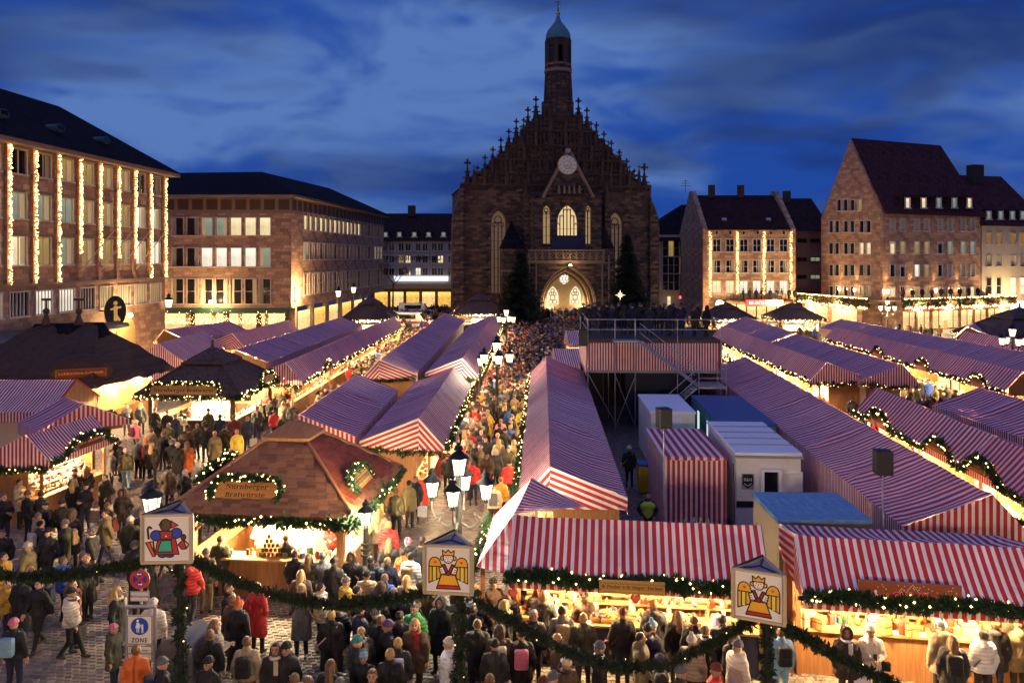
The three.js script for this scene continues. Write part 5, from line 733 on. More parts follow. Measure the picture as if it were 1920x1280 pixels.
const kiosk = (o) => {
  const { x, D, w, d, he = 2.5, ha, rot = 0, label, near = false, mat = MT.shingleFar, lamps = 20, band = 0.62 } = o, t = thing('kiosk', label, 'kiosk', x, 0, -D, rot, o.grp);
  const c = [[-w / 2, d / 2], [w / 2, d / 2], [w / 2, -d / 2], [-w / 2, -d / 2]].map(([a, b]) => V(a, he, b)), ap = V(0, ha, 0), roof = group('roof', t);
  const K = c.map((p) => p.clone().lerp(ap, band));
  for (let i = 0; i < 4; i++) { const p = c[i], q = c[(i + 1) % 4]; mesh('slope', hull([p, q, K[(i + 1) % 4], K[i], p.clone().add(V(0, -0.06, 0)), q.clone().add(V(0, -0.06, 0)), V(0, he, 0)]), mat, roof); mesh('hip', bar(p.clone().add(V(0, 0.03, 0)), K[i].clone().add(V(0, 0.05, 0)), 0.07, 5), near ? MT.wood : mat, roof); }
  const ce = K.map((p) => p.clone().multiply(V(1.12, 1, 1.12)).add(V(0, 0.04, 0)));
  mesh('cap', hull([...ce, ...ce.map((p) => p.clone().add(V(0, 0.1, 0))), ap.clone().add(V(0, 0.1, 0))]), near ? MT.wood : mat, roof);
  mesh('finial', [cyl(0.05, 0.11, 0.3, 0, ha + 0.2, 0, 8), ball(0.09, 0, ha + 0.36, 0, 8, 6)], MT.woodD, roof);
  if (near) {                                              // courses of wooden shingles, one by one
    reseed(61); const sg = box(0.27, 0.022, 0.2), tones = [[0.24, 0.095, 0.035], [0.29, 0.12, 0.045], [0.18, 0.07, 0.03], [0.32, 0.14, 0.055]].map((q) => std(q, 0.7, { map: MT.shingle.map })), rest = [], rc = []; let n = 0;
    for (const f of [0, 1, 3, 2]) {
      const p = c[f], q = c[(f + 1) % 4], m = p.clone().add(q).multiplyScalar(0.5), up = ap.clone().sub(m), sl = up.length(); up.normalize(); const al = q.clone().sub(p), wl = al.length(); al.normalize(); const nn = al.clone().cross(up).normalize(); if (nn.y < 0) nn.negate();
      const B = new THREE.Matrix4().makeBasis(al, nn, nn.clone().cross(al).multiplyScalar(-1).negate());
      for (let r = 0; r < 21; r++) { const s = 0.08 + r * 0.118, half = wl / 2 * (1 - s / sl); if (s > sl * band) break; for (let u = -half + 0.14 + (r % 2) * 0.13; u < half - 0.08; u += 0.278) { const pos = m.clone().addScaledVector(up, s).addScaledVector(al, u + rr(-0.01, 0.01)).addScaledVector(nn, 0.045 + rr(0, 0.012)); const M = B.clone().multiply(new THREE.Matrix4().makeRotationX(0.09 + rr(-0.03, 0.03))); M.setPosition(pos); const k = Math.floor(rnd() * 4); if (n < 300 && f < 2) { mesh('shingle', sg, tones[k], roof).applyMatrix4(M); n++; } else { rest.push(M); rc.push(tones[k].color); } } }
    }
    inst('shingles', sg, MT.wood, rest, roof, rc.map((q) => q.clone().multiplyScalar(2.4)));
  }
  const bw = w - 1.5, bd = d - 1.5, ch = 1.08;
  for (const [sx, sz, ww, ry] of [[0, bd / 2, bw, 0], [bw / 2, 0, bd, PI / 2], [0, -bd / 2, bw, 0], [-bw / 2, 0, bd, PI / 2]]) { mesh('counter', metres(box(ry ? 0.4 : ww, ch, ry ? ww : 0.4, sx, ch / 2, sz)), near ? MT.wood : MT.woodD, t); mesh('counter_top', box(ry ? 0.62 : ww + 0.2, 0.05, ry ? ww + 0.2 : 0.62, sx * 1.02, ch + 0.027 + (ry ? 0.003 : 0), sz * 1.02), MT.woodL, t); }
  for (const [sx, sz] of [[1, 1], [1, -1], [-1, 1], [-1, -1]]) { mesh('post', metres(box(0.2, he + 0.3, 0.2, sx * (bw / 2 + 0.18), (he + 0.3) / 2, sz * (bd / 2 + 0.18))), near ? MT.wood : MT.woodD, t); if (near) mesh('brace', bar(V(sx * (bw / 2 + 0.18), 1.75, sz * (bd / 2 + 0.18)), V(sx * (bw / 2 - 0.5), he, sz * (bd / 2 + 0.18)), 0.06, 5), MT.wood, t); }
  mesh('ceiling', box(bw, 0.05, bd, 0, he + 0.05, 0), MT.creamIn, t); mesh('floor', box(bw, 0.06, bd, 0, 0.06, 0), MT.woodD, t);
  const inner = group('kitchen_block', t); mesh('core', box(bw * 0.42, 1.55, bd * 0.34, 0, 0.78, -0.1), MT.creamIn, inner); mesh('hood', box(bw * 0.5, 0.5, bd * 0.4, 0, 2.25, -0.1), MT.steel, inner);
  mesh('chimney_pipe', cyl(0.14, 0.14, 1.2, 0, 2.6, -0.1), MT.steel, inner);
  for (const [lx, lz] of [[-bw * 0.3, bd * 0.33], [bw * 0.3, bd * 0.33], [bw * 0.36, -bd * 0.2], [0, bd * 0.36]]) { mesh('lamp', ball(0.1, lx, 2.1, lz, 8, 6), MT.lamp, t); pointLight(t, lx, 2.1, lz, lamps, WARM, 4); }
  reseed(200 + Math.round(D)); const sp = []; for (let i = 0; i < 46; i++) { const a = rnd() < 0.55; sp.push(a ? [rr(-bw / 2, bw / 2), ch + 0.06, bd / 2 + rr(-0.2, 0.15), rr(0.08, 0.16)] : [bw / 2 + rr(-0.2, 0.15), ch + 0.06, rr(-bd / 2, bd / 2), rr(0.08, 0.16)]); } goods(t, sp);
  (o.signs ?? []).forEach((a) => arcSign(t, ...a));
  t.updateMatrixWorld(true);
  const e = 1.0, pts = []; const edge = (p, q) => { for (let i = 0; i <= 6; i++) pts.push(t.localToWorld(p.clone().lerp(q, i / 6).add(V(0, -0.12 + 0.03 * Math.sin(i * 2.3), 0)))); };
  edge(c[3], c[0]); edge(c[0], c[1]); edge(c[1], c[2]);
  garland(`garland under the eaves of the ${o.short}`, pts, 0.17, D < 30 ? 130 : D < 55 ? 60 : 30, D < 60 ? 8 : 6, D < 30 ? 0.034 : 0.042, 'lit garlands under kiosk eaves');
  return t;
};
const bratA = boardTex(512, 160, ['Nürnberger', 'Bratwürste'], '#d08c30', '#2c1503', 'serif', 0.78), bratB = boardTex(512, 72, ['Nürnberger Bratwurst'], '#dcae60', '#2c1503', 'serif', 0.62);
kiosk({ x: -6.75, D: 24.75, w: 5.5, d: 5.45, ha: 4.55, band: 0.76, rot: -0.1, near: true, mat: MT.shingle, lamps: 82, label: 'large brown shingled sausage kiosk with cap roof and glowing counter', short: 'brown shingled sausage kiosk', signs: [[-0.55, 3.02, 2.2, 0, 1.75, 0.52, bratA, -0.62], [2.28, 3.0, 0.55, PI / 2, 1.55, 0.46, bratB, -0.62], [-2.3, 3.1, 0.4, -PI / 2, 1.8, 0.5, null, -0.62, true, MT.black]] });
kiosk({ x: -16.75, D: 44.7, w: 5.5, d: 6.4, ha: 4.6, rot: -0.04, label: 'second sausage kiosk with dark pyramid roof and long lettered board', short: 'second sausage kiosk', lamps: 140, signs: [[-0.2, 2.75, 3.15, 0, 3.5, 0.5, bratB, -0.15], [2.7, 2.75, -1.2, PI / 2, 1.8, 0.45, null, -0.2]] });
for (const [x, D, w, lab] of [[-17, 96, 6, 'dark pyramid kiosk beside the corner building street front'], [26.0, 97, 5.6, 'dark pyramid kiosk below the restaurant sign, church side'], [33.7, 96, 5.8, 'dark pyramid kiosk below the restaurant sign, house side'], [-4.2, 106, 7, 'broad low kiosk beside the fir tree by the church'], [47, 74, 8, 'dark pyramid kiosk at the right edge']]) kiosk({ x, D, w, d: w, ha: x > 20 && x < 40 ? 4.2 : 5, label: lab, short: lab, lamps: D > 100 ? 300 : 120 });
{ // thatched gingerbread hut
  const t = thing('gingerbread_hut', 'large dark thatched hut with hipped roof, two ridge finials and lettered dormers', 'market hut', -27, 0, -47.5, R(-3));
  const e = [V(-5.5, 2.55, 4.2), V(4.6, 2.55, 4.2), V(5.6, 2.55, -3.6), V(-5.5, 2.55, -4.4)], r0 = V(-1.0, 5.6, 0), r1 = V(2.3, 5.7, -0.2), roof = group('roof', t);
  reseed(88); const thatch = std([0.085, 0.05, 0.03], 0.95, { map: tStone, bumpMap: rep(tFold, 1.2), bumpScale: 0.12 });
  const rough = (A, B, C, Dd) => { const g = sheet(A, B, C, Dd, 18, 10), p = g.attributes.position; for (let i = 0; i < p.count; i++) { const q = fbm(p.getX(i) * 1.1 + 7, p.getZ(i) * 1.1 + p.getY(i), 3, 4) - 0.5; p.setY(i, p.getY(i) + q * 0.5); } g.computeVertexNormals(); return g; };
  mesh('front_slope', rough(r0, r1, e[1], e[0]), thatch, roof); mesh('end_slope', rough(r1, r1.clone().add(V(0.02, 0, -0.05)), e[2], e[1]), thatch, roof); mesh('end_slope', rough(r0.clone().add(V(-0.02, 0, -0.05)), r0, e[0], e[3]), thatch, roof); mesh('back_slope', rough(r1, r0, e[3], e[2]), thatch, roof);
  mesh('ridge_cap', hull([r0.clone().add(V(-0.4, 0.1, 0)), r1.clone().add(V(0.4, 0.1, 0)), V(-1.6, 4.75, 0.95), V(3.0, 4.75, 0.95), V(-1.6, 4.75, -0.95), V(3.0, 4.75, -0.95)]), MT.slate, roof);
  for (const x of [-0.7, 1.3]) mesh('finial', [cyl(0.08, 0.28, 0.7, x, 6.0, 0, 8), ball(0.2, x, 6.45, 0, 8, 6), bar(V(x, 6.4, 0), V(x, 7.2, 0), 0.05), box(0.6, 0.14, 0.05, x, 7.15, 0)], MT.woodD, roof);
  for (const [x, y, z, ry, tx, w] of [[3.4, 3.25, 3.2, R(28), boardTex(256, 64, ['Lebkuchen-Schmidt'], '#8a4c16', '#f0b050'), 2.5], [-3.2, 3.2, 4.0, 0, boardTex(256, 64, ['Schmidt Gisela'], '#5a351a', '#c08a50'), 2.2]]) { const d = group('dormer', t, x, y, z, ry); mesh('dormer_roof', lathe([[0, 0], [w * 0.62, 0], [w * 0.62, 1.7], [0, 1.7]], 14).rotateX(-PI / 2).scale(1, 0.55, 1).translate(0, 0.1, 0.1), thatch, d); mesh('board', rbox(w, 0.5, 0.08, 0, 0.05, 0.22, 0.03), MT.wood, d); mesh('lettering', new THREE.PlaneGeometry(w * 0.94, 0.44).translate(0, 0.05, 0.27), std([1, 1, 1], 0.7, { map: tx }), d); }
  mesh('wall', metres(box(8.4, 2.6, 6.2, -0.2, 1.3, 0)), MT.woodL, t); mesh('counter', metres(box(8.6, 1.0, 0.5, -0.2, 0.5, 3.45)), MT.wood, t); mesh('counter', metres(box(0.5, 1.0, 6, 4.3, 0.5, 0)), MT.wood, t);
  for (let i = 0; i < 5; i++) mesh('window', box(1.2, 1.1, 0.05, -3.4 + i * 1.6, 1.75, 3.14), MT.litWarm, t);
  for (const [x, z] of [[-3, 3.6], [0, 3.6], [3, 3.6], [4.6, 1], [4.6, -2]]) { mesh('lamp', ball(0.1, x, 2.2, z, 8, 6), MT.lamp, t); pointLight(t, x, 2.2, z, 45, WARM, 4); }
}
// ---------- street lamps ----------
const lantern = (parent, x, y, z, k, I) => {
  const g = group('lantern', parent, x, y, z);
  mesh('glass', new THREE.CylinderGeometry(0.235, 0.15, 0.48, 6).scale(k, k, k), MT.lantern, g);
  mesh('roof', [new THREE.ConeGeometry(0.33, 0.26, 6).translate(0, 0.37, 0), cyl(0.1, 0.16, 0.1, 0, 0.52, 0, 6), ball(0.06, 0, 0.62, 0, 6, 5)].map((q) => q.scale(k, k, k)), MT.iron, g);
  const fr = []; for (let i = 0; i < 6; i++) { const a = i * PI / 3; fr.push(bar(V(0.16 * k * Math.sin(a), -0.25 * k, 0.16 * k * Math.cos(a)), V(0.25 * k * Math.sin(a), 0.25 * k, 0.25 * k * Math.cos(a)), 0.014 * k, 4)); } fr.push(cyl(0.05, 0.09, 0.14, 0, -0.31, 0, 6).scale(k, k, k));
  mesh('frame', fr, MT.iron, g); pointLight(g, 0, 0, 0, I, WHITE, 6); return g;
};
const lampPost = (label, x, D, h, k, n, I, ry = 0) => {
  const t = thing('street_lamp', label, 'street lamp', x, 0, -D, ry);
  mesh('post', [cyl(0.075, 0.11, h - 0.3, 0, (h - 0.3) / 2, 0, 10), lathe([[0.24, 0], [0.24, 0.2], [0.17, 0.28], [0.19, 0.4], [0.13, 0.5], [0.13, 0.8], [0.1, 0.9]], 12)].concat([1.6, 1.75, 1.9].map((y) => cyl(0.15, 0.15, 0.06, 0, y, 0, 10))), std([0.06, 0.065, 0.055], 0.5, { metalness: 0.4 }), t);
  if (n) lantern(t, 0, h, 0, k * 1.12, I);
  for (let i = 0; i < n; i++) { const a = i * 2 * PI / n + 0.35, c = Math.cos(a), s = Math.sin(a), q = (r, y) => V(r * c, y, r * s); mesh('arm', new THREE.TubeGeometry(new THREE.CatmullRomCurve3([q(0.05, h - 1.45), q(0.3, h - 1.6), q(0.5, h - 1.45), q(0.42, h - 1.25), q(0.62, h - 1.35), q(0.72, h - 1.1), q(0.72, h - 0.95)]), 24, 0.028, 6), std([0.2, 0.19, 0.15], 0.4, { metalness: 0.5 }), t); lantern(t, 0.72 * c, h - 0.62, 0.72 * s, k, I * 0.6); }
  if (!n) lantern(t, 0, h, 0, k, I);
  return t;
};
lampPost('large four-armed lantern post before the red counter stalls', -1.4, 21, 4.15, 0.82, 4, 40, 0.2);
lampPost('second four-armed lantern post in the packed middle alley', -0.85, 45, 4.6, 0.95, 4, 75, 0.5);
lampPost('third four-armed lantern post near the church fir tree', -0.55, 76, 4.4, 1.05, 4, 110);
lampPost('four-armed lantern post at the right edge', 35.7, 57, 4.3, 0.95, 4, 110, 0.3);
lampPost('four-armed lantern post before the flower terrace', 42.3, 90, 4.6, 0.95, 4, 100);
lampPost('single lantern beside the doll sign', -10.0, 22.2, 2.75, 1.05, 0, 110);
lampPost('single lantern by the corner building street front', -21.5, 99, 5.2, 1.5, 0, 150);
lampPost('single lantern farther along the street front', -21, 106, 5.4, 1.5, 0, 150);
{ const t = thing('wall_lamp', 'lantern on the far corner of the brown office building', 'wall lamp', -35.0, 5.0, -81.5); lantern(t, 0, 0, 0, 1.6, 50); mesh('bracket', bar(V(-0.9, 0.5, 0), V(0, 0.55, 0), 0.04), MT.iron, t); }
lampPost('single lantern at the kiosk corner beside the red-coated queue', -3.95, 21.6, 2.6, 0.75, 0, 90);
lampPost('single lantern in the dense crowd beside the middle lamp', -1.9, 48, 3.4, 0.9, 0, 80);
// ---------- picture boxes on garlanded posts ----------
const picBox = (label, px, pyC, D, ry, tx, postPx) => {
  const c = atD(px, pyC, D), w = 0.95, h = 0.9, t = thing('picture_box', label, 'sign', c.x, c.y, c.z, ry), rad = w / Math.sqrt(12), fm = std([0.45, 0.36, 0.22], 0.5);
  for (let i = 0; i < 3; i++) { const g = group('side_panel', t, 0, 0, 0, i * 2 * PI / 3); mesh('panel', box(w - 0.06, h - 0.06, 0.03, 0, 0, rad - 0.03), MT.white, g); mesh('picture', new THREE.PlaneGeometry(w - 0.09, h - 0.09).translate(0, 0, rad - 0.012), std([1, 1, 1], 0.45, { map: tx }), g); mesh('frame', [box(w + 0.02, 0.05, 0.07, 0, h / 2, rad - 0.02), box(w + 0.02, 0.05, 0.07, 0, -h / 2, rad - 0.02), box(0.05, h - 0.05, 0.06, -w / 2, 0, rad - 0.022), box(0.05, h - 0.05, 0.06, w / 2, 0, rad - 0.022)], fm, g); }
  { const tri = new THREE.Shape([0, 1, 2].map((i) => new THREE.Vector2(rad * 1.85 * Math.sin(i * 2.0944 + PI), -rad * 1.85 * Math.cos(i * 2.0944 + PI)))); mesh('top_panel', ext(tri, 0.015).rotateX(-PI / 2).translate(0, h / 2 - 0.02, 0), std([0.34, 0.29, 0.33], 0.4), t); }
  mesh('top_frame', [0, 1, 2].map((i) => bar(V(rad * 2 * Math.sin(i * 2.094 + PI), h / 2, rad * 2 * Math.cos(i * 2.094 + PI)), V(0, h / 2 + 0.03, 0), 0.018)).concat([bar(V(-w / 2, h / 2 + 0.01, rad * 0.9), V(0, h / 2 + 0.08, -rad * 1.6), 0.02)]), MT.iron, t);
  const bx = (postPx - px) * D / F, p = thing('garlanded_post', `dark post wound with fir garland under the ${label.split(',')[0]}${label.includes('aslant') ? ' turned aslant' : ''}`, 'post', c.x + bx * Math.cos(ry), 0, c.z - 0.0);
  mesh('pole', cyl(0.07, 0.08, c.y - h / 2, 0, (c.y - h / 2) / 2, 0), MT.iron, p);
  const pts = []; for (let i = 0; i <= 40; i++) pts.push(V(0.05 * Math.sin(i * 1.3), (c.y - h / 2) * i / 40, 0.05 * Math.cos(i * 1.3))); garlandParts(p, pts, 0.125, 170, 1.5, 0.014, MT.leaf);
  return c;
};
const s1 = picBox('doll picture sign with umbrella and bundle', 322, 1001, 15.6, R(3), dollTex, 338), s2 = picBox('angel picture sign, square to the view, beside the lantern post', 845, 1058, 15.6, R(-6), angelTex, 862), s3 = picBox('angel picture sign, turned aslant, between the two striped front stalls', 1426, 1108, 15.2, R(-24), angelTex, 1440);
const swag = (label, list, D) => garland(label, list.map(([x, y, d]) => atD(x, y, d ?? D)), 0.105, 210, 1.2, 0.012, 'dark fir swags between the picture signs', 'fir_swag', MT.leaf);
swag('dark fir swag from the left edge to the doll sign', [[-60, 1070], [40, 1082], [140, 1076], [225, 1062], [300, 1049]], 15.6);
swag('dark fir swag sagging between doll sign and square angel sign', [[360, 1046], [430, 1085], [520, 1116], [620, 1133], [720, 1126], [800, 1110]], 15.6);
swag('dark fir swag sagging between the two angel signs', [[893, 1125], [960, 1166], [1050, 1215], [1150, 1249], [1250, 1245], [1340, 1205], [1408, 1163]], 15.4);
swag('dark fir swag falling from the slanted angel sign to the edge', [[1470, 1175], [1550, 1218], [1640, 1265], [1720, 1300]], 15.3);
{ // traffic signs
  const D = 17.2, c = atD(262, 1180, D), t = thing('traffic_sign', 'pedestrian zone sign with no-stopping sign and rescue lane plate above', 'traffic sign', c.x, 0, c.z), y = (py) => EYE - (py - HOR) * D / F;
  for (const s of [-1, 1]) mesh('post', cyl(0.035, 0.035, y(1138), s * 0.31, y(1138) / 2, -0.03), MT.steel, t);
  mesh('frame', [bar(V(-0.31, y(1138), -0.03), V(0.31, y(1138), -0.03), 0.035), bar(V(0, y(1138), -0.05), V(0, y(1065), -0.05), 0.03)], MT.steel, t);
  const zone = canvasTex(256, 300, (x) => { x.fillStyle = '#d8d2cc'; x.fillRect(0, 0, 256, 300); x.strokeStyle = '#222'; x.lineWidth = 5; x.strokeRect(6, 6, 244, 288); x.fillStyle = '#1546a8'; x.beginPath(); x.arc(128, 112, 90, 0, 7); x.fill(); x.fillStyle = '#e8e8ee'; x.beginPath(); x.arc(108, 55, 13, 0, 7); x.fill(); x.beginPath(); x.moveTo(98, 72); x.lineTo(118, 72); x.lineTo(136, 130); x.lineTo(84, 130); x.fill(); x.fillRect(96, 130, 10, 45); x.fillRect(112, 130, 10, 45); x.beginPath(); x.arc(156, 100, 10, 0, 7); x.fill(); x.fillRect(147, 112, 18, 36); x.fillRect(147, 146, 7, 34); x.fillRect(158, 146, 7, 34); x.lineWidth = 8; x.strokeStyle = '#e8e8ee'; x.beginPath(); x.moveTo(118, 78); x.lineTo(148, 118); x.stroke(); x.fillStyle = '#1c1c22'; x.font = 'bold 62px sans-serif'; x.textAlign = 'center'; x.fillText('ZONE', 128, 278); });
  const plate = (n, w, h, py, tx) => { const g = group(n, t, 0, y(py), 0.01); mesh('plate', rbox(w, h, 0.02, 0, 0, 0, 0.008), MT.steel, g); mesh('print', new THREE.PlaneGeometry(w * 0.97, h * 0.97).translate(0, 0, 0.012), std([1, 1, 1], 0.4, { map: tx }), g); return g; };
  plate('zone_plate', 0.56, 0.64, 1180, zone); const small = (l, k) => canvasTex(256, 128, (x) => { x.fillStyle = '#d0cac4'; x.fillRect(0, 0, 256, 128); x.strokeStyle = '#222'; x.lineWidth = 5; x.strokeRect(5, 5, 246, 118); x.fillStyle = '#1c1c22'; x.textAlign = 'center'; x.font = 'bold ' + k + 'px sans-serif'; l.forEach((s, i) => x.fillText(s, 128, 64 + k * 0.36 + (i - (l.length - 1) / 2) * k * 1.15)); });
  plate('supplement_plate', 0.56, 0.34, 1224, small(['Marktbeschicker', 'außerhalb Marktöffnung', 'frei'], 22)); plate('rescue_plate', 0.42, 0.22, 1117, small(['Rettungsweg'], 38));
  const ns = canvasTex(256, 256, (x) => { x.fillStyle = '#c4301a'; x.fillRect(0, 0, 256, 256); x.fillStyle = '#1c3c9c'; x.beginPath(); x.arc(128, 128, 92, 0, 7); x.fill(); x.strokeStyle = '#c4301a'; x.lineWidth = 26; x.beginPath(); x.moveTo(58, 58); x.lineTo(198, 198); x.moveTo(198, 58); x.lineTo(58, 198); x.stroke(); x.fillStyle = '#e8e8ee'; for (const [yy, s] of [[62, -1], [194, 1]]) { x.fillRect(104, yy - 7, 48, 14); x.beginPath(); x.moveTo(128 + s * 40, yy); x.lineTo(128 + s * 18, yy - 18); x.lineTo(128 + s * 18, yy + 18); x.fill(); } });
  const disc = group('round_sign', t, 0, y(1085), 0.01); mesh('plate', new THREE.CylinderGeometry(0.215, 0.215, 0.02, 28).rotateX(PI / 2), MT.steel, disc); mesh('print', new THREE.CircleGeometry(0.21, 28).translate(0, 0, 0.013), std([1, 1, 1], 0.4, { map: ns }), disc);
  const p = at(352, 1275, 0.4), bx = thing('street_cabinet', 'dark curved-top street cabinet behind the garlanded post', 'cabinet', p.x, 0, p.z, R(-15)); const sh = new THREE.Shape(); sh.moveTo(-0.45, 0); sh.lineTo(0.45, 0); sh.lineTo(0.45, 1.1); sh.quadraticCurveTo(0.4, 1.45, 0, 1.5); sh.quadraticCurveTo(-0.4, 1.45, -0.45, 1.1); sh.closePath(); mesh('body', ext(sh, 0.9, -0.45, 0.02), std([0.1, 0.1, 0.1], 0.4), bx); mesh('plinth', box(1.0, 0.14, 1.0, 0, 0.07, 0), MT.concrete, bx);
}
{ // painted sign and gift boxes of the mulled wine stall
  const D = 16.95, p = atD(1706, 1112, D), tx = canvasTex(1024, 192, (x) => { x.fillStyle = '#8a4424'; x.fillRect(0, 0, 1024, 192); x.strokeStyle = '#c9b9a8'; x.lineWidth = 6; x.beginPath(); x.moveTo(380, 110); x.lineTo(430, 50); x.lineTo(470, 90); x.lineTo(540, 12); x.lineTo(610, 90); x.lineTo(640, 150); x.lineTo(720, 110); x.stroke(); x.font = 'bold 100px sans-serif'; x.textAlign = 'center'; x.lineWidth = 14; x.strokeStyle = '#ff6a58'; x.strokeText('Glüh Alm', 560, 165); x.fillStyle = '#4a160e'; x.fillText('Glüh Alm', 560, 165); x.fillStyle = '#e8e2da'; x.beginPath(); x.arc(165, 95, 17, 0, 7); x.arc(165, 135, 26, 0, 7); x.fill(); for (let i = 0; i < 26; i++) { x.beginPath(); x.arc(60 + hash(i, 2, 3) * 920, 15 + hash(i, 5, 3) * 70, 5, 0, 7); x.fill(); } x.fillStyle = '#b0701e'; x.fillRect(240, 105, 62, 70); x.fillStyle = '#1f5a38'; x.beginPath(); x.moveTo(945, 50); x.lineTo(995, 165); x.lineTo(895, 165); x.fill(); x.fillStyle = '#7a4a28'; x.beginPath(); x.arc(840, 130, 45, 0, 7); x.fill(); x.fillStyle = '#1a1210'; x.fillRect(60, 90, 50, 85); });
  const t = thing('painted_board', 'brown painted board with snowman, mountains and red lettering over the counter', 'sign', p.x, p.y, p.z, R(-9.5)); mesh('board', rbox(2.05, 0.46, 0.05, 0, 0, 0, 0.012), MT.wood, t); mesh('print', new THREE.PlaneGeometry(2.02, 0.44).translate(0, 0, 0.028), std([1, 1, 1], 0.6, { map: tx }), t);
  const kinds = [[0.6, 0.33, 0.08], [0.42, 0.1, 0.05], [0.62, 0.45, 0.2], [0.7, 0.62, 0.5]];
  [[1512, 1160, .33, .34, 2], [1536, 1165, .27, .26, 0], [1637, 1165, .26, .3, 3], [1658, 1175, .26, .3, 0], [1676, 1170, .24, .34, 0], [1692, 1175, .24, .3, 1], [1704, 1178, .2, .24, 0], [1785, 1162, .2, .3, 1], [1810, 1172, .36, .3, 2], [1840, 1168, .22, .3, 0]].forEach(([px, py, w, h, k], i) => { const q = at(px, py, 1.22), b = thing('gift_box', `${['ochre', 'dark red', 'pale wooden', 'cream'][k]} gift box on the mulled wine counter, ${ORD[i]} from the picture sign end`, 'gift box', q.x, 1.085, q.z, R(20 + i * 31), 'gift boxes on the mulled wine counter'); mesh('carton', rbox(w, h, w * 0.9, 0, h / 2, 0, 0.012), std(kinds[k], 0.6), b); mesh('ribbon', [box(w + 0.008, 0.03, w * 0.9 + 0.008, 0, h * 0.6, 0), box(0.03, h + 0.008, w * 0.9 + 0.009, 0, h / 2, 0)], std([0.3, 0.05, 0.04], 0.6), b); });
  for (let i = 0; i < 5; i++) { const b = at(1560 + i * 70, 1225, 0.55); mesh('panel_joint', box(0.03, 0.9, 0.03, 0, 0, 0), MT.woodD, t).position.set(-1.9 + i * 0.95, -1.55, -1.27); }
}
{ // gingerbread hearts and jars
  [[962, 1112], [1092, 1108], [1192, 1122], [1316, 1112], [1268, 1108], [1100, 1088]].forEach(([x, y], i) => { const p = at(x, y, 1.75), t = thing('gingerbread_heart', `iced gingerbread heart hanging in the gingerbread stall, ${ORD[i]} of six`, 'gingerbread heart', p.x, p.y, p.z, 0, 'gingerbread hearts'), s = new THREE.Shape(); s.moveTo(0, -0.16); s.bezierCurveTo(-0.3, 0.04, -0.14, 0.24, 0, 0.1); s.bezierCurveTo(0.14, 0.24, 0.3, 0.04, 0, -0.16); mesh('heart', ext(s, 0.03, 0, 0.01), std([0.22, 0.07, 0.03], 0.6), t); mesh('icing', ext(s, 0.01, 0.032).scale(0.72, 0.72, 1.2), std([0.6, 0.12, 0.1], 0.6), t); mesh('ribbon', bar(V(0, 0.1, 0.01), V(0, 0.45, 0.01), 0.008, 4), MT.redCloth, t); t.scale.setScalar(0.66); });
  [[980, 1142], [1050, 1150], [1080, 1150], [1115, 1155], [1140, 1158], [1210, 1158], [1240, 1160], [1300, 1165]].forEach(([x, y], i) => { const p = at(x, y, 1.1), t = thing('sweets_tray', `tray of sweets on the gingerbread counter, ${ORD[i]} from the alley end`, 'tray', p.x, 1.03, p.z, 0, 'trays on the gingerbread counter'); mesh('tray', rbox(0.34, 0.1, 0.3, 0, 0.05, 0, 0.02), std(pick([[0.5, 0.2, 0.04], [0.55, 0.36, 0.12], [0.4, 0.08, 0.04]]), 0.6), t); reseed(i + 9); mesh('sweets', [...Array(9).keys()].map(() => ball(0.045, rr(-0.12, 0.12), 0.12, rr(-0.1, 0.1), 6, 5)), std(pick([[0.3, 0.12, 0.04], [0.5, 0.3, 0.1], [0.6, 0.5, 0.35]]), 0.6), t); });
  let n = 0; for (let r = 0; r < 5; r++) for (let i = 0; i < 6 - r - (r > 2 ? 1 : 0); i++) { const p = at(494 + i * 7.6 + r * 4.2, 1036 - r * 9, 1.13 + r * 0.13); const t = thing('mustard_jar', `dark jar in the kiosk counter pyramid, ${ORD[i]} in the ${['bottom', 'second', 'third', 'fourth', 'top'][r]} layer`, 'jar', p.x, 1.135 + r * 0.125, -22.75 - r * 0.01, 0, 'jars stacked in a pyramid'); mesh('jar', cyl(0.05, 0.05, 0.1, 0, 0.05, 0, 8), std([0.16, 0.05, 0.02], 0.3), t); mesh('lid', cyl(0.052, 0.052, 0.022, 0, 0.111, 0, 8), MT.gold, t); n++; }
  // tiers of ornaments in the left stall
  reseed(15); const t = thing('ornament_display', 'stepped display of tiny glittering ornaments behind the left wooden counter', 'display', -17.1, 0, -28.9, R(-7)), sp = [];
  for (let s = 0; s < 6; s++) { mesh('step', box(0.28, 0.04, 3.1, -0.1 - s * 0.24, 1.1 + s * 0.17, -1.7), MT.creamIn, t); for (let i = 0; i < 40; i++) sp.push([-0.1 - s * 0.24 + rr(-0.1, 0.1), 1.13 + s * 0.17, -0.2 - i * 0.075, rr(0.06, 0.12)]); }
  goods(t, sp, 'ornaments');
}
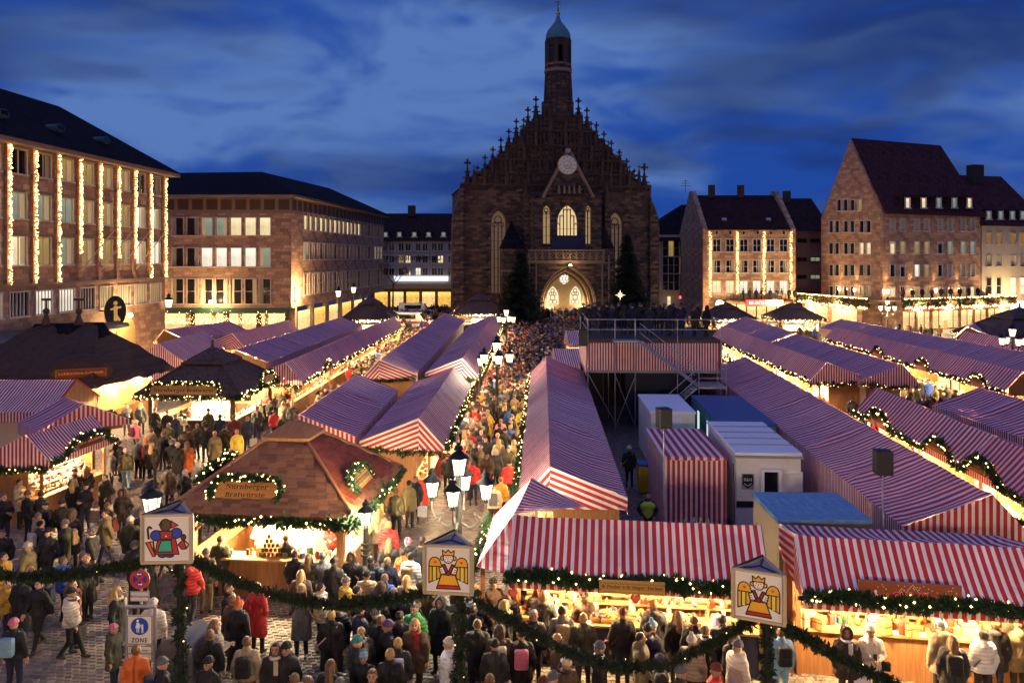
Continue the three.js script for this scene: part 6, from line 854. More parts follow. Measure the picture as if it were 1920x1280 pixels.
// ---------- site containers, camera platform ----------
const cabin = (name, label, px0, px1, D0, len, h, wallM, roofM, off = 0.3, cat = 'container') => { const x0 = (px0 - 960) * D0 / F, x1 = (px1 - 960) * D0 / F, w = x1 - x0, t = thing(name, label, cat, (x0 + x1) / 2, 0, -D0, Math.atan2(-off, len)); mesh('body', metres(box(w, h - 0.1, len, 0, (h - 0.1) / 2 + 0.02, -len / 2)), wallM, t); mesh('roof', metres(rbox(w + 0.1, 0.12, len + 0.1, 0, h - 0.03, -len / 2, 0.03)), roofM, t); return [t, w, len, h]; };
{
  const [t, w, len, h] = cabin('site_container', 'white site container with black shield emblem and dark window', 1382, 1501, 28.1, 5.3, 2.75, MT.whitePanel, MT.white);
  for (let i = 1; i < 5; i++) mesh('roof_rib', box(w, 0.04, 0.06, 0, h + 0.05, -len * i / 5), MT.concrete, t);
  const tx = canvasTex(128, 160, (x) => { x.fillStyle = '#a39c98'; x.fillRect(0, 0, 128, 160); x.fillStyle = '#0c0c0e'; x.fillRect(12, 4, 104, 12); x.beginPath(); x.moveTo(8, 22); x.quadraticCurveTo(64, 2, 120, 22); x.lineTo(118, 110); x.lineTo(64, 154); x.lineTo(10, 110); x.fill(); x.fillStyle = '#d8d4d0'; x.font = 'bold 42px sans-serif'; x.textAlign = 'center'; x.fillText('R&H', 64, 76); x.lineWidth = 9; x.strokeStyle = '#d8d4d0'; x.beginPath(); x.arc(64, 82, 38, 0.4, PI - 0.4); x.stroke(); });
  mesh('emblem', new THREE.PlaneGeometry(0.44, 0.55).translate(-0.72, 1.75, 0.012), std([1, 1, 1], 0.5, { map: tx }), t);
  win(t, 0.05, 1.75, 0.15, 0.5, 0.8, MT.glass, { nv: 0, t: 0.09, frame: MT.white }); mesh('black_band', box(w, 0.22, 0.02, 0, 0.95, 0.012), MT.black, t); mesh('door', box(0.75, 1.9, 0.02, 0.75, 1.1, 0.006), MT.whitePanel, t);
  const [a, aw] = cabin('striped_booth', 'striped cloth-covered booth with lilac roof behind the gingerbread stall', 1246, 1362, 28.5, 4.7, 2.5, MT.wideN, MT.stripe[2], 0.16, 'booth'); mesh('front_cloth', metres(box(aw - 0.03, 2.38, 0.016, 0, 1.2, 0.012)), MT.wide, a); mesh('corner_post', box(0.08, 2.45, 0.08, -aw / 2, 1.22, 0.03), MT.white, a);
  const [c, cw] = cabin('site_container', 'second white site container behind the striped booth', 1221, 1303, 36.4, 4.6, 2.6, MT.whitePanel, MT.white, 0.17); mesh('vent_unit', box(0.7, 0.5, 0.3, 0, 2.1, 0.16), MT.white, c);
  const [d, dw] = cabin('site_container', 'teal site container with blue roof and lit windows', 1352, 1455, 33.4, 7, 2.65, MT.teal, MT.blueRoof, 0.4); mesh('corrugation', [...Array(22).keys()].map((i) => box(0.04, 2.4, 0.09, -dw / 2 - 0.02, 1.25, -0.2 - i * 0.31)), MT.teal, d); for (const z of [-0.9, -2.6, -5]) mesh('lit_window', box(0.03, 1.5, 0.4, -dw / 2 - 0.045, 1.5, z), glow([0.7, 0.95, 0.8], 0.8), d);
  const [e, ew] = cabin('tarp_tent', 'pale blue tarpaulin roof behind the mulled wine stall', 1462, 1632, 20.9, 2.4, 2.75, std([0.4, 0.33, 0.2], 0.8), MT.tarp, 0.05, 'tent'); mesh('guy_rope', bar(V(-ew / 2, 2.6, 0), V(-ew / 2 - 0.3, 0.1, 0.5), 0.01, 4), MT.steel, e);
  reseed(12); for (let i = 0; i < 9; i++) { const t2 = thing('crowd_barrier', `grey steel barrier leaning behind the gingerbread stall, ${ORD[i]} of the stack`, 'barrier', 6.1 + i * 0.16, 0, -23.9 + (i % 2) * 0.12, R(62), 'stacked crowd barriers'); t2.rotation.order = 'YXZ'; t2.rotation.x = -0.35; mesh('frame', [bar(V(-1, 0.1, 0), V(-1, 1.2, 0), 0.022), bar(V(1, 0.1, 0), V(1, 1.2, 0), 0.022), bar(V(-1, 1.2, 0), V(1, 1.2, 0), 0.022), bar(V(-1, 0.2, 0), V(1, 0.2, 0), 0.022)], MT.steel, t2); mesh('bars', [...Array(12).keys()].map((k) => bar(V(-0.9 + k * 0.164, 0.2, 0), V(-0.9 + k * 0.164, 1.2, 0), 0.009, 4)), MT.steel, t2); }
  [[1286, 962], [1302, 964], [1314, 966], [1328, 968]].forEach(([px, py], i) => { const p = atD(px, py, 24.4), g = thing('gas_bottle', `grey gas bottle beside the striped booth, ${ORD[i]} from the pole`, 'gas bottle', p.x, 0, p.z, 0, 'gas bottles'); mesh('bottle', lathe([[0, 0], [0.13, 0], [0.14, 0.06], [0.14, 1.25], [0.1, 1.42], [0.05, 1.5], [0.05, 1.6], [0, 1.6]], 12), std([0.2, 0.21, 0.23], 0.5), g); mesh('valve', cyl(0.03, 0.03, 0.12, 0, 1.64, 0, 8), MT.gold, g); });
  mesh('vent_grille', [...Array(5).keys()].map((i) => box(0.02, 0.03, 0.5, -w / 2 - 0.02, 1.9 + i * 0.08, -1.5)), MT.concrete, t); mesh('door_frame', [box(0.05, 1.95, 0.04, 0.36, 1.1, 0.03), box(0.05, 1.95, 0.04, 1.14, 1.1, 0.03), box(0.83, 0.05, 0.04, 0.75, 2.1, 0.03)], MT.white, t); mesh('door_handle', box(0.12, 0.03, 0.05, 0.5, 1.15, 0.04), MT.steel, t); mesh('gutter', box(w + 0.14, 0.07, 0.09, 0, h - 0.13, 0.05), MT.concrete, t); mesh('cable', new THREE.TubeGeometry(new THREE.CatmullRomCurve3([V(-w / 2 - 0.05, 2.3, -0.3), V(-w / 2 - 0.1, 1.2, 0.1), V(-w / 2 - 0.3, 0.05, 0.5), V(-w / 2 - 1.4, 0.03, 0.9)]), 20, 0.02, 5), MT.black, t);
  const bin = thing('waste_bin', 'yellow waste bin with blue lid in the dark service lane', 'bin', 5.5, 0, -33); mesh('body', rbox(0.6, 1.1, 0.6, 0, 0.55, 0, 0.05), std([0.5, 0.36, 0.02], 0.5), bin); mesh('lid', rbox(0.66, 0.1, 0.66, 0, 1.14, 0, 0.03), std([0.03, 0.1, 0.4], 0.5), bin);
}
const speaker = (label, px, py, D) => { const c = atD(px, py, D), t = thing('loudspeaker', label, 'loudspeaker', c.x, 0, c.z, R(px < 1400 ? 12 : -8)), y = c.y; mesh('pole', cyl(0.025, 0.03, y - 0.3, 0, (y - 0.3) / 2, 0, 8), MT.steel, t); mesh('cabinet', rbox(0.42, 0.62, 0.4, 0, y, 0, 0.03), MT.black, t); mesh('grille', box(0.36, 0.54, 0.02, 0, y, 0.205), std([0.03, 0.028, 0.025], 0.8), t); mesh('yoke', [bar(V(-0.22, y - 0.2, 0), V(0, y - 0.42, 0), 0.015), bar(V(0.22, y - 0.2, 0), V(0, y - 0.42, 0), 0.015)], MT.iron, t); mesh('foot', [0, 1, 2].map((i) => bar(V(0, 0.5, 0), V(0.5 * Math.sin(i * 2.1), 0.02, 0.5 * Math.cos(i * 2.1)), 0.015)), MT.iron, t); };
speaker('black loudspeaker on a pole before the striped booth', 1245, 783, 25); speaker('black loudspeaker on a pole beside the dark stall row', 1656, 866, 20.6);
{
  const D = 44, x0 = 4.15, x1 = 11.4, w = x1 - x0, t = thing('camera_platform', 'tall scaffold camera platform with striped skirt, railing and zigzag stairs', 'platform', x0, 0, -D, R(-2)), dk = 5.15;
  mesh('deck', box(w, 0.2, 8, w / 2, dk - 0.1, -4), MT.woodD, t); mesh('skirt', metres(box(w - 0.1, 1.5, 0.03, w / 2, dk - 0.95, 0.06)), MT.wideN, t); mesh('skirt', metres(box(0.03, 1.9, 8, -0.05, dk - 1.1, -4)), MT.wideN, t); mesh('skirt', metres(box(0.03, 5, 8, w + 0.05, dk - 2.6, -4)), MT.stripe[0], t); mesh('skirt_beam', box(w, 0.14, 0.14, w / 2, dk - 1.75, 0.08), MT.concrete, t);
  mesh('tarp', box(w * 0.6, 3.2, 0.04, w * 0.62, 1.7, -2), MT.navy, t); mesh('back_sheet', box(w, 5, 0.04, w / 2, 2.5, -8), MT.black, t);
  for (const x of [0.02, 1.5, 2.6, 4.9, w]) for (const z of [0.2, -4, -8]) mesh('scaffold_tube', bar(V(x, 0, z), V(x, dk + (z === -4 ? 0 : 1.15), z), 0.035), MT.steel, t);
  for (const y of [0.55, 1.1]) { mesh('handrail', bar(V(0, dk + y, 0.2), V(w, dk + y, 0.2), 0.03), MT.steel, t); for (const x of [0, w]) mesh('handrail', bar(V(x, dk + y, 0.2), V(x, dk + y, -8), 0.03), MT.steel, t); }
  for (const [a, b] of [[V(1.5, 0.4, 0.3), V(2.6, 3.2, 0.3)], [V(2.6, 0.4, 0.3), V(1.5, 3.2, 0.3)], [V(0.02, 3.3, 0.3), V(1.5, 0.6, 0.3)]]) mesh('diagonal_brace', bar(a, b, 0.025), MT.steel, t);
  const flight = (a, b, n) => { const g = group('stair_flight', t); for (const z of [0, 0.9]) mesh('stringer', bar(a.clone().add(V(0, 0, z)), b.clone().add(V(0, 0, z)), 0.06, 4), MT.steel, g); for (let i = 0; i < n; i++) { const p = a.clone().lerp(b, (i + 0.5) / n); mesh('tread', box(0.3, 0.04, 0.86, p.x, p.y + 0.05, p.z + 0.45), MT.steel, g); } for (const k of [0.5, 1.0]) mesh('handrail', bar(a.clone().add(V(0, k, 0.92)), b.clone().add(V(0, k, 0.92)), 0.025), MT.steel, g); };
  flight(V(2.7, dk, 0.5), V(5.6, 2.9, 0.5), 13); flight(V(5.5, 2.85, 1.5), V(2.9, 0.5, 1.5), 13); mesh('landing', box(1.5, 0.08, 2, 6.3, 2.9, 1.5), MT.steel, t); mesh('top_landing', box(1.3, 0.08, 1.1, 2.0, dk, 0.75), MT.steel, t);
  for (const [x, z] of [[5.6, 2.5], [7, 2.5], [5.6, 0.5], [7, 0.5]]) mesh('scaffold_tube', bar(V(x, 0, z), V(x, 4, z), 0.03), MT.steel, t);
  for (const y of [1.0, 1.9, 3.4, 3.9]) mesh('handrail', bar(V(5.6, y, 2.5), V(7, y, 2.5), 0.025), MT.steel, t);
  mesh('hung_speaker', rbox(0.5, 0.9, 0.45, -0.25, dk + 0.1, 0.1, 0.03), MT.black, t);
}
{ // lit star on a mast, fir trees, bare tree, vehicles
  const p = atD(1163, 553, 64), st = thing('lit_star', 'small glowing star on a mast above the camera platform crowd', 'star', p.x, 0, p.z), s = []; for (let i = 0; i < 8; i++) { const a = i * PI / 4; s.push(new THREE.ConeGeometry(0.07, i % 2 ? 0.25 : 0.42, 4).translate(0, i % 2 ? 0.14 : 0.22, 0).rotateZ(a)); } mesh('star', s, glow([1, 0.7, 0.3], 2.2), st).position.y = p.y; mesh('mast', bar(V(0, 0, -0.1), V(0, p.y, -0.1), 0.05), MT.iron, st);
  const fir = (label, px, pyTop, D, r) => { const top = atD(px, pyTop, D), t = thing('fir_tree', label, 'fir tree', top.x, 0, top.z), T = [], C = []; reseed(Math.round(px)); mesh('trunk', cyl(0.05, 0.25, top.y, 0, top.y / 2, 0), MT.woodD, t); const H = top.y; for (let y = 0.9; y < H - 0.4; y += 0.24 + 0.1 * (1 - y / H)) { const R0 = r * Math.pow(1 - y / H, 0.85) + 0.25, n = 6 + Math.round(R0 * 3.2); for (let m = 0; m < n; m++) { const a = rnd() * 6.28, len = R0 * rr(0.62, 1.12), st = Math.max(3, Math.round(len / 0.24)); for (let q = 1; q <= st; q++) { const w = q / st * len, dr = 0.1 * w + 0.09 * w * w / R0; T.push(M4(w * Math.cos(a) + rr(-0.1, 0.1), y - dr + rr(-0.08, 0.08), w * Math.sin(a) + rr(-0.1, 0.1), a, rr(0.34, 0.62), rr(0.2, 0.36), rr(0.34, 0.62), rr(-0.4, 0.4), rr(-0.3, 0.3))); C.push(pick(FIRS)); } } } for (let q = 0; q < 14; q++) { T.push(M4(rr(-0.1, 0.1), H - q * 0.05, rr(-0.1, 0.1), q, 0.2)); C.push(FIRS[0]); } inst('crown', tuftGeo, MT.firDark, T, t, C); };
  fir('dark fir tree left of the church portal', 976, 470, 102, 3.9); fir('dark slender fir tree right of the church portal', 1176, 436, 100, 3.6);
  const bt = thing('bare_tree', 'leafless street tree before the pale street-end building', 'bare tree', -21.2, 0, -142); reseed(6); mesh('trunk', bar(V(0, 0, 0), V(0.1, 5, 0), 0.2, 7, 0.12), MT.woodD, bt); const br = []; const grow = (p, d, l, r, n) => { if (n === 0) return; const q = p.clone().addScaledVector(d, l); br.push(bar(p, q, r, 5, r * 0.65)); for (let i = 0; i < 3; i++) grow(q, d.clone().add(V(rr(-0.7, 0.7), rr(-0.15, 0.5), rr(-0.7, 0.7))).normalize(), l * 0.72, r * 0.62, n - 1); }; for (let i = 0; i < 4; i++) grow(V(0.1, 4.4 + i * 0.3, 0), V(rr(-0.8, 0.8), 0.9, rr(-0.8, 0.8)).normalize(), 1.7, 0.09, 4); mesh('branches', br, MT.woodD, bt);
  const van = (label, x, D, ry, stripeM) => { const t = thing('van', label, 'van', x, 0, -D, ry), s = poly([[-2.6, 0.5], [2.6, 0.5], [2.65, 1.2], [1.9, 1.4], [1.3, 2.3], [-2.5, 2.4], [-2.65, 1.0]]); mesh('body', ext(s, 1.8, -0.9, 0.05), MT.white, t); mesh('windscreen', box(0.06, 0.85, 1.6, 1.68, 1.85, 0, 0, 0, 0.58), MT.glass, t); for (const z of [-0.97, 0.97]) { mesh('side_window', box(2.6, 0.6, 0.02, -0.4, 1.85, z), MT.glass, t); mesh('stripe', box(5, 0.3, 0.02, 0, 1.1, z), stripeM, t); } for (const [a, z] of [[1.6, 0.85], [-1.6, 0.85], [1.6, -0.85], [-1.6, -0.85]]) { const w = group('wheel', t, a, 0.36, z); mesh('tyre', new THREE.CylinderGeometry(0.36, 0.36, 0.22, 14).rotateX(PI / 2), MT.black, w); mesh('rim', new THREE.CylinderGeometry(0.2, 0.2, 0.24, 10).rotateX(PI / 2), MT.steel, w); } mesh('light_bar', box(0.3, 0.15, 1.3, 0.8, 2.5, 0), std([0.02, 0.05, 0.4], 0.3), t); };
  van('white emergency van with dark windows beyond the left alley', -13.6, 107, R(-5), std([0.6, 0.05, 0.03], 0.5)); van('white and red van farther up the street', -15.5, 128, R(8), std([0.02, 0.1, 0.5], 0.5));
}
{ // dark shrub corner at the left edge
  const p = at(38, 800, 1.2), t = thing('potted_tree', 'dark bare shrub in a tub beside the ornament stall', 'shrub', p.x, 0, p.z); mesh('tub', rbox(1.6, 0.9, 1.4, 0, 0.45, 0, 0.05), MT.black, t); reseed(8); const T = []; for (let i = 0; i < 420; i++) { const y = rr(1, 3.3), q = 0.9 * Math.sqrt(rnd()) * (1 - Math.abs(y - 2) / 3); T.push(M4(q * Math.cos(i), y, q * Math.sin(i), i, rr(0.15, 0.3), rr(0.1, 0.3), rr(0.15, 0.3), rr(-1, 1))); } inst('foliage', tuftGeo, MT.leaf, T, t); mesh('stem', bar(V(0, 0.8, 0), V(0.1, 2.8, 0), 0.06), MT.woodD, t);
}
// ---------- people ----------
const snet = (f, mn, mx, c) => {                          // surface nets over a distance field
  const n = [0, 1, 2].map((k) => Math.ceil((mx[k] - mn[k]) / c) + 1), [nx, ny, nz] = n, val = new Float32Array(nx * ny * nz), id = (i, j, k) => i + nx * (j + ny * k);
  for (let k = 0; k < nz; k++) for (let j = 0; j < ny; j++) for (let i = 0; i < nx; i++) val[id(i, j, k)] = f(mn[0] + i * c, mn[1] + j * c, mn[2] + k * c);
  const vi = new Int32Array(nx * ny * nz).fill(-1), pos = [], idx = [];
  for (let k = 0; k < nz - 1; k++) for (let j = 0; j < ny - 1; j++) for (let i = 0; i < nx - 1; i++) {
    let s = 0, X = 0, Y = 0, Z = 0, neg = 0; const v = []; for (let q = 0; q < 8; q++) { const d = val[id(i + (q & 1), j + ((q >> 1) & 1), k + (q >> 2))]; v.push(d); if (d < 0) neg++; }
    if (!neg || neg === 8) continue;
    for (let a = 0; a < 8; a++) for (const b of [1, 2, 4]) if (!(a & b)) { const p = v[a], q = v[a | b]; if ((p < 0) !== (q < 0)) { const t = p / (p - q); X += (a & 1) + (b === 1 ? t : 0); Y += ((a >> 1) & 1) + (b === 2 ? t : 0); Z += (a >> 2) + (b === 4 ? t : 0); s++; } }
    vi[id(i, j, k)] = pos.length / 3; pos.push(mn[0] + (i + X / s) * c, mn[1] + (j + Y / s) * c, mn[2] + (k + Z / s) * c);
  }
  const quad = (a, b, d, e, flip) => { if (a < 0 || b < 0 || d < 0 || e < 0) return; if (flip) idx.push(a, d, b, a, e, d); else idx.push(a, b, d, a, d, e); };
  for (let k = 1; k < nz - 1; k++) for (let j = 1; j < ny - 1; j++) for (let i = 1; i < nx - 1; i++) {
    const a = val[id(i, j, k)] < 0;
    if (a !== val[id(i + 1, j, k)] < 0) quad(vi[id(i, j - 1, k - 1)], vi[id(i, j, k - 1)], vi[id(i, j, k)], vi[id(i, j - 1, k)], !a);
    if (a !== val[id(i, j + 1, k)] < 0) quad(vi[id(i - 1, j, k - 1)], vi[id(i - 1, j, k)], vi[id(i, j, k)], vi[id(i, j, k - 1)], !a);
    if (a !== val[id(i, j, k + 1)] < 0) quad(vi[id(i - 1, j - 1, k)], vi[id(i, j - 1, k)], vi[id(i, j, k)], vi[id(i - 1, j, k)], !a);
  }
  const g = new THREE.BufferGeometry(), nor = new Float32Array(pos.length), uv = new Float32Array(pos.length / 3 * 2), e = c * 0.5;
  for (let i = 0; i < pos.length; i += 3) { const [x, y, z] = [pos[i], pos[i + 1], pos[i + 2]], a = f(x + e, y, z) - f(x - e, y, z), b = f(x, y + e, z) - f(x, y - e, z), d = f(x, y, z + e) - f(x, y, z - e), l = Math.hypot(a, b, d) || 1; nor[i] = a / l; nor[i + 1] = b / l; nor[i + 2] = d / l; uv[i / 3 * 2] = Math.atan2(x, z) * 0.3; uv[i / 3 * 2 + 1] = y; }
  g.setAttribute('position', new THREE.BufferAttribute(new Float32Array(pos), 3)); g.setAttribute('normal', new THREE.BufferAttribute(nor, 3)); g.setAttribute('uv', new THREE.BufferAttribute(uv, 2)); g.setIndex(idx); return g;
};
const cap = (a, b, ra, rb = ra) => { const d = [b[0] - a[0], b[1] - a[1], b[2] - a[2]], l = d[0] * d[0] + d[1] * d[1] + d[2] * d[2]; return (x, y, z) => { const t = l ? clamp(((x - a[0]) * d[0] + (y - a[1]) * d[1] + (z - a[2]) * d[2]) / l) : 0; return Math.hypot(x - a[0] - t * d[0], y - a[1] - t * d[1], z - a[2] - t * d[2]) - ra - t * (rb - ra); }; };
const elli = (c, r) => { const m = Math.min(...r); return (x, y, z) => (Math.hypot((x - c[0]) / r[0], (y - c[1]) / r[1], (z - c[2]) / r[2]) - 1) * m; };
const blend = (list, k) => (x, y, z) => { let d = list[0](x, y, z); for (let i = 1; i < list.length; i++) { const e = list[i](x, y, z), h = clamp(0.5 + 0.5 * (e - d) / k); d = lerp(e, d, h) - k * h * (1 - h); } return d; };
const POSES = {
  stand: { e: [[-0.25, 1.13, -0.03], [0.25, 1.13, -0.03]], h: [[-0.25, 0.87, 0.04], [0.25, 0.87, 0.04]], l: [[0.02, 0.09], [-0.02, 0.09]] },
  hold: { e: [[-0.25, 1.12, 0.02], [0.25, 1.12, 0.02]], h: [[-0.07, 1.16, 0.27], [0.07, 1.13, 0.27]], l: [[0.03, 0.09], [-0.03, 0.09]] },
  walk: { e: [[-0.25, 1.14, 0.05], [0.25, 1.13, -0.1]], h: [[-0.24, 0.93, 0.2], [0.25, 0.88, -0.16]], l: [[-0.24, 0.15], [0.24, 0.09]] },
  pocket: { e: [[-0.29, 1.13, -0.08], [0.29, 1.13, -0.08]], h: [[-0.19, 0.96, 0.09], [0.19, 0.96, 0.09]], l: [[0.04, 0.09], [-0.02, 0.09]] },
  reach: { e: [[-0.24, 1.2, 0.18], [0.26, 1.13, 0.0]], h: [[-0.13, 1.24, 0.42], [0.2, 1.02, 0.2]], l: [[0.08, 0.09], [-0.08, 0.09]] },
  photo: { e: [[-0.23, 1.27, 0.2], [0.23, 1.27, 0.2]], h: [[-0.08, 1.5, 0.28], [0.08, 1.5, 0.28]], l: [[0.02, 0.09], [-0.02, 0.09]] },
};
const handGeo = (w, from, s) => {                         // palm, four unequal bent fingers, thumb from the side of the palm
  const d = V(...w).sub(V(...from)).normalize(), g = [], b = (a, e, f, x, y, z, rx = 0, rz = 0) => g.push(box(a, e, f, 0, 0, 0, 0, rx, rz).translate(x, y, z));
  b(0.075, 0.085, 0.03, 0, 0.045, 0); [[-0.028, 0.036], [-0.009, 0.042], [0.01, 0.04], [0.028, 0.03]].forEach(([x, l]) => { b(0.017, l, 0.018, x, 0.088 + l / 2, 0.004, 0.35); b(0.015, l * 0.9, 0.016, x, 0.086 + l * 1.25, 0.022 + l * 0.25, 0.95); });
  b(0.019, 0.055, 0.02, s * 0.05, 0.055, 0.012, 0.2, -s * 0.6);
  const m = mergeGeometries(g.map(prep)); m.applyQuaternion(new THREE.Quaternion().setFromUnitVectors(V(0, 1, 0), d)); return m.translate(...w);
};
const bodyCache = {}, coatCache = {};
const bodyGeo = (pose, lod) => bodyCache[pose + lod] ??= (() => {
  const P = POSES[pose], parts = [], legs = [], feet = [];
  [-1, 1].forEach((s, i) => {
    const [az, ay] = P.l[i], hip = [s * 0.09, 0.92, 0], knee = [s * 0.1, 0.49, az * 0.35 + 0.03 + (ay > 0.1 ? 0.06 : 0)], an = [s * 0.105, ay, az];
    legs.push(cap(hip, knee, 0.098, 0.066), cap(knee, an, 0.066, 0.05)); feet.push(cap([s * 0.105, ay - 0.035, az - 0.03], [s * 0.12, ay - 0.045, az + 0.14], 0.052, 0.042));
    parts.push(cap([s * 0.18, 1.4, 0], P.e[i], 0.055, 0.045), cap(P.e[i], P.h[i], 0.044, 0.034));
  });
  const torso = [cap([-0.07, 0.96, 0], [0.07, 0.96, 0], 0.115), cap([0, 0.98, 0], [0, 1.3, 0], 0.12), cap([-0.1, 1.33, 0], [0.1, 1.33, 0], 0.115), cap([0, 1.42, -0.01], [0, 1.56, 0.0], 0.056)];
  const all = blend([...torso, ...parts, ...legs, ...feet], 0.03), c = lod ? 0.062 : 0.042;
  let g = prep(snet(all, [-0.45, -0.03, -0.5], [0.45, 1.56, 0.55], c));
  const lf = blend(legs, 0.02), ff = blend(feet, 0.02), buck = [[], [], [], []], push = (q, k) => { const p = q.attributes.position, nn = q.attributes.normal, u = q.attributes.uv; for (let i = 0; i < p.count; i += 3) { let kk = k; if (k < 0) { const x = (p.getX(i) + p.getX(i + 1) + p.getX(i + 2)) / 3, y = (p.getY(i) + p.getY(i + 1) + p.getY(i + 2)) / 3, z = (p.getZ(i) + p.getZ(i + 1) + p.getZ(i + 2)) / 3; kk = ff(x, y, z) < 0.012 && y < 0.16 ? 2 : y > 1.42 && Math.abs(x) < 0.12 ? 0 : 1; } buck[kk].push([q, i]); } };
  push(g, -1);
  const skull = blend([elli([0, 1.625, -0.008], [0.08, 0.108, 0.098]), cap([0, 1.56, 0.035], [0, 1.57, 0.03], 0.055), cap([0, 1.635, 0.088], [0, 1.6, 0.108], 0.012, 0.017), cap([-0.082, 1.62, -0.01], [-0.082, 1.6, -0.01], 0.02), cap([0.082, 1.62, -0.01], [0.082, 1.6, -0.01], 0.02), cap([0, 1.5, -0.005], [0, 1.56, 0], 0.056)], 0.018);
  push(prep(snet(skull, [-0.13, 1.48, -0.14], [0.13, 1.76, 0.16], lod ? 0.034 : 0.02)), 0);
  push(prep(mergeGeometries([ball(0.013, -0.032, 1.636, 0.08, 5, 4), ball(0.013, 0.032, 1.636, 0.08, 5, 4), box(0.034, 0.008, 0.01, -0.034, 1.66, 0.084), box(0.034, 0.008, 0.01, 0.034, 1.66, 0.084), box(0.045, 0.009, 0.012, 0, 1.567, 0.087)].map(prep))), 3);
  [-1, 1].forEach((s, i) => push(prep(handGeo(P.h[i], P.e[i], -s)), 0));
  const n = buck.reduce((a, b) => a + b.length * 3, 0), pos = new Float32Array(n * 3), nor = new Float32Array(n * 3), uv = new Float32Array(n * 2), out = new THREE.BufferGeometry(); let o = 0;
  buck.forEach((b, k) => { out.addGroup(o, b.length * 3, k); for (const [q, i] of b) for (let v = 0; v < 3; v++, o++) { const a = q.attributes; for (let m = 0; m < 3; m++) { pos[o * 3 + m] = a.position.array[(i + v) * 3 + m]; nor[o * 3 + m] = a.normal.array[(i + v) * 3 + m]; } uv[o * 2] = a.uv.array[(i + v) * 2]; uv[o * 2 + 1] = a.uv.array[(i + v) * 2 + 1]; } });
  out.setAttribute('position', new THREE.BufferAttribute(pos, 3)); out.setAttribute('normal', new THREE.BufferAttribute(nor, 3)); out.setAttribute('uv', new THREE.BufferAttribute(uv, 2)); return out;
})();
const coatGeo = (pose, kind, lod) => coatCache[pose + kind + lod] ??= (() => {
  const P = POSES[pose], hem = { j: 0.84, u: 0.86, p: 0.64, l: 0.44 }[kind], fat = kind === 'u' ? 0.022 : kind === 'p' ? 0.012 : 0, L = [cap([-0.1, 1.32, 0], [0.1, 1.32, 0], 0.142 + fat, 0.142 + fat), cap([0, 0.98, 0], [0, 1.3, 0], 0.155 + fat), cap([-0.08, 0.95, 0], [0.08, 0.95, 0], 0.14 + fat)];
  if (hem < 0.8) L.push(cap([-0.08, 0.95, 0], [-0.1, hem - 0.03, 0], 0.135, 0.16), cap([0.08, 0.95, 0], [0.1, hem - 0.03, 0], 0.135, 0.16)); else L.push(cap([-0.08, 0.92, 0], [0.08, 0.92, 0], 0.145 + fat));
  [-1, 1].forEach((s, i) => { const w = P.h[i].map((v, k) => lerp(P.e[i][k], v, 0.93)); L.push(cap([s * 0.17, 1.385, 0], P.e[i], 0.082 + fat * 0.6, 0.068 + fat * 0.6), cap(P.e[i], w, 0.067 + fat * 0.6, 0.05 + fat * 0.3)); });
  L.push(cap([0, 1.43, -0.012], [0, 1.49, -0.015], 0.088)); if (kind === 'p' || kind === 'u') L.push(elli([0, 1.45, -0.11], [0.12, 0.085, 0.075]));
  const f = blend(L, 0.035), g = (x, y, z) => Math.max(f(x, y, z), hem - y);
  return snet(g, [-0.5, hem - 0.08, -0.36], [0.5, 1.62, 0.55], lod ? 0.06 : 0.04);
})();
const headGeo = {}, HEADS = {
  short: () => { const a = elli([0, 1.648, -0.016], [0.092, 0.105, 0.108]); return (x, y, z) => Math.max(a(x, y, z), -Math.max(1.2 - y, y - 1.675 - (Math.abs(x) > 0.065 ? 0 : 0.01), -(z - 0.03)), 1.565 - y); },
  long: () => { const s = HEADS.short(), a = blend([cap([0, 1.63, -0.06], [0, 1.38, -0.12], 0.09, 0.1), cap([-0.08, 1.63, -0.01], [-0.095, 1.42, 0.03], 0.035, 0.04), cap([0.08, 1.63, -0.01], [0.095, 1.42, 0.03], 0.035, 0.04)], 0.03); return (x, y, z) => Math.min(s(x, y, z), a(x, y, z)); },
  beanie: () => { const a = elli([0, 1.665, -0.014], [0.102, 0.118, 0.116]), c = (x, y, z) => Math.hypot(Math.hypot(x / 0.098, (z + 0.012) / 0.112) * 0.1 - 0.1, (y - 1.672 - z * 0.15) * 0.7) - 0.017; return (x, y, z) => Math.min(Math.max(a(x, y, z), 1.655 + z * 0.15 - y), c(x, y, z)); },
  pom: () => { const b = HEADS.beanie(), p = elli([0, 1.81, -0.03], [0.046, 0.046, 0.046]); return (x, y, z) => Math.min(b(x, y, z), p(x, y, z)); },
  hood: () => { const a = blend([elli([0, 1.635, -0.03], [0.125, 0.15, 0.135]), cap([0, 1.5, -0.03], [0, 1.55, -0.03], 0.11)], 0.04), h = elli([0, 1.62, 0.12], [0.085, 0.115, 0.13]); return (x, y, z) => Math.max(a(x, y, z), -h(x, y, z)); },
  fur: () => { const h = HEADS.hood(), r = (x, y, z) => Math.hypot(Math.hypot(x / 0.1, (y - 1.625) / 0.128) * 0.11 - 0.112, z - 0.075) - 0.036; return (x, y, z) => Math.min(h(x, y, z), r(x, y, z)); },
  flat: () => { const a = elli([0, 1.71, 0.0], [0.11, 0.055, 0.13]), b = elli([0, 1.69, 0.1], [0.08, 0.016, 0.07]); return (x, y, z) => Math.min(a(x, y, z), b(x, y, z)); },
};
const headMesh = (k) => headGeo[k] ??= snet(HEADS[k](), [-0.2, 1.24, -0.28], [0.2, 1.9, 0.22], 0.026);
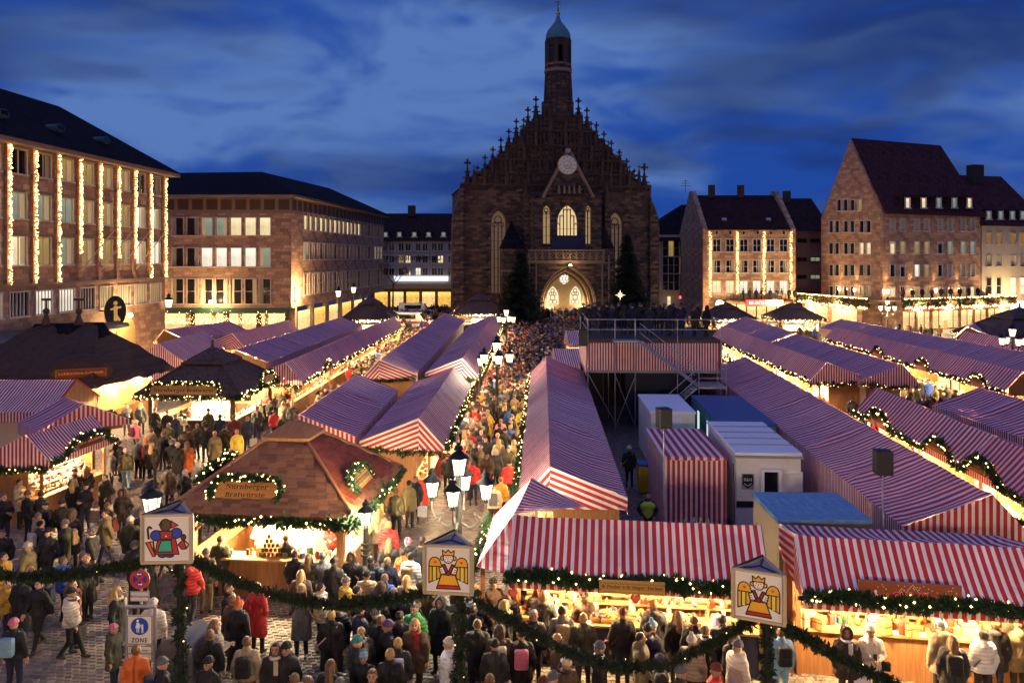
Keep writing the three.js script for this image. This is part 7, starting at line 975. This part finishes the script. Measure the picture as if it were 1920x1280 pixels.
const COL = { black: [0.008, 0.008, 0.009], charcoal: [0.022, 0.022, 0.025], grey: [0.1, 0.1, 0.11], navy: [0.01, 0.014, 0.045], olive: [0.055, 0.052, 0.022], khaki: [0.19, 0.145, 0.062], brown: [0.07, 0.036, 0.018], 'dark brown': [0.026, 0.016, 0.011], beige: [0.34, 0.26, 0.17], cream: [0.58, 0.5, 0.4], white: [0.7, 0.68, 0.66], red: [0.48, 0.024, 0.02], 'dark red': [0.14, 0.02, 0.024], pink: [0.58, 0.14, 0.22], coral: [0.66, 0.22, 0.17], orange: [0.62, 0.13, 0.02], mustard: [0.44, 0.25, 0.03], yellow: [0.6, 0.44, 0.05], blue: [0.03, 0.1, 0.42], 'light blue': [0.2, 0.36, 0.5], teal: [0.03, 0.2, 0.17], green: [0.05, 0.36, 0.09], tan: [0.33, 0.22, 0.11], purple: [0.08, 0.03, 0.14], blonde: [0.45, 0.28, 0.09], dark: [0.02, 0.013, 0.01], 'light brown': [0.16, 0.08, 0.03] };
const matCache = {}, cloth = (c, kind = 'm') => matCache[c + kind] ??= std(COL[c], kind === 'hair' ? 0.55 : 0.8, kind === 'u' ? { map: tCloth, bumpMap: rep(tQuilt, 0.5, 0.5), bumpScale: 0.02 } : { map: rep(tCloth, 0.7), bumpMap: rep(tWrink, 0.5), bumpScale: 0.025 });
const SKIN = [[0.36, 0.2, 0.135], [0.43, 0.25, 0.17], [0.31, 0.17, 0.11]].map((c) => std(c, 0.55)), SHOE = std([0.03, 0.025, 0.022], 0.6), PANTS = ['black', 'charcoal', 'navy', 'black', 'dark brown'];
// head codes: [geometry, colour, words]
const HC = { bk: ['beanie', 'black', 'black knit hat'], wh: ['beanie', 'cream', 'white knit hat'], gr: ['beanie', 'grey', 'grey knit hat'], gp: ['pom', 'grey', 'grey bobble hat'], wp: ['pom', 'cream', 'white bobble hat'], pk: ['beanie', 'pink', 'pink knit hat'], or: ['pom', 'orange', 'orange bobble hat'], rd: ['beanie', 'dark red', 'dark red hat'], gn: ['beanie', 'teal', 'teal knit hat'], bl: ['pom', 'light blue', 'light blue bobble hat'], pu: ['beanie', 'purple', 'purple knit hat'], hb: ['short', 'light brown', 'short brown hair'], hd: ['short', 'dark', 'short dark hair'], hg: ['short', 'grey', 'grey hair'], hl: ['short', 'blonde', 'short blonde hair'], lb: ['long', 'light brown', 'long brown hair'], ld: ['long', 'dark', 'long dark hair'], ll: ['long', 'blonde', 'long blonde hair'], fh: ['fur', 'brown', 'fur-trimmed hood'], ho: ['hood', 'charcoal', 'dark hood up'], ca: ['flat', 'charcoal', 'dark flat cap'], ru: ['fur', 'tan', 'tan fur hat'] };
const KIND = { j: 'jacket', p: 'parka', l: 'long coat', u: 'puffer jacket' };
const zoneOf = (x, D, y0) => {
  if (y0 > 4.8) return 'on the camera platform'; if (y0 > 2) return x < 45 ? 'on the restaurant balcony' : 'on the flower terrace';
  if (x > 6.2 && D < 21) return 'at the mulled wine counter'; if (x > 0.2 && D < 22) return 'before the gingerbread stall'; if (x > 3 && D < 40 && x < 9) return 'in the dark service lane';
  if (x > 12) return D < 40 ? 'in the glaring alley' : 'in the cross lane'; if (x > -3.4 && x < 3 && D > 23) return D < 30 ? 'at the mouth of the middle alley' : D < 38 ? 'in the middle alley' : 'by the second lamp';
  if (x < -8.4 && D > 45) return 'in the packed side alley'; if (x < -7.5 && D > 36) return x < -14 ? 'before the second sausage kiosk' : 'beside the second sausage kiosk';
  if (x < -15 && D < 36) return 'by the ornament stall'; if (x < -9.5 && D > 28) return 'on the open square'; if (x < -7.2 && D > 22) return 'behind the doll sign'; if (x < -7.2) return D < 20 ? 'near the traffic sign' : 'on the setts'; if (D < 20) return 'under the dark swag';
  return x < -2.4 ? 'before the shingled kiosk' : 'by the lantern post';
};
const folk = [];
const person = (x, D, hd, kind, coat, head, { pose = 'stand', y0 = 0.02, s = 1, legs, extra = [], lod = D > 27 ? 1 : 0, zone } = {}) => {
  const th = PI - R(hd), t = group(numbered('person'), scene, x, y0, -D, th); t.scale.set(s * 1.02, s, s * 1.02);
  const hc = HC[head], i = folk.length, body = shade(new THREE.Mesh(bodyGeo(pose, lod), [SKIN[i % 3], cloth(legs ?? PANTS[(i * 7 + Math.round(D * 3)) % 5]), SHOE, cloth('dark', 'hair')])); body.name = 'body'; t.add(body);
  mesh('coat', coatGeo(pose, kind, lod), cloth(coat, kind === 'u' ? 'u' : 'm'), t);
  const hm = mesh(hc[0] === 'short' || hc[0] === 'long' ? 'hair' : 'hat', headMesh(hc[0]), cloth(hc[1], hc[2].includes('hair') ? 'hair' : 'm'), t);
  const words = []; if (!extra.length && y0 < 1 && hash(Math.round(x * 50), Math.round(D * 50), 9) < 0.3) extra = [['scarf:' , 'bag:', 'pack:'][Math.floor(hash(Math.round(D * 70), 3, 9) * 3)] + ['cream', 'dark red', 'grey', 'navy', 'tan'][Math.floor(hash(Math.round(x * 70), 5, 9) * 5)]];
  for (const e of extra) {
    const [k, c = 'black'] = e.split(':');
    if (k === 'pack') { const g = group('backpack', t); mesh('bag', rbox(0.3, 0.42, 0.16, 0, 1.22, -0.25, 0.05), cloth(c), g); mesh('pocket', rbox(0.22, 0.18, 0.06, 0, 1.13, -0.34, 0.025), cloth(c), g); mesh('strap', [-1, 1].map((q) => new THREE.TorusGeometry(0.14, 0.018, 5, 12, PI).rotateZ(PI / 2).rotateY(PI / 2).translate(q * 0.12, 1.32, -0.03).scale(1, 1, 1)), cloth(c), g); words.push(`${c} backpack`); }
    if (k === 'bag') { const g = group('shoulder_bag', t); mesh('bag', rbox(0.28, 0.2, 0.1, 0.24, 0.92, 0.06, 0.03), cloth(c), g); mesh('strap', bar(V(-0.15, 1.43, 0.09), V(0.26, 1.02, 0.12), 0.014, 5), cloth(c), g); mesh('strap', bar(V(-0.15, 1.43, -0.1), V(0.26, 1.02, -0.13), 0.014, 5), cloth(c), g); words.push(`${c} shoulder bag`); }
    if (k === 'tote') { mesh('tote_bag', [rbox(0.34, 0.4, 0.12, 0.3, 0.5, 0.05, 0.02), bar(V(0.26, 0.7, 0.05), V(0.25, 0.85, 0.05), 0.01, 4)], cloth(c), t); words.push(`${c} tote bag`); }
    if (k === 'scarf') { mesh('scarf', [new THREE.TorusGeometry(0.085, 0.038, 7, 14).rotateX(PI / 2).translate(0, 1.475, 0.01), rbox(0.09, 0.28, 0.04, 0.05, 1.32, 0.155, 0.015)], cloth(c), t); words.push(`${c} scarf`); }
    if (k === 'phone') mesh('phone', rbox(0.075, 0.15, 0.012, 0, POSES[pose].h[0][1] + 0.06, POSES[pose].h[0][2] + 0.06, 0.004), MT.black, t);
    if (k === 'mug') { mesh('mug', cyl(0.04, 0.035, 0.09, 0, POSES[pose].h[0][1] + 0.04, POSES[pose].h[0][2] + 0.05, 8), cloth('dark red'), t); words.push('mug'); }
  }
  const view = Math.cos(R(hd)) > 0.6 ? 'seen from behind' : Math.cos(R(hd)) < -0.6 ? 'facing the camera' : Math.sin(R(hd)) > 0 ? 'facing right' : 'facing left';
  folk.push({ t, x, D, base: `person in ${coat} ${KIND[kind]}`, headW: hc[2], ex: words, view, zone: zone ?? zoneOf(x, D, y0), short: `${coat} ${KIND[kind]}` });
  return t;
};
const OFFS = { 2: [0, 820, 4.571], 3: [0, 1000, 4.571], 5: [380, 960, 4], 7: [780, 960, 4], 8: [1200, 960, 4], 9: [1440, 960, 4], a: [780, 640, 4], k: [340, 740, 4], b: [200, 680, 4.571] };
const put = (c, list) => { const [ox, oy, sc] = OFFS[c]; for (const [cx, cy, hd, kind, coat, head, o = {}] of list) { const px = ox + cx / sc, py = oy + cy / sc, s = (o.s ?? 1) * (0.975 + 0.05 * hash(cx, cy, 3)), D = (EYE - 1.765 * s) * F / (py - HOR); person((px - 960) * D / F, D, hd, kind, coat, head, { ...o, s }); } };
const X = (...e) => ({ extra: e });
put(2, [[165, 355, 90, 'p', 'beige', 'hd', { pose: 'hold' }], [30, 480, 120, 'j', 'black', 'hg', { pose: 'hold' }], [235, 460, 30, 'j', 'black', 'rd'], [350, 455, 20, 'j', 'charcoal', 'hd'], [385, 555, 120, 'j', 'black', 'ca'], [325, 650, 90, 'u', 'beige', 'gr', { s: 0.9 }], [405, 780, 180, 'j', 'charcoal', 'bk', { pose: 'walk' }], [530, 535, 0, 'j', 'dark brown', 'bk', { pose: 'walk' }], [635, 355, 0, 'p', 'black', 'll'], [730, 390, 190, 'j', 'black', 'bk', { pose: 'hold' }], [895, 315, 200, 'p', 'dark brown', 'hg', { pose: 'pocket' }], [1045, 445, 180, 'p', 'dark brown', 'fh', { pose: 'pocket' }], [640, 265, 20, 'j', 'black', 'rd'], [730, 240, 330, 'j', 'dark brown', 'lb'], [1075, 95, 0, 'u', 'olive', 'wh', { legs: 'light blue', ...X('bag:tan') }], [780, 765, 260, 'j', 'charcoal', 'hg', { pose: 'walk' }], [900, 620, 230, 'p', 'khaki', 'hd', { pose: 'walk' }], [1115, 680, 350, 'p', 'olive', 'wh'], [715, 985, 90, 'j', 'black', 'hb'], [235, 905, 90, 'p', 'khaki', 'wh'], [540, 1020, 60, 'u', 'blue', 'hb', { pose: 'hold', ...X('phone') }], [30, 985, 90, 'j', 'mustard', 'hd'], [1150, 890, 0, 'j', 'charcoal', 'gr'], [1445, 245, 0, 'p', 'khaki', 'bk'], [1285, 320, 0, 'j', 'charcoal', 'bk'], [1585, 280, 0, 'j', 'charcoal', 'wh'], [1600, 30, 350, 'l', 'orange', 'lb'], [1520, 45, 0, 'l', 'black', 'wh'], [1470, 20, 0, 'j', 'black', 'gr'], [1300, 45, 0, 'p', 'dark brown', 'll'], [1250, 20, 0, 'p', 'dark red', 'or'], [1030, 30, 60, 'j', 'black', 'hd'], [950, 100, 70, 'j', 'grey', 'hd'], [1180, 5, 20, 'j', 'grey', 'hg'], [15, 790, 150, 'p', 'black', 'hb'], [260, 1100, 120, 'j', 'dark brown', 'll', { s: 0.85 }], [60, 1230, 100, 'u', 'mustard', 'hl', { s: 0.85 }]]);
put(3, [[330, 390, 200, 'j', 'black', 'hd', { pose: 'walk' }], [610, 470, 90, 'u', 'cream', 'bk', { pose: 'walk', ...X('tote:black', 'scarf:dark red') }], [620, 395, 90, 'p', 'brown', 'lb'], [115, 730, 0, 'j', 'black', 'pk', X('pack:light blue')], [1005, 450, 90, 'l', 'black', 'll', X('scarf:cream')], [970, 780, 90, 'p', 'olive', 'pk', { s: 0.85 }], [1390, 1065, 60, 'j', 'black', 'gr'], [1780, 1065, 200, 'j', 'black', 'bk'], [1840, 740, 60, 'u', 'beige', 'lb', { pose: 'hold' }], [1800, 820, 0, 'j', 'black', 'hb'], [1625, 215, 0, 'u', 'red', 'hb', { pose: 'walk' }], [1765, 130, 0, 'j', 'olive', 'gr', { legs: 'khaki' }], [1310, 560, 0, 'u', 'cream', 'wh'], [1165, 950, 0, 'j', 'orange', 'hb', { legs: 'grey' }], [180, 350, 10, 'l', 'black', 'hd'], [740, 175, 150, 'l', 'black', 'hb'], [1180, 190, 20, 'l', 'charcoal', 'hd']]);
put(5, [[130, 175, 0, 'p', 'olive', 'hd', X('bag:cream')], [625, 165, 30, 'j', 'charcoal', 'hb', { pose: 'reach', legs: 'grey' }], [690, 285, 20, 'j', 'black', 'hd'], [795, 310, 0, 'p', 'olive', 'lb'], [895, 295, 340, 'j', 'grey', 'hg'], [985, 340, 10, 'j', 'charcoal', 'bk'], [1115, 300, 180, 'p', 'black', 'fh', X('bag:cream')], [1260, 325, 0, 'j', 'black', 'hd'], [1385, 335, 0, 'j', 'navy', 'hl'], [1560, 300, 20, 'u', 'white', 'hd', X('pack:tan')], [1505, 275, 20, 'j', 'orange', 'hd', { s: 0.9 }], [1400, 195, 10, 'p', 'black', 'lb'], [1395, 65, 10, 'u', 'red', 'hl'], [1540, 195, 0, 'p', 'black', 'pk'], [1650, 180, 30, 'j', 'black', 'hd', { pose: 'hold' }], [735, 430, 0, 'p', 'brown', 'll'], [1075, 490, 60, 'u', 'mustard', 'gp', { s: 0.94 }], [1365, 460, 0, 'j', 'blue', 'hb'], [1230, 440, 0, 'u', 'tan', 'bk'], [1160, 550, 60, 'j', 'black', 'hd'], [1530, 470, 0, 'p', 'beige', 'll'], [1435, 565, 0, 'j', 'charcoal', 'lb'], [885, 530, 60, 'u', 'beige', 'hd', X('scarf:white')], [740, 540, 180, 'l', 'grey', 'll', { pose: 'photo', ...X('phone') }], [410, 525, 20, 'l', 'red', 'hl', { pose: 'pocket' }], [270, 660, 20, 'l', 'black', 'or'], [225, 620, 30, 'l', 'brown', 'hb'], [195, 535, 90, 'l', 'black', 'hb'], [330, 930, 0, 'j', 'beige', 'hb', X('pack:black')], [545, 980, 180, 'p', 'black', 'ld'], [625, 980, 190, 'p', 'black', 'bk'], [965, 730, 0, 'l', 'black', 'hl', X('bag:cream')], [1300, 730, 90, 'j', 'black', 'gr'], [1190, 865, 150, 'u', 'olive', 'hl'], [1160, 930, 60, 'j', 'charcoal', 'gn'], [1386, 815, 250, 'j', 'black', 'pu'], [1585, 690, 200, 'u', 'green', 'hg'], [1590, 800, 180, 'p', 'brown', 'll', X('scarf:red')], [1465, 940, 0, 'j', 'charcoal', 'hl', X('pack:white')], [1405, 1020, 0, 'j', 'black', 'hl'], [1205, 1055, 180, 'j', 'black', 'bl', { s: 0.9 }], [960, 1100, 0, 'p', 'black', 'lb'], [1270, 1180, 180, 'j', 'charcoal', 'hb'], [690, 1205, 0, 'j', 'dark red', 'hb'], [795, 1230, 0, 'j', 'dark brown', 'hb'], [1030, 1235, 0, 'j', 'grey', 'hg'], [1480, 740, 20, 'p', 'charcoal', 'hd'], [1180, 700, 60, 'p', 'navy', 'hd'], [1340, 770, 30, 'j', 'black', 'hb']]);
put(7, [[580, 500, 150, 'p', 'brown', 'bk'], [670, 655, 80, 'p', 'black', 'll', X('scarf:cream')], [885, 735, 180, 'j', 'black', 'hg'], [955, 580, 0, 'p', 'charcoal', 'ru', X('bag:tan')], [1095, 700, 0, 'j', 'grey', 'hd'], [1260, 590, 350, 'l', 'brown', 'bk', { pose: 'reach' }], [1256, 755, 0, 'p', 'olive', 'hl'], [1550, 720, 0, 'l', 'black', 'rd'], [1785, 655, 0, 'p', 'charcoal', 'hl'], [1775, 820, 60, 'j', 'charcoal', 'bl'], [1690, 900, 100, 'p', 'khaki', 'hd', { pose: 'walk' }], [1375, 975, 270, 'j', 'black', 'gr', X('scarf:white')], [460, 800, 0, 'p', 'black', 'hb'], [625, 850, 0, 'p', 'brown', 'fh'], [590, 955, 0, 'j', 'charcoal', 'bk'], [790, 880, 0, 'p', 'black', 'rd', X('pack:pink')], [1065, 910, 100, 'j', 'brown', 'hl', X('scarf:cream')], [1125, 1090, 330, 'j', 'brown', 'wh'], [245, 945, 270, 'u', 'white', 'wh'], [290, 595, 0, 'u', 'grey', 'ho'], [555, 1210, 0, 'j', 'black', 'hb'], [1030, 1195, 30, 'j', 'charcoal', 'gr'], [960, 1235, 60, 'j', 'red', 'rd', { s: 0.9 }], [180, 640, 200, 'l', 'black', 'ho'], [430, 690, 20, 'l', 'black', 'hd']]);
put(8, [[280, 735, 350, 'p', 'black', 'lb'], [405, 770, 0, 'j', 'charcoal', 'hb'], [495, 850, 60, 'j', 'dark brown', 'hb', X('scarf:white')], [615, 765, 350, 'p', 'black', 'hd'], [390, 925, 30, 'u', 'beige', 'wp'], [730, 965, 250, 'u', 'cream', 'gr', X('bag:cream')], [570, 1140, 270, 'j', 'red', 'rd'], [310, 1155, 90, 'j', 'charcoal', 'gr'], [155, 1070, 90, 'j', 'black', 'gr'], [1060, 860, 0, 'j', 'light blue', 'hb', { legs: 'light blue', ...X('pack:black') }], [700, 880, 330, 'l', 'dark brown', 'lb'], [60, 840, 20, 'p', 'navy', 'bk']]);
put(9, [[590, 860, 190, 'p', 'dark brown', 'fh', X('scarf:white', 'tote:white')], [775, 855, 190, 'p', 'cream', 'wh', { pose: 'hold', ...X('bag:black', 'phone') }], [1300, 810, 350, 'p', 'beige', 'bl'], [1390, 920, 20, 'p', 'charcoal', 'lb', X('pack:black')], [1615, 885, 0, 'u', 'white', 'hd'], [1705, 795, 20, 'p', 'black', 'or', X('scarf:yellow')], [1885, 800, 0, 'p', 'khaki', 'hb'], [1880, 330, 30, 'j', 'tan', 'ho'], [1800, 290, 20, 'j', 'brown', 'hl'], [1840, 700, 350, 'j', 'olive', 'lb']]);
put('a', [[580, 1060, 0, 'u', 'cream', 'gr'], [635, 1015, 0, 'j', 'mustard', 'hb'], [428, 890, 0, 'j', 'red', 'hd'], [238, 835, 180, 'j', 'charcoal', 'hg'], [290, 760, 180, 'p', 'beige', 'wh'], [385, 690, 180, 'u', 'beige', 'hb'], [437, 755, 170, 'j', 'charcoal', 'hg'], [520, 715, 180, 'p', 'black', 'ld'], [620, 728, 0, 'p', 'cream', 'll'], [530, 835, 180, 'p', 'brown', 'ld'], [597, 810, 180, 'p', 'charcoal', 'wp'], [635, 580, 180, 'u', 'coral', 'hl'], [530, 540, 0, 'p', 'mustard', 'wh', X('pack:yellow')], [710, 560, 180, 'p', 'black', 'ld'], [395, 530, 180, 'j', 'white', 'hl', X('scarf:pink')], [440, 470, 0, 'j', 'black', 'hd', X('pack:orange')], [637, 450, 0, 'p', 'brown', 'gr'], [697, 500, 0, 'j', 'blue', 'hd'], [800, 420, 0, 'p', 'mustard', 'hb'], [735, 735, 170, 'p', 'tan', 'll'], [668, 650, 0, 'j', 'charcoal', 'bk'], [612, 685, 180, 'j', 'grey', 'hl'], [490, 665, 180, 'p', 'navy', 'hl'], [700, 890, 0, 'u', 'red', 'bk'], [350, 555, 170, 'j', 'light blue', 'hb'], [560, 390, 0, 'p', 'black', 'hb'], [380, 820, 170, 'j', 'dark red', 'hd'], [690, 790, 190, 'p', 'olive', 'hd'], [760, 640, 0, 'j', 'charcoal', 'lb'], [790, 500, 10, 'p', 'yellow', 'hd'], [460, 600, 180, 'j', 'black', 'lb']]);
put('k', [[1755, 610, 200, 'p', 'charcoal', 'hb', X('tote:white')], [1710, 640, 30, 'p', 'khaki', 'hd'], [1480, 850, 0, 'p', 'beige', 'll'], [1610, 700, 10, 'j', 'olive', 'hb']]);
put('b', [[525, 515, 180, 'p', 'olive', 'hg'], [250, 492, 30, 'u', 'pink', 'wh'], [370, 550, 180, 'p', 'beige', 'lb'], [640, 610, 180, 'p', 'black', 'lb'], [770, 520, 200, 'p', 'olive', 'hl'], [850, 535, 180, 'j', 'black', 'bk'], [925, 585, 150, 'l', 'khaki', 'hl'], [1010, 530, 0, 'p', 'dark brown', 'hd'], [1115, 570, 150, 'l', 'yellow', 'hl'], [1205, 460, 180, 'p', 'navy', 'hl', X('tote:cream')], [1285, 375, 180, 'p', 'charcoal', 'pk', X('scarf:cream')], [1435, 400, 0, 'j', 'red', 'hd'], [870, 392, 0, 'p', 'olive', 'bk'], [970, 440, 0, 'j', 'navy', 'hd'], [665, 480, 180, 'j', 'charcoal', 'll'], [520, 400, 0, 'p', 'charcoal', 'hb'], [640, 400, 0, 'j', 'black', 'hd'], [290, 338, 0, 'p', 'charcoal', 'll'], [410, 385, 180, 'j', 'black', 'hg'], [1090, 445, 0, 'p', 'dark red', 'hb'], [1320, 320, 40, 'p', 'olive', 'wp'], [1405, 300, 10, 'j', 'black', 'hd'], [1510, 330, 200, 'p', 'beige', 'll'], [1590, 345, 180, 'j', 'black', 'wh'], [1490, 240, 0, 'j', 'dark brown', 'hl'], [1360, 250, 200, 'j', 'red', 'hb'], [590, 440, 20, 'j', 'navy', 'hg'], [700, 560, 10, 'p', 'brown', 'rd'], [480, 590, 200, 'j', 'black', 'hb'], [170, 350, 160, 'j', 'grey', 'hd'], [90, 640, 30, 'p', 'black', 'hd']]);
person(-7.6, 24.3, 170, 'j', 'white', 'hd', { pose: 'reach', zone: 'working inside the shingled kiosk' }); person(-5.4, 24.2, 185, 'j', 'red', 'hb', { pose: 'hold', zone: 'working inside the shingled kiosk' }); person(-17.6, 44.2, 180, 'j', 'red', 'hd', { pose: 'hold', zone: 'working inside the second kiosk' }); person(-15.6, 44.3, 190, 'j', 'white', 'lb', { pose: 'reach', zone: 'working inside the second kiosk' });
{ const v = person(4.55, 26.8, 185, 'j', 'charcoal', 'hd', { pose: 'pocket' }); mesh('safety_vest', snet(blend([cap([-0.1, 1.3, 0], [0.1, 1.3, 0], 0.165), cap([0, 1.0, 0], [0, 1.3, 0], 0.178)], 0.03), [-0.4, 0.84, -0.3], [0.4, 1.5, 0.3], 0.05), std([0.4, 0.6, 0.05], 0.6), v); folk[folk.length - 1].ex.push('yellow safety vest'); person(4.9, 33.4, 10, 'j', 'black', 'wh'); }
reseed(404);
const anyHead = ['bk', 'wh', 'gr', 'hb', 'hd', 'hg', 'hl', 'lb', 'ld', 'll', 'gp', 'rd', 'fh', 'wp'], anyCoat = ['black', 'black', 'black', 'black', 'black', 'charcoal', 'dark brown', 'charcoal', 'charcoal', 'navy', 'olive', 'dark brown', 'brown', 'beige', 'khaki', 'grey', 'red', 'cream', 'mustard', 'dark red', 'blue', 'tan'];
const taken = (x, D, q = 0.42) => folk.some((f) => (f.x - x) ** 2 + (f.D - D) ** 2 < q * q);
// camera platform, balcony, terrace
for (let i = 0; i < 22; i++) person(4.5 + (i % 11) * 0.65 + rr(-0.15, 0.15), 45.2 + Math.floor(i / 11) * 2.2 + rr(0, 1.4), rr(-40, 40), pick(['j', 'p', 'l']), pick(['black', 'black', 'charcoal', 'navy', 'dark brown']), pick(['bk', 'hd', 'hb', 'gr', 'ho']), { y0: 5.16, pose: pick(['stand', 'photo', 'pocket', 'hold']), lod: 1 });
for (let i = 0; i < 9; i++) person(34.2 + i * 0.98 + rr(-0.2, 0.2), 118.6, rr(130, 230), 'j', pick(['black', 'charcoal', 'dark brown']), pick(['hd', 'hb', 'bk']), { y0: 3.35, lod: 1 });
for (let i = 0; i < 10; i++) { const u = 1.0 + i * 1.85; person(50.1 + 0.913 * u + 0.9, 108 + 0.408 * u - 2.2, rr(130, 230), 'j', pick(['black', 'charcoal', 'dark red']), pick(['hd', 'hb', 'bk', 'hl']), { y0: 3.92, lod: 1 }); }
const packs = [], fill = (n, x0, x1, D0, D1, hd, spread = 60, coats = anyCoat, gap = 0.42) => { for (let i = 0; i < n; i++) for (let k = 0; k < 30; k++) { const D = lerp(D0, D1, rnd()), x = lerp(x0(D), x1(D), rnd()); if (taken(x, D, gap)) continue; person(x, D, (rnd() < 0.55 ? 0 : 180) + hd + rr(-spread, spread), pick(['j', 'p', 'p', 'u', 'l']), pick(coats), pick(anyHead), { pose: pick(['stand', 'walk', 'pocket', 'hold']), s: rr(0.92, 1.04), lod: 1 }); break; } };
fill(38, (D) => -2.45 + (D - 31) * 0.02, (D) => 0.15 + (D - 24) * 0.035, 31, 47, 2); const DK = ['black', 'black', 'charcoal', 'navy', 'dark brown', 'black', 'olive']; fill(16, (D) => -0.6 * D, () => -9.6, 22.5, 31, 40, 60, DK, 0.6); fill(10, () => -4.6, () => 1.0, 18.25, 20.6, 0, 40, DK, 0.46); fill(16, () => -12.1, () => -9.6, 38, 48, 2); fill(6, (D) => 13.9 + (D - 28) * 0.07, (D) => 15.4 + (D - 28) * 0.06, 26, 40, 5);
// labels: look first, then view, then neighbour, then order
{
  const use = (lab) => { const m = {}; folk.forEach((f, i) => (m[lab(f)] ??= []).push(i)); return m; };
  folk.forEach((f) => { f.lab = `${f.base} with ${[f.headW, ...f.ex.slice(0, 1)].join(' and ')}, ${f.zone}`; });
  for (const step of [(f) => `${f.base} with ${f.headW}, ${f.view}, ${f.zone}`, (f) => { const o = folk.filter((g) => g !== f && g.short !== f.short).sort((p, q) => Math.hypot(p.x - f.x, p.D - f.D) - Math.hypot(q.x - f.x, q.D - f.D))[0]; return `${f.base} with ${f.headW}, next to ${o.short}, ${f.zone}`; }]) { const m = use((f) => f.lab); for (const k of Object.keys(m)) if (m[k].length > 1) m[k].forEach((i) => { folk[i].lab = step(folk[i]); }); }
  const m = use((f) => f.lab); for (const k of Object.keys(m)) if (m[k].length > 1) m[k].sort((a, b) => folk[a].D - folk[b].D).forEach((i, n) => { folk[i].lab = `${ORD[n]} nearest ${folk[i].lab.replace('person in ', '').replace(/, next to .*?,/, ',')}`.replace(/^(\w+ nearest) /, '$1 person in '); });
  folk.forEach((f) => tag(f.t, f.lab.split(' ').slice(0, 16).join(' '), 'person', f.D > 30 && f.D < 60 ? 'visitors thronging the market alleys' : 'visitors on the market square'));
}
{ // the far throng, reading as one mass
  const c = group(numbered('crowd'), scene); c.userData.kind = 'stuff'; c.userData.label = 'dense far throng filling the alleys and the church forecourt'; c.userData.category = 'crowd';
  reseed(808); const spots = [], area = (n, x0, x1, D0, D1, y0 = 0) => { for (let i = 0; i < n; i++) { const D = Math.sqrt(lerp(D0 * D0, D1 * D1, rnd())), x = lerp(x0(D), x1(D), rnd()); spots.push([x, D, y0 + rr(-0.08, 0.06)]); } };
  area(620, (D) => -1.9 + (D - 48) * 0.03, (D) => Math.min(6.5, 1.6 + (D - 47) * 0.12), 47, 80); area(520, (D) => -0.8 + (D - 78) * 0.03, (D) => 6.5 + (D - 80) * 0.09, 78, 107); for (let i = 0; i < 130; i++) spots.push([rr(4, 12), 107.5 + rr(0, 1.2) - 0, rr(0, 1.3)]);
  area(230, () => -12.0, () => -9.6, 47, 93); area(60, (D) => 15.5 + (D - 40) * 0.04, (D) => 17.0 + (D - 40) * 0.04, 40, 70); area(70, () => 18.5, () => 26, 39.5, 45.5); area(70, (D) => 25.2, (D) => 27.2, 46, 75); area(260, (D) => -20, (D) => -8.5, 98, 140); area(70, () => -24, () => -19.5, 58, 90); area(90, () => 16, () => 34, 96, 112); area(60, () => 30, () => 50, 88, 100); area(40, () => -20.5, () => -13.5, 47.5, 53);
  const P = ['stand', 'walk', 'pocket', 'hold'], coats = P.map((p) => snetLow(p)), legsG = prep(mergeGeometries([cyl(0.09, 0.06, 0.85, -0.1, 0.45, 0, 6), cyl(0.09, 0.06, 0.85, 0.1, 0.45, 0.04, 6)].map(prep))), headG = ball(0.1, 0, 1.62, 0, 7, 6), hairG = new THREE.SphereGeometry(0.117, 7, 5, 0, 6.3, 0, 1.75).rotateX(-0.45).translate(0, 1.645, -0.015);
  const by = P.map(() => [[], []]), all = [], skinC = [], hairC = [], legC = [];
  spots.forEach(([x, D, y]) => { const k = Math.floor(rnd() * 4), s = rr(0.9, 1.05), m = M4(x, y, -D, rnd() < 0.6 ? PI + rr(-0.7, 0.7) : rr(-0.9, 0.9), s); by[k][0].push(m); by[k][1].push(new THREE.Color().setRGB(...COL[pick(anyCoat)])); all.push(m); skinC.push(SKIN[k % 3].color); hairC.push(new THREE.Color().setRGB(...COL[pick(['dark', 'light brown', 'blonde', 'grey', 'black', 'cream', 'dark', 'dark red', 'light brown', 'red', 'charcoal', 'tan'])])); legC.push(new THREE.Color().setRGB(...COL[pick(PANTS)])); });
  const m1 = std([1, 1, 1], 0.8, { map: tCloth });
  by.forEach(([m, col], k) => inst('coats', coats[k], m1, m, c, col)); inst('heads', headG, std([1, 1, 1], 0.6), all, c, skinC); inst('hair', hairG, std([1, 1, 1], 0.7), all, c, hairC); inst('legs', legsG, m1, all, c, legC);
}
function snetLow(p) { const P = POSES[p], L = [cap([-0.1, 1.32, 0], [0.1, 1.32, 0], 0.15), cap([0, 0.75, 0], [0, 1.3, 0], 0.17)]; [-1, 1].forEach((s, i) => L.push(cap([s * 0.17, 1.38, 0], P.e[i], 0.085, 0.07), cap(P.e[i], P.h[i], 0.07, 0.055))); L.push(cap([0, 1.43, 0], [0, 1.5, 0], 0.085)); const f = blend(L, 0.04); return snet((x, y, z) => Math.max(f(x, y, z), 0.7 - y), [-0.5, 0.6, -0.36], [0.5, 1.64, 0.5], 0.08); }
renderer.render(scene, camera);
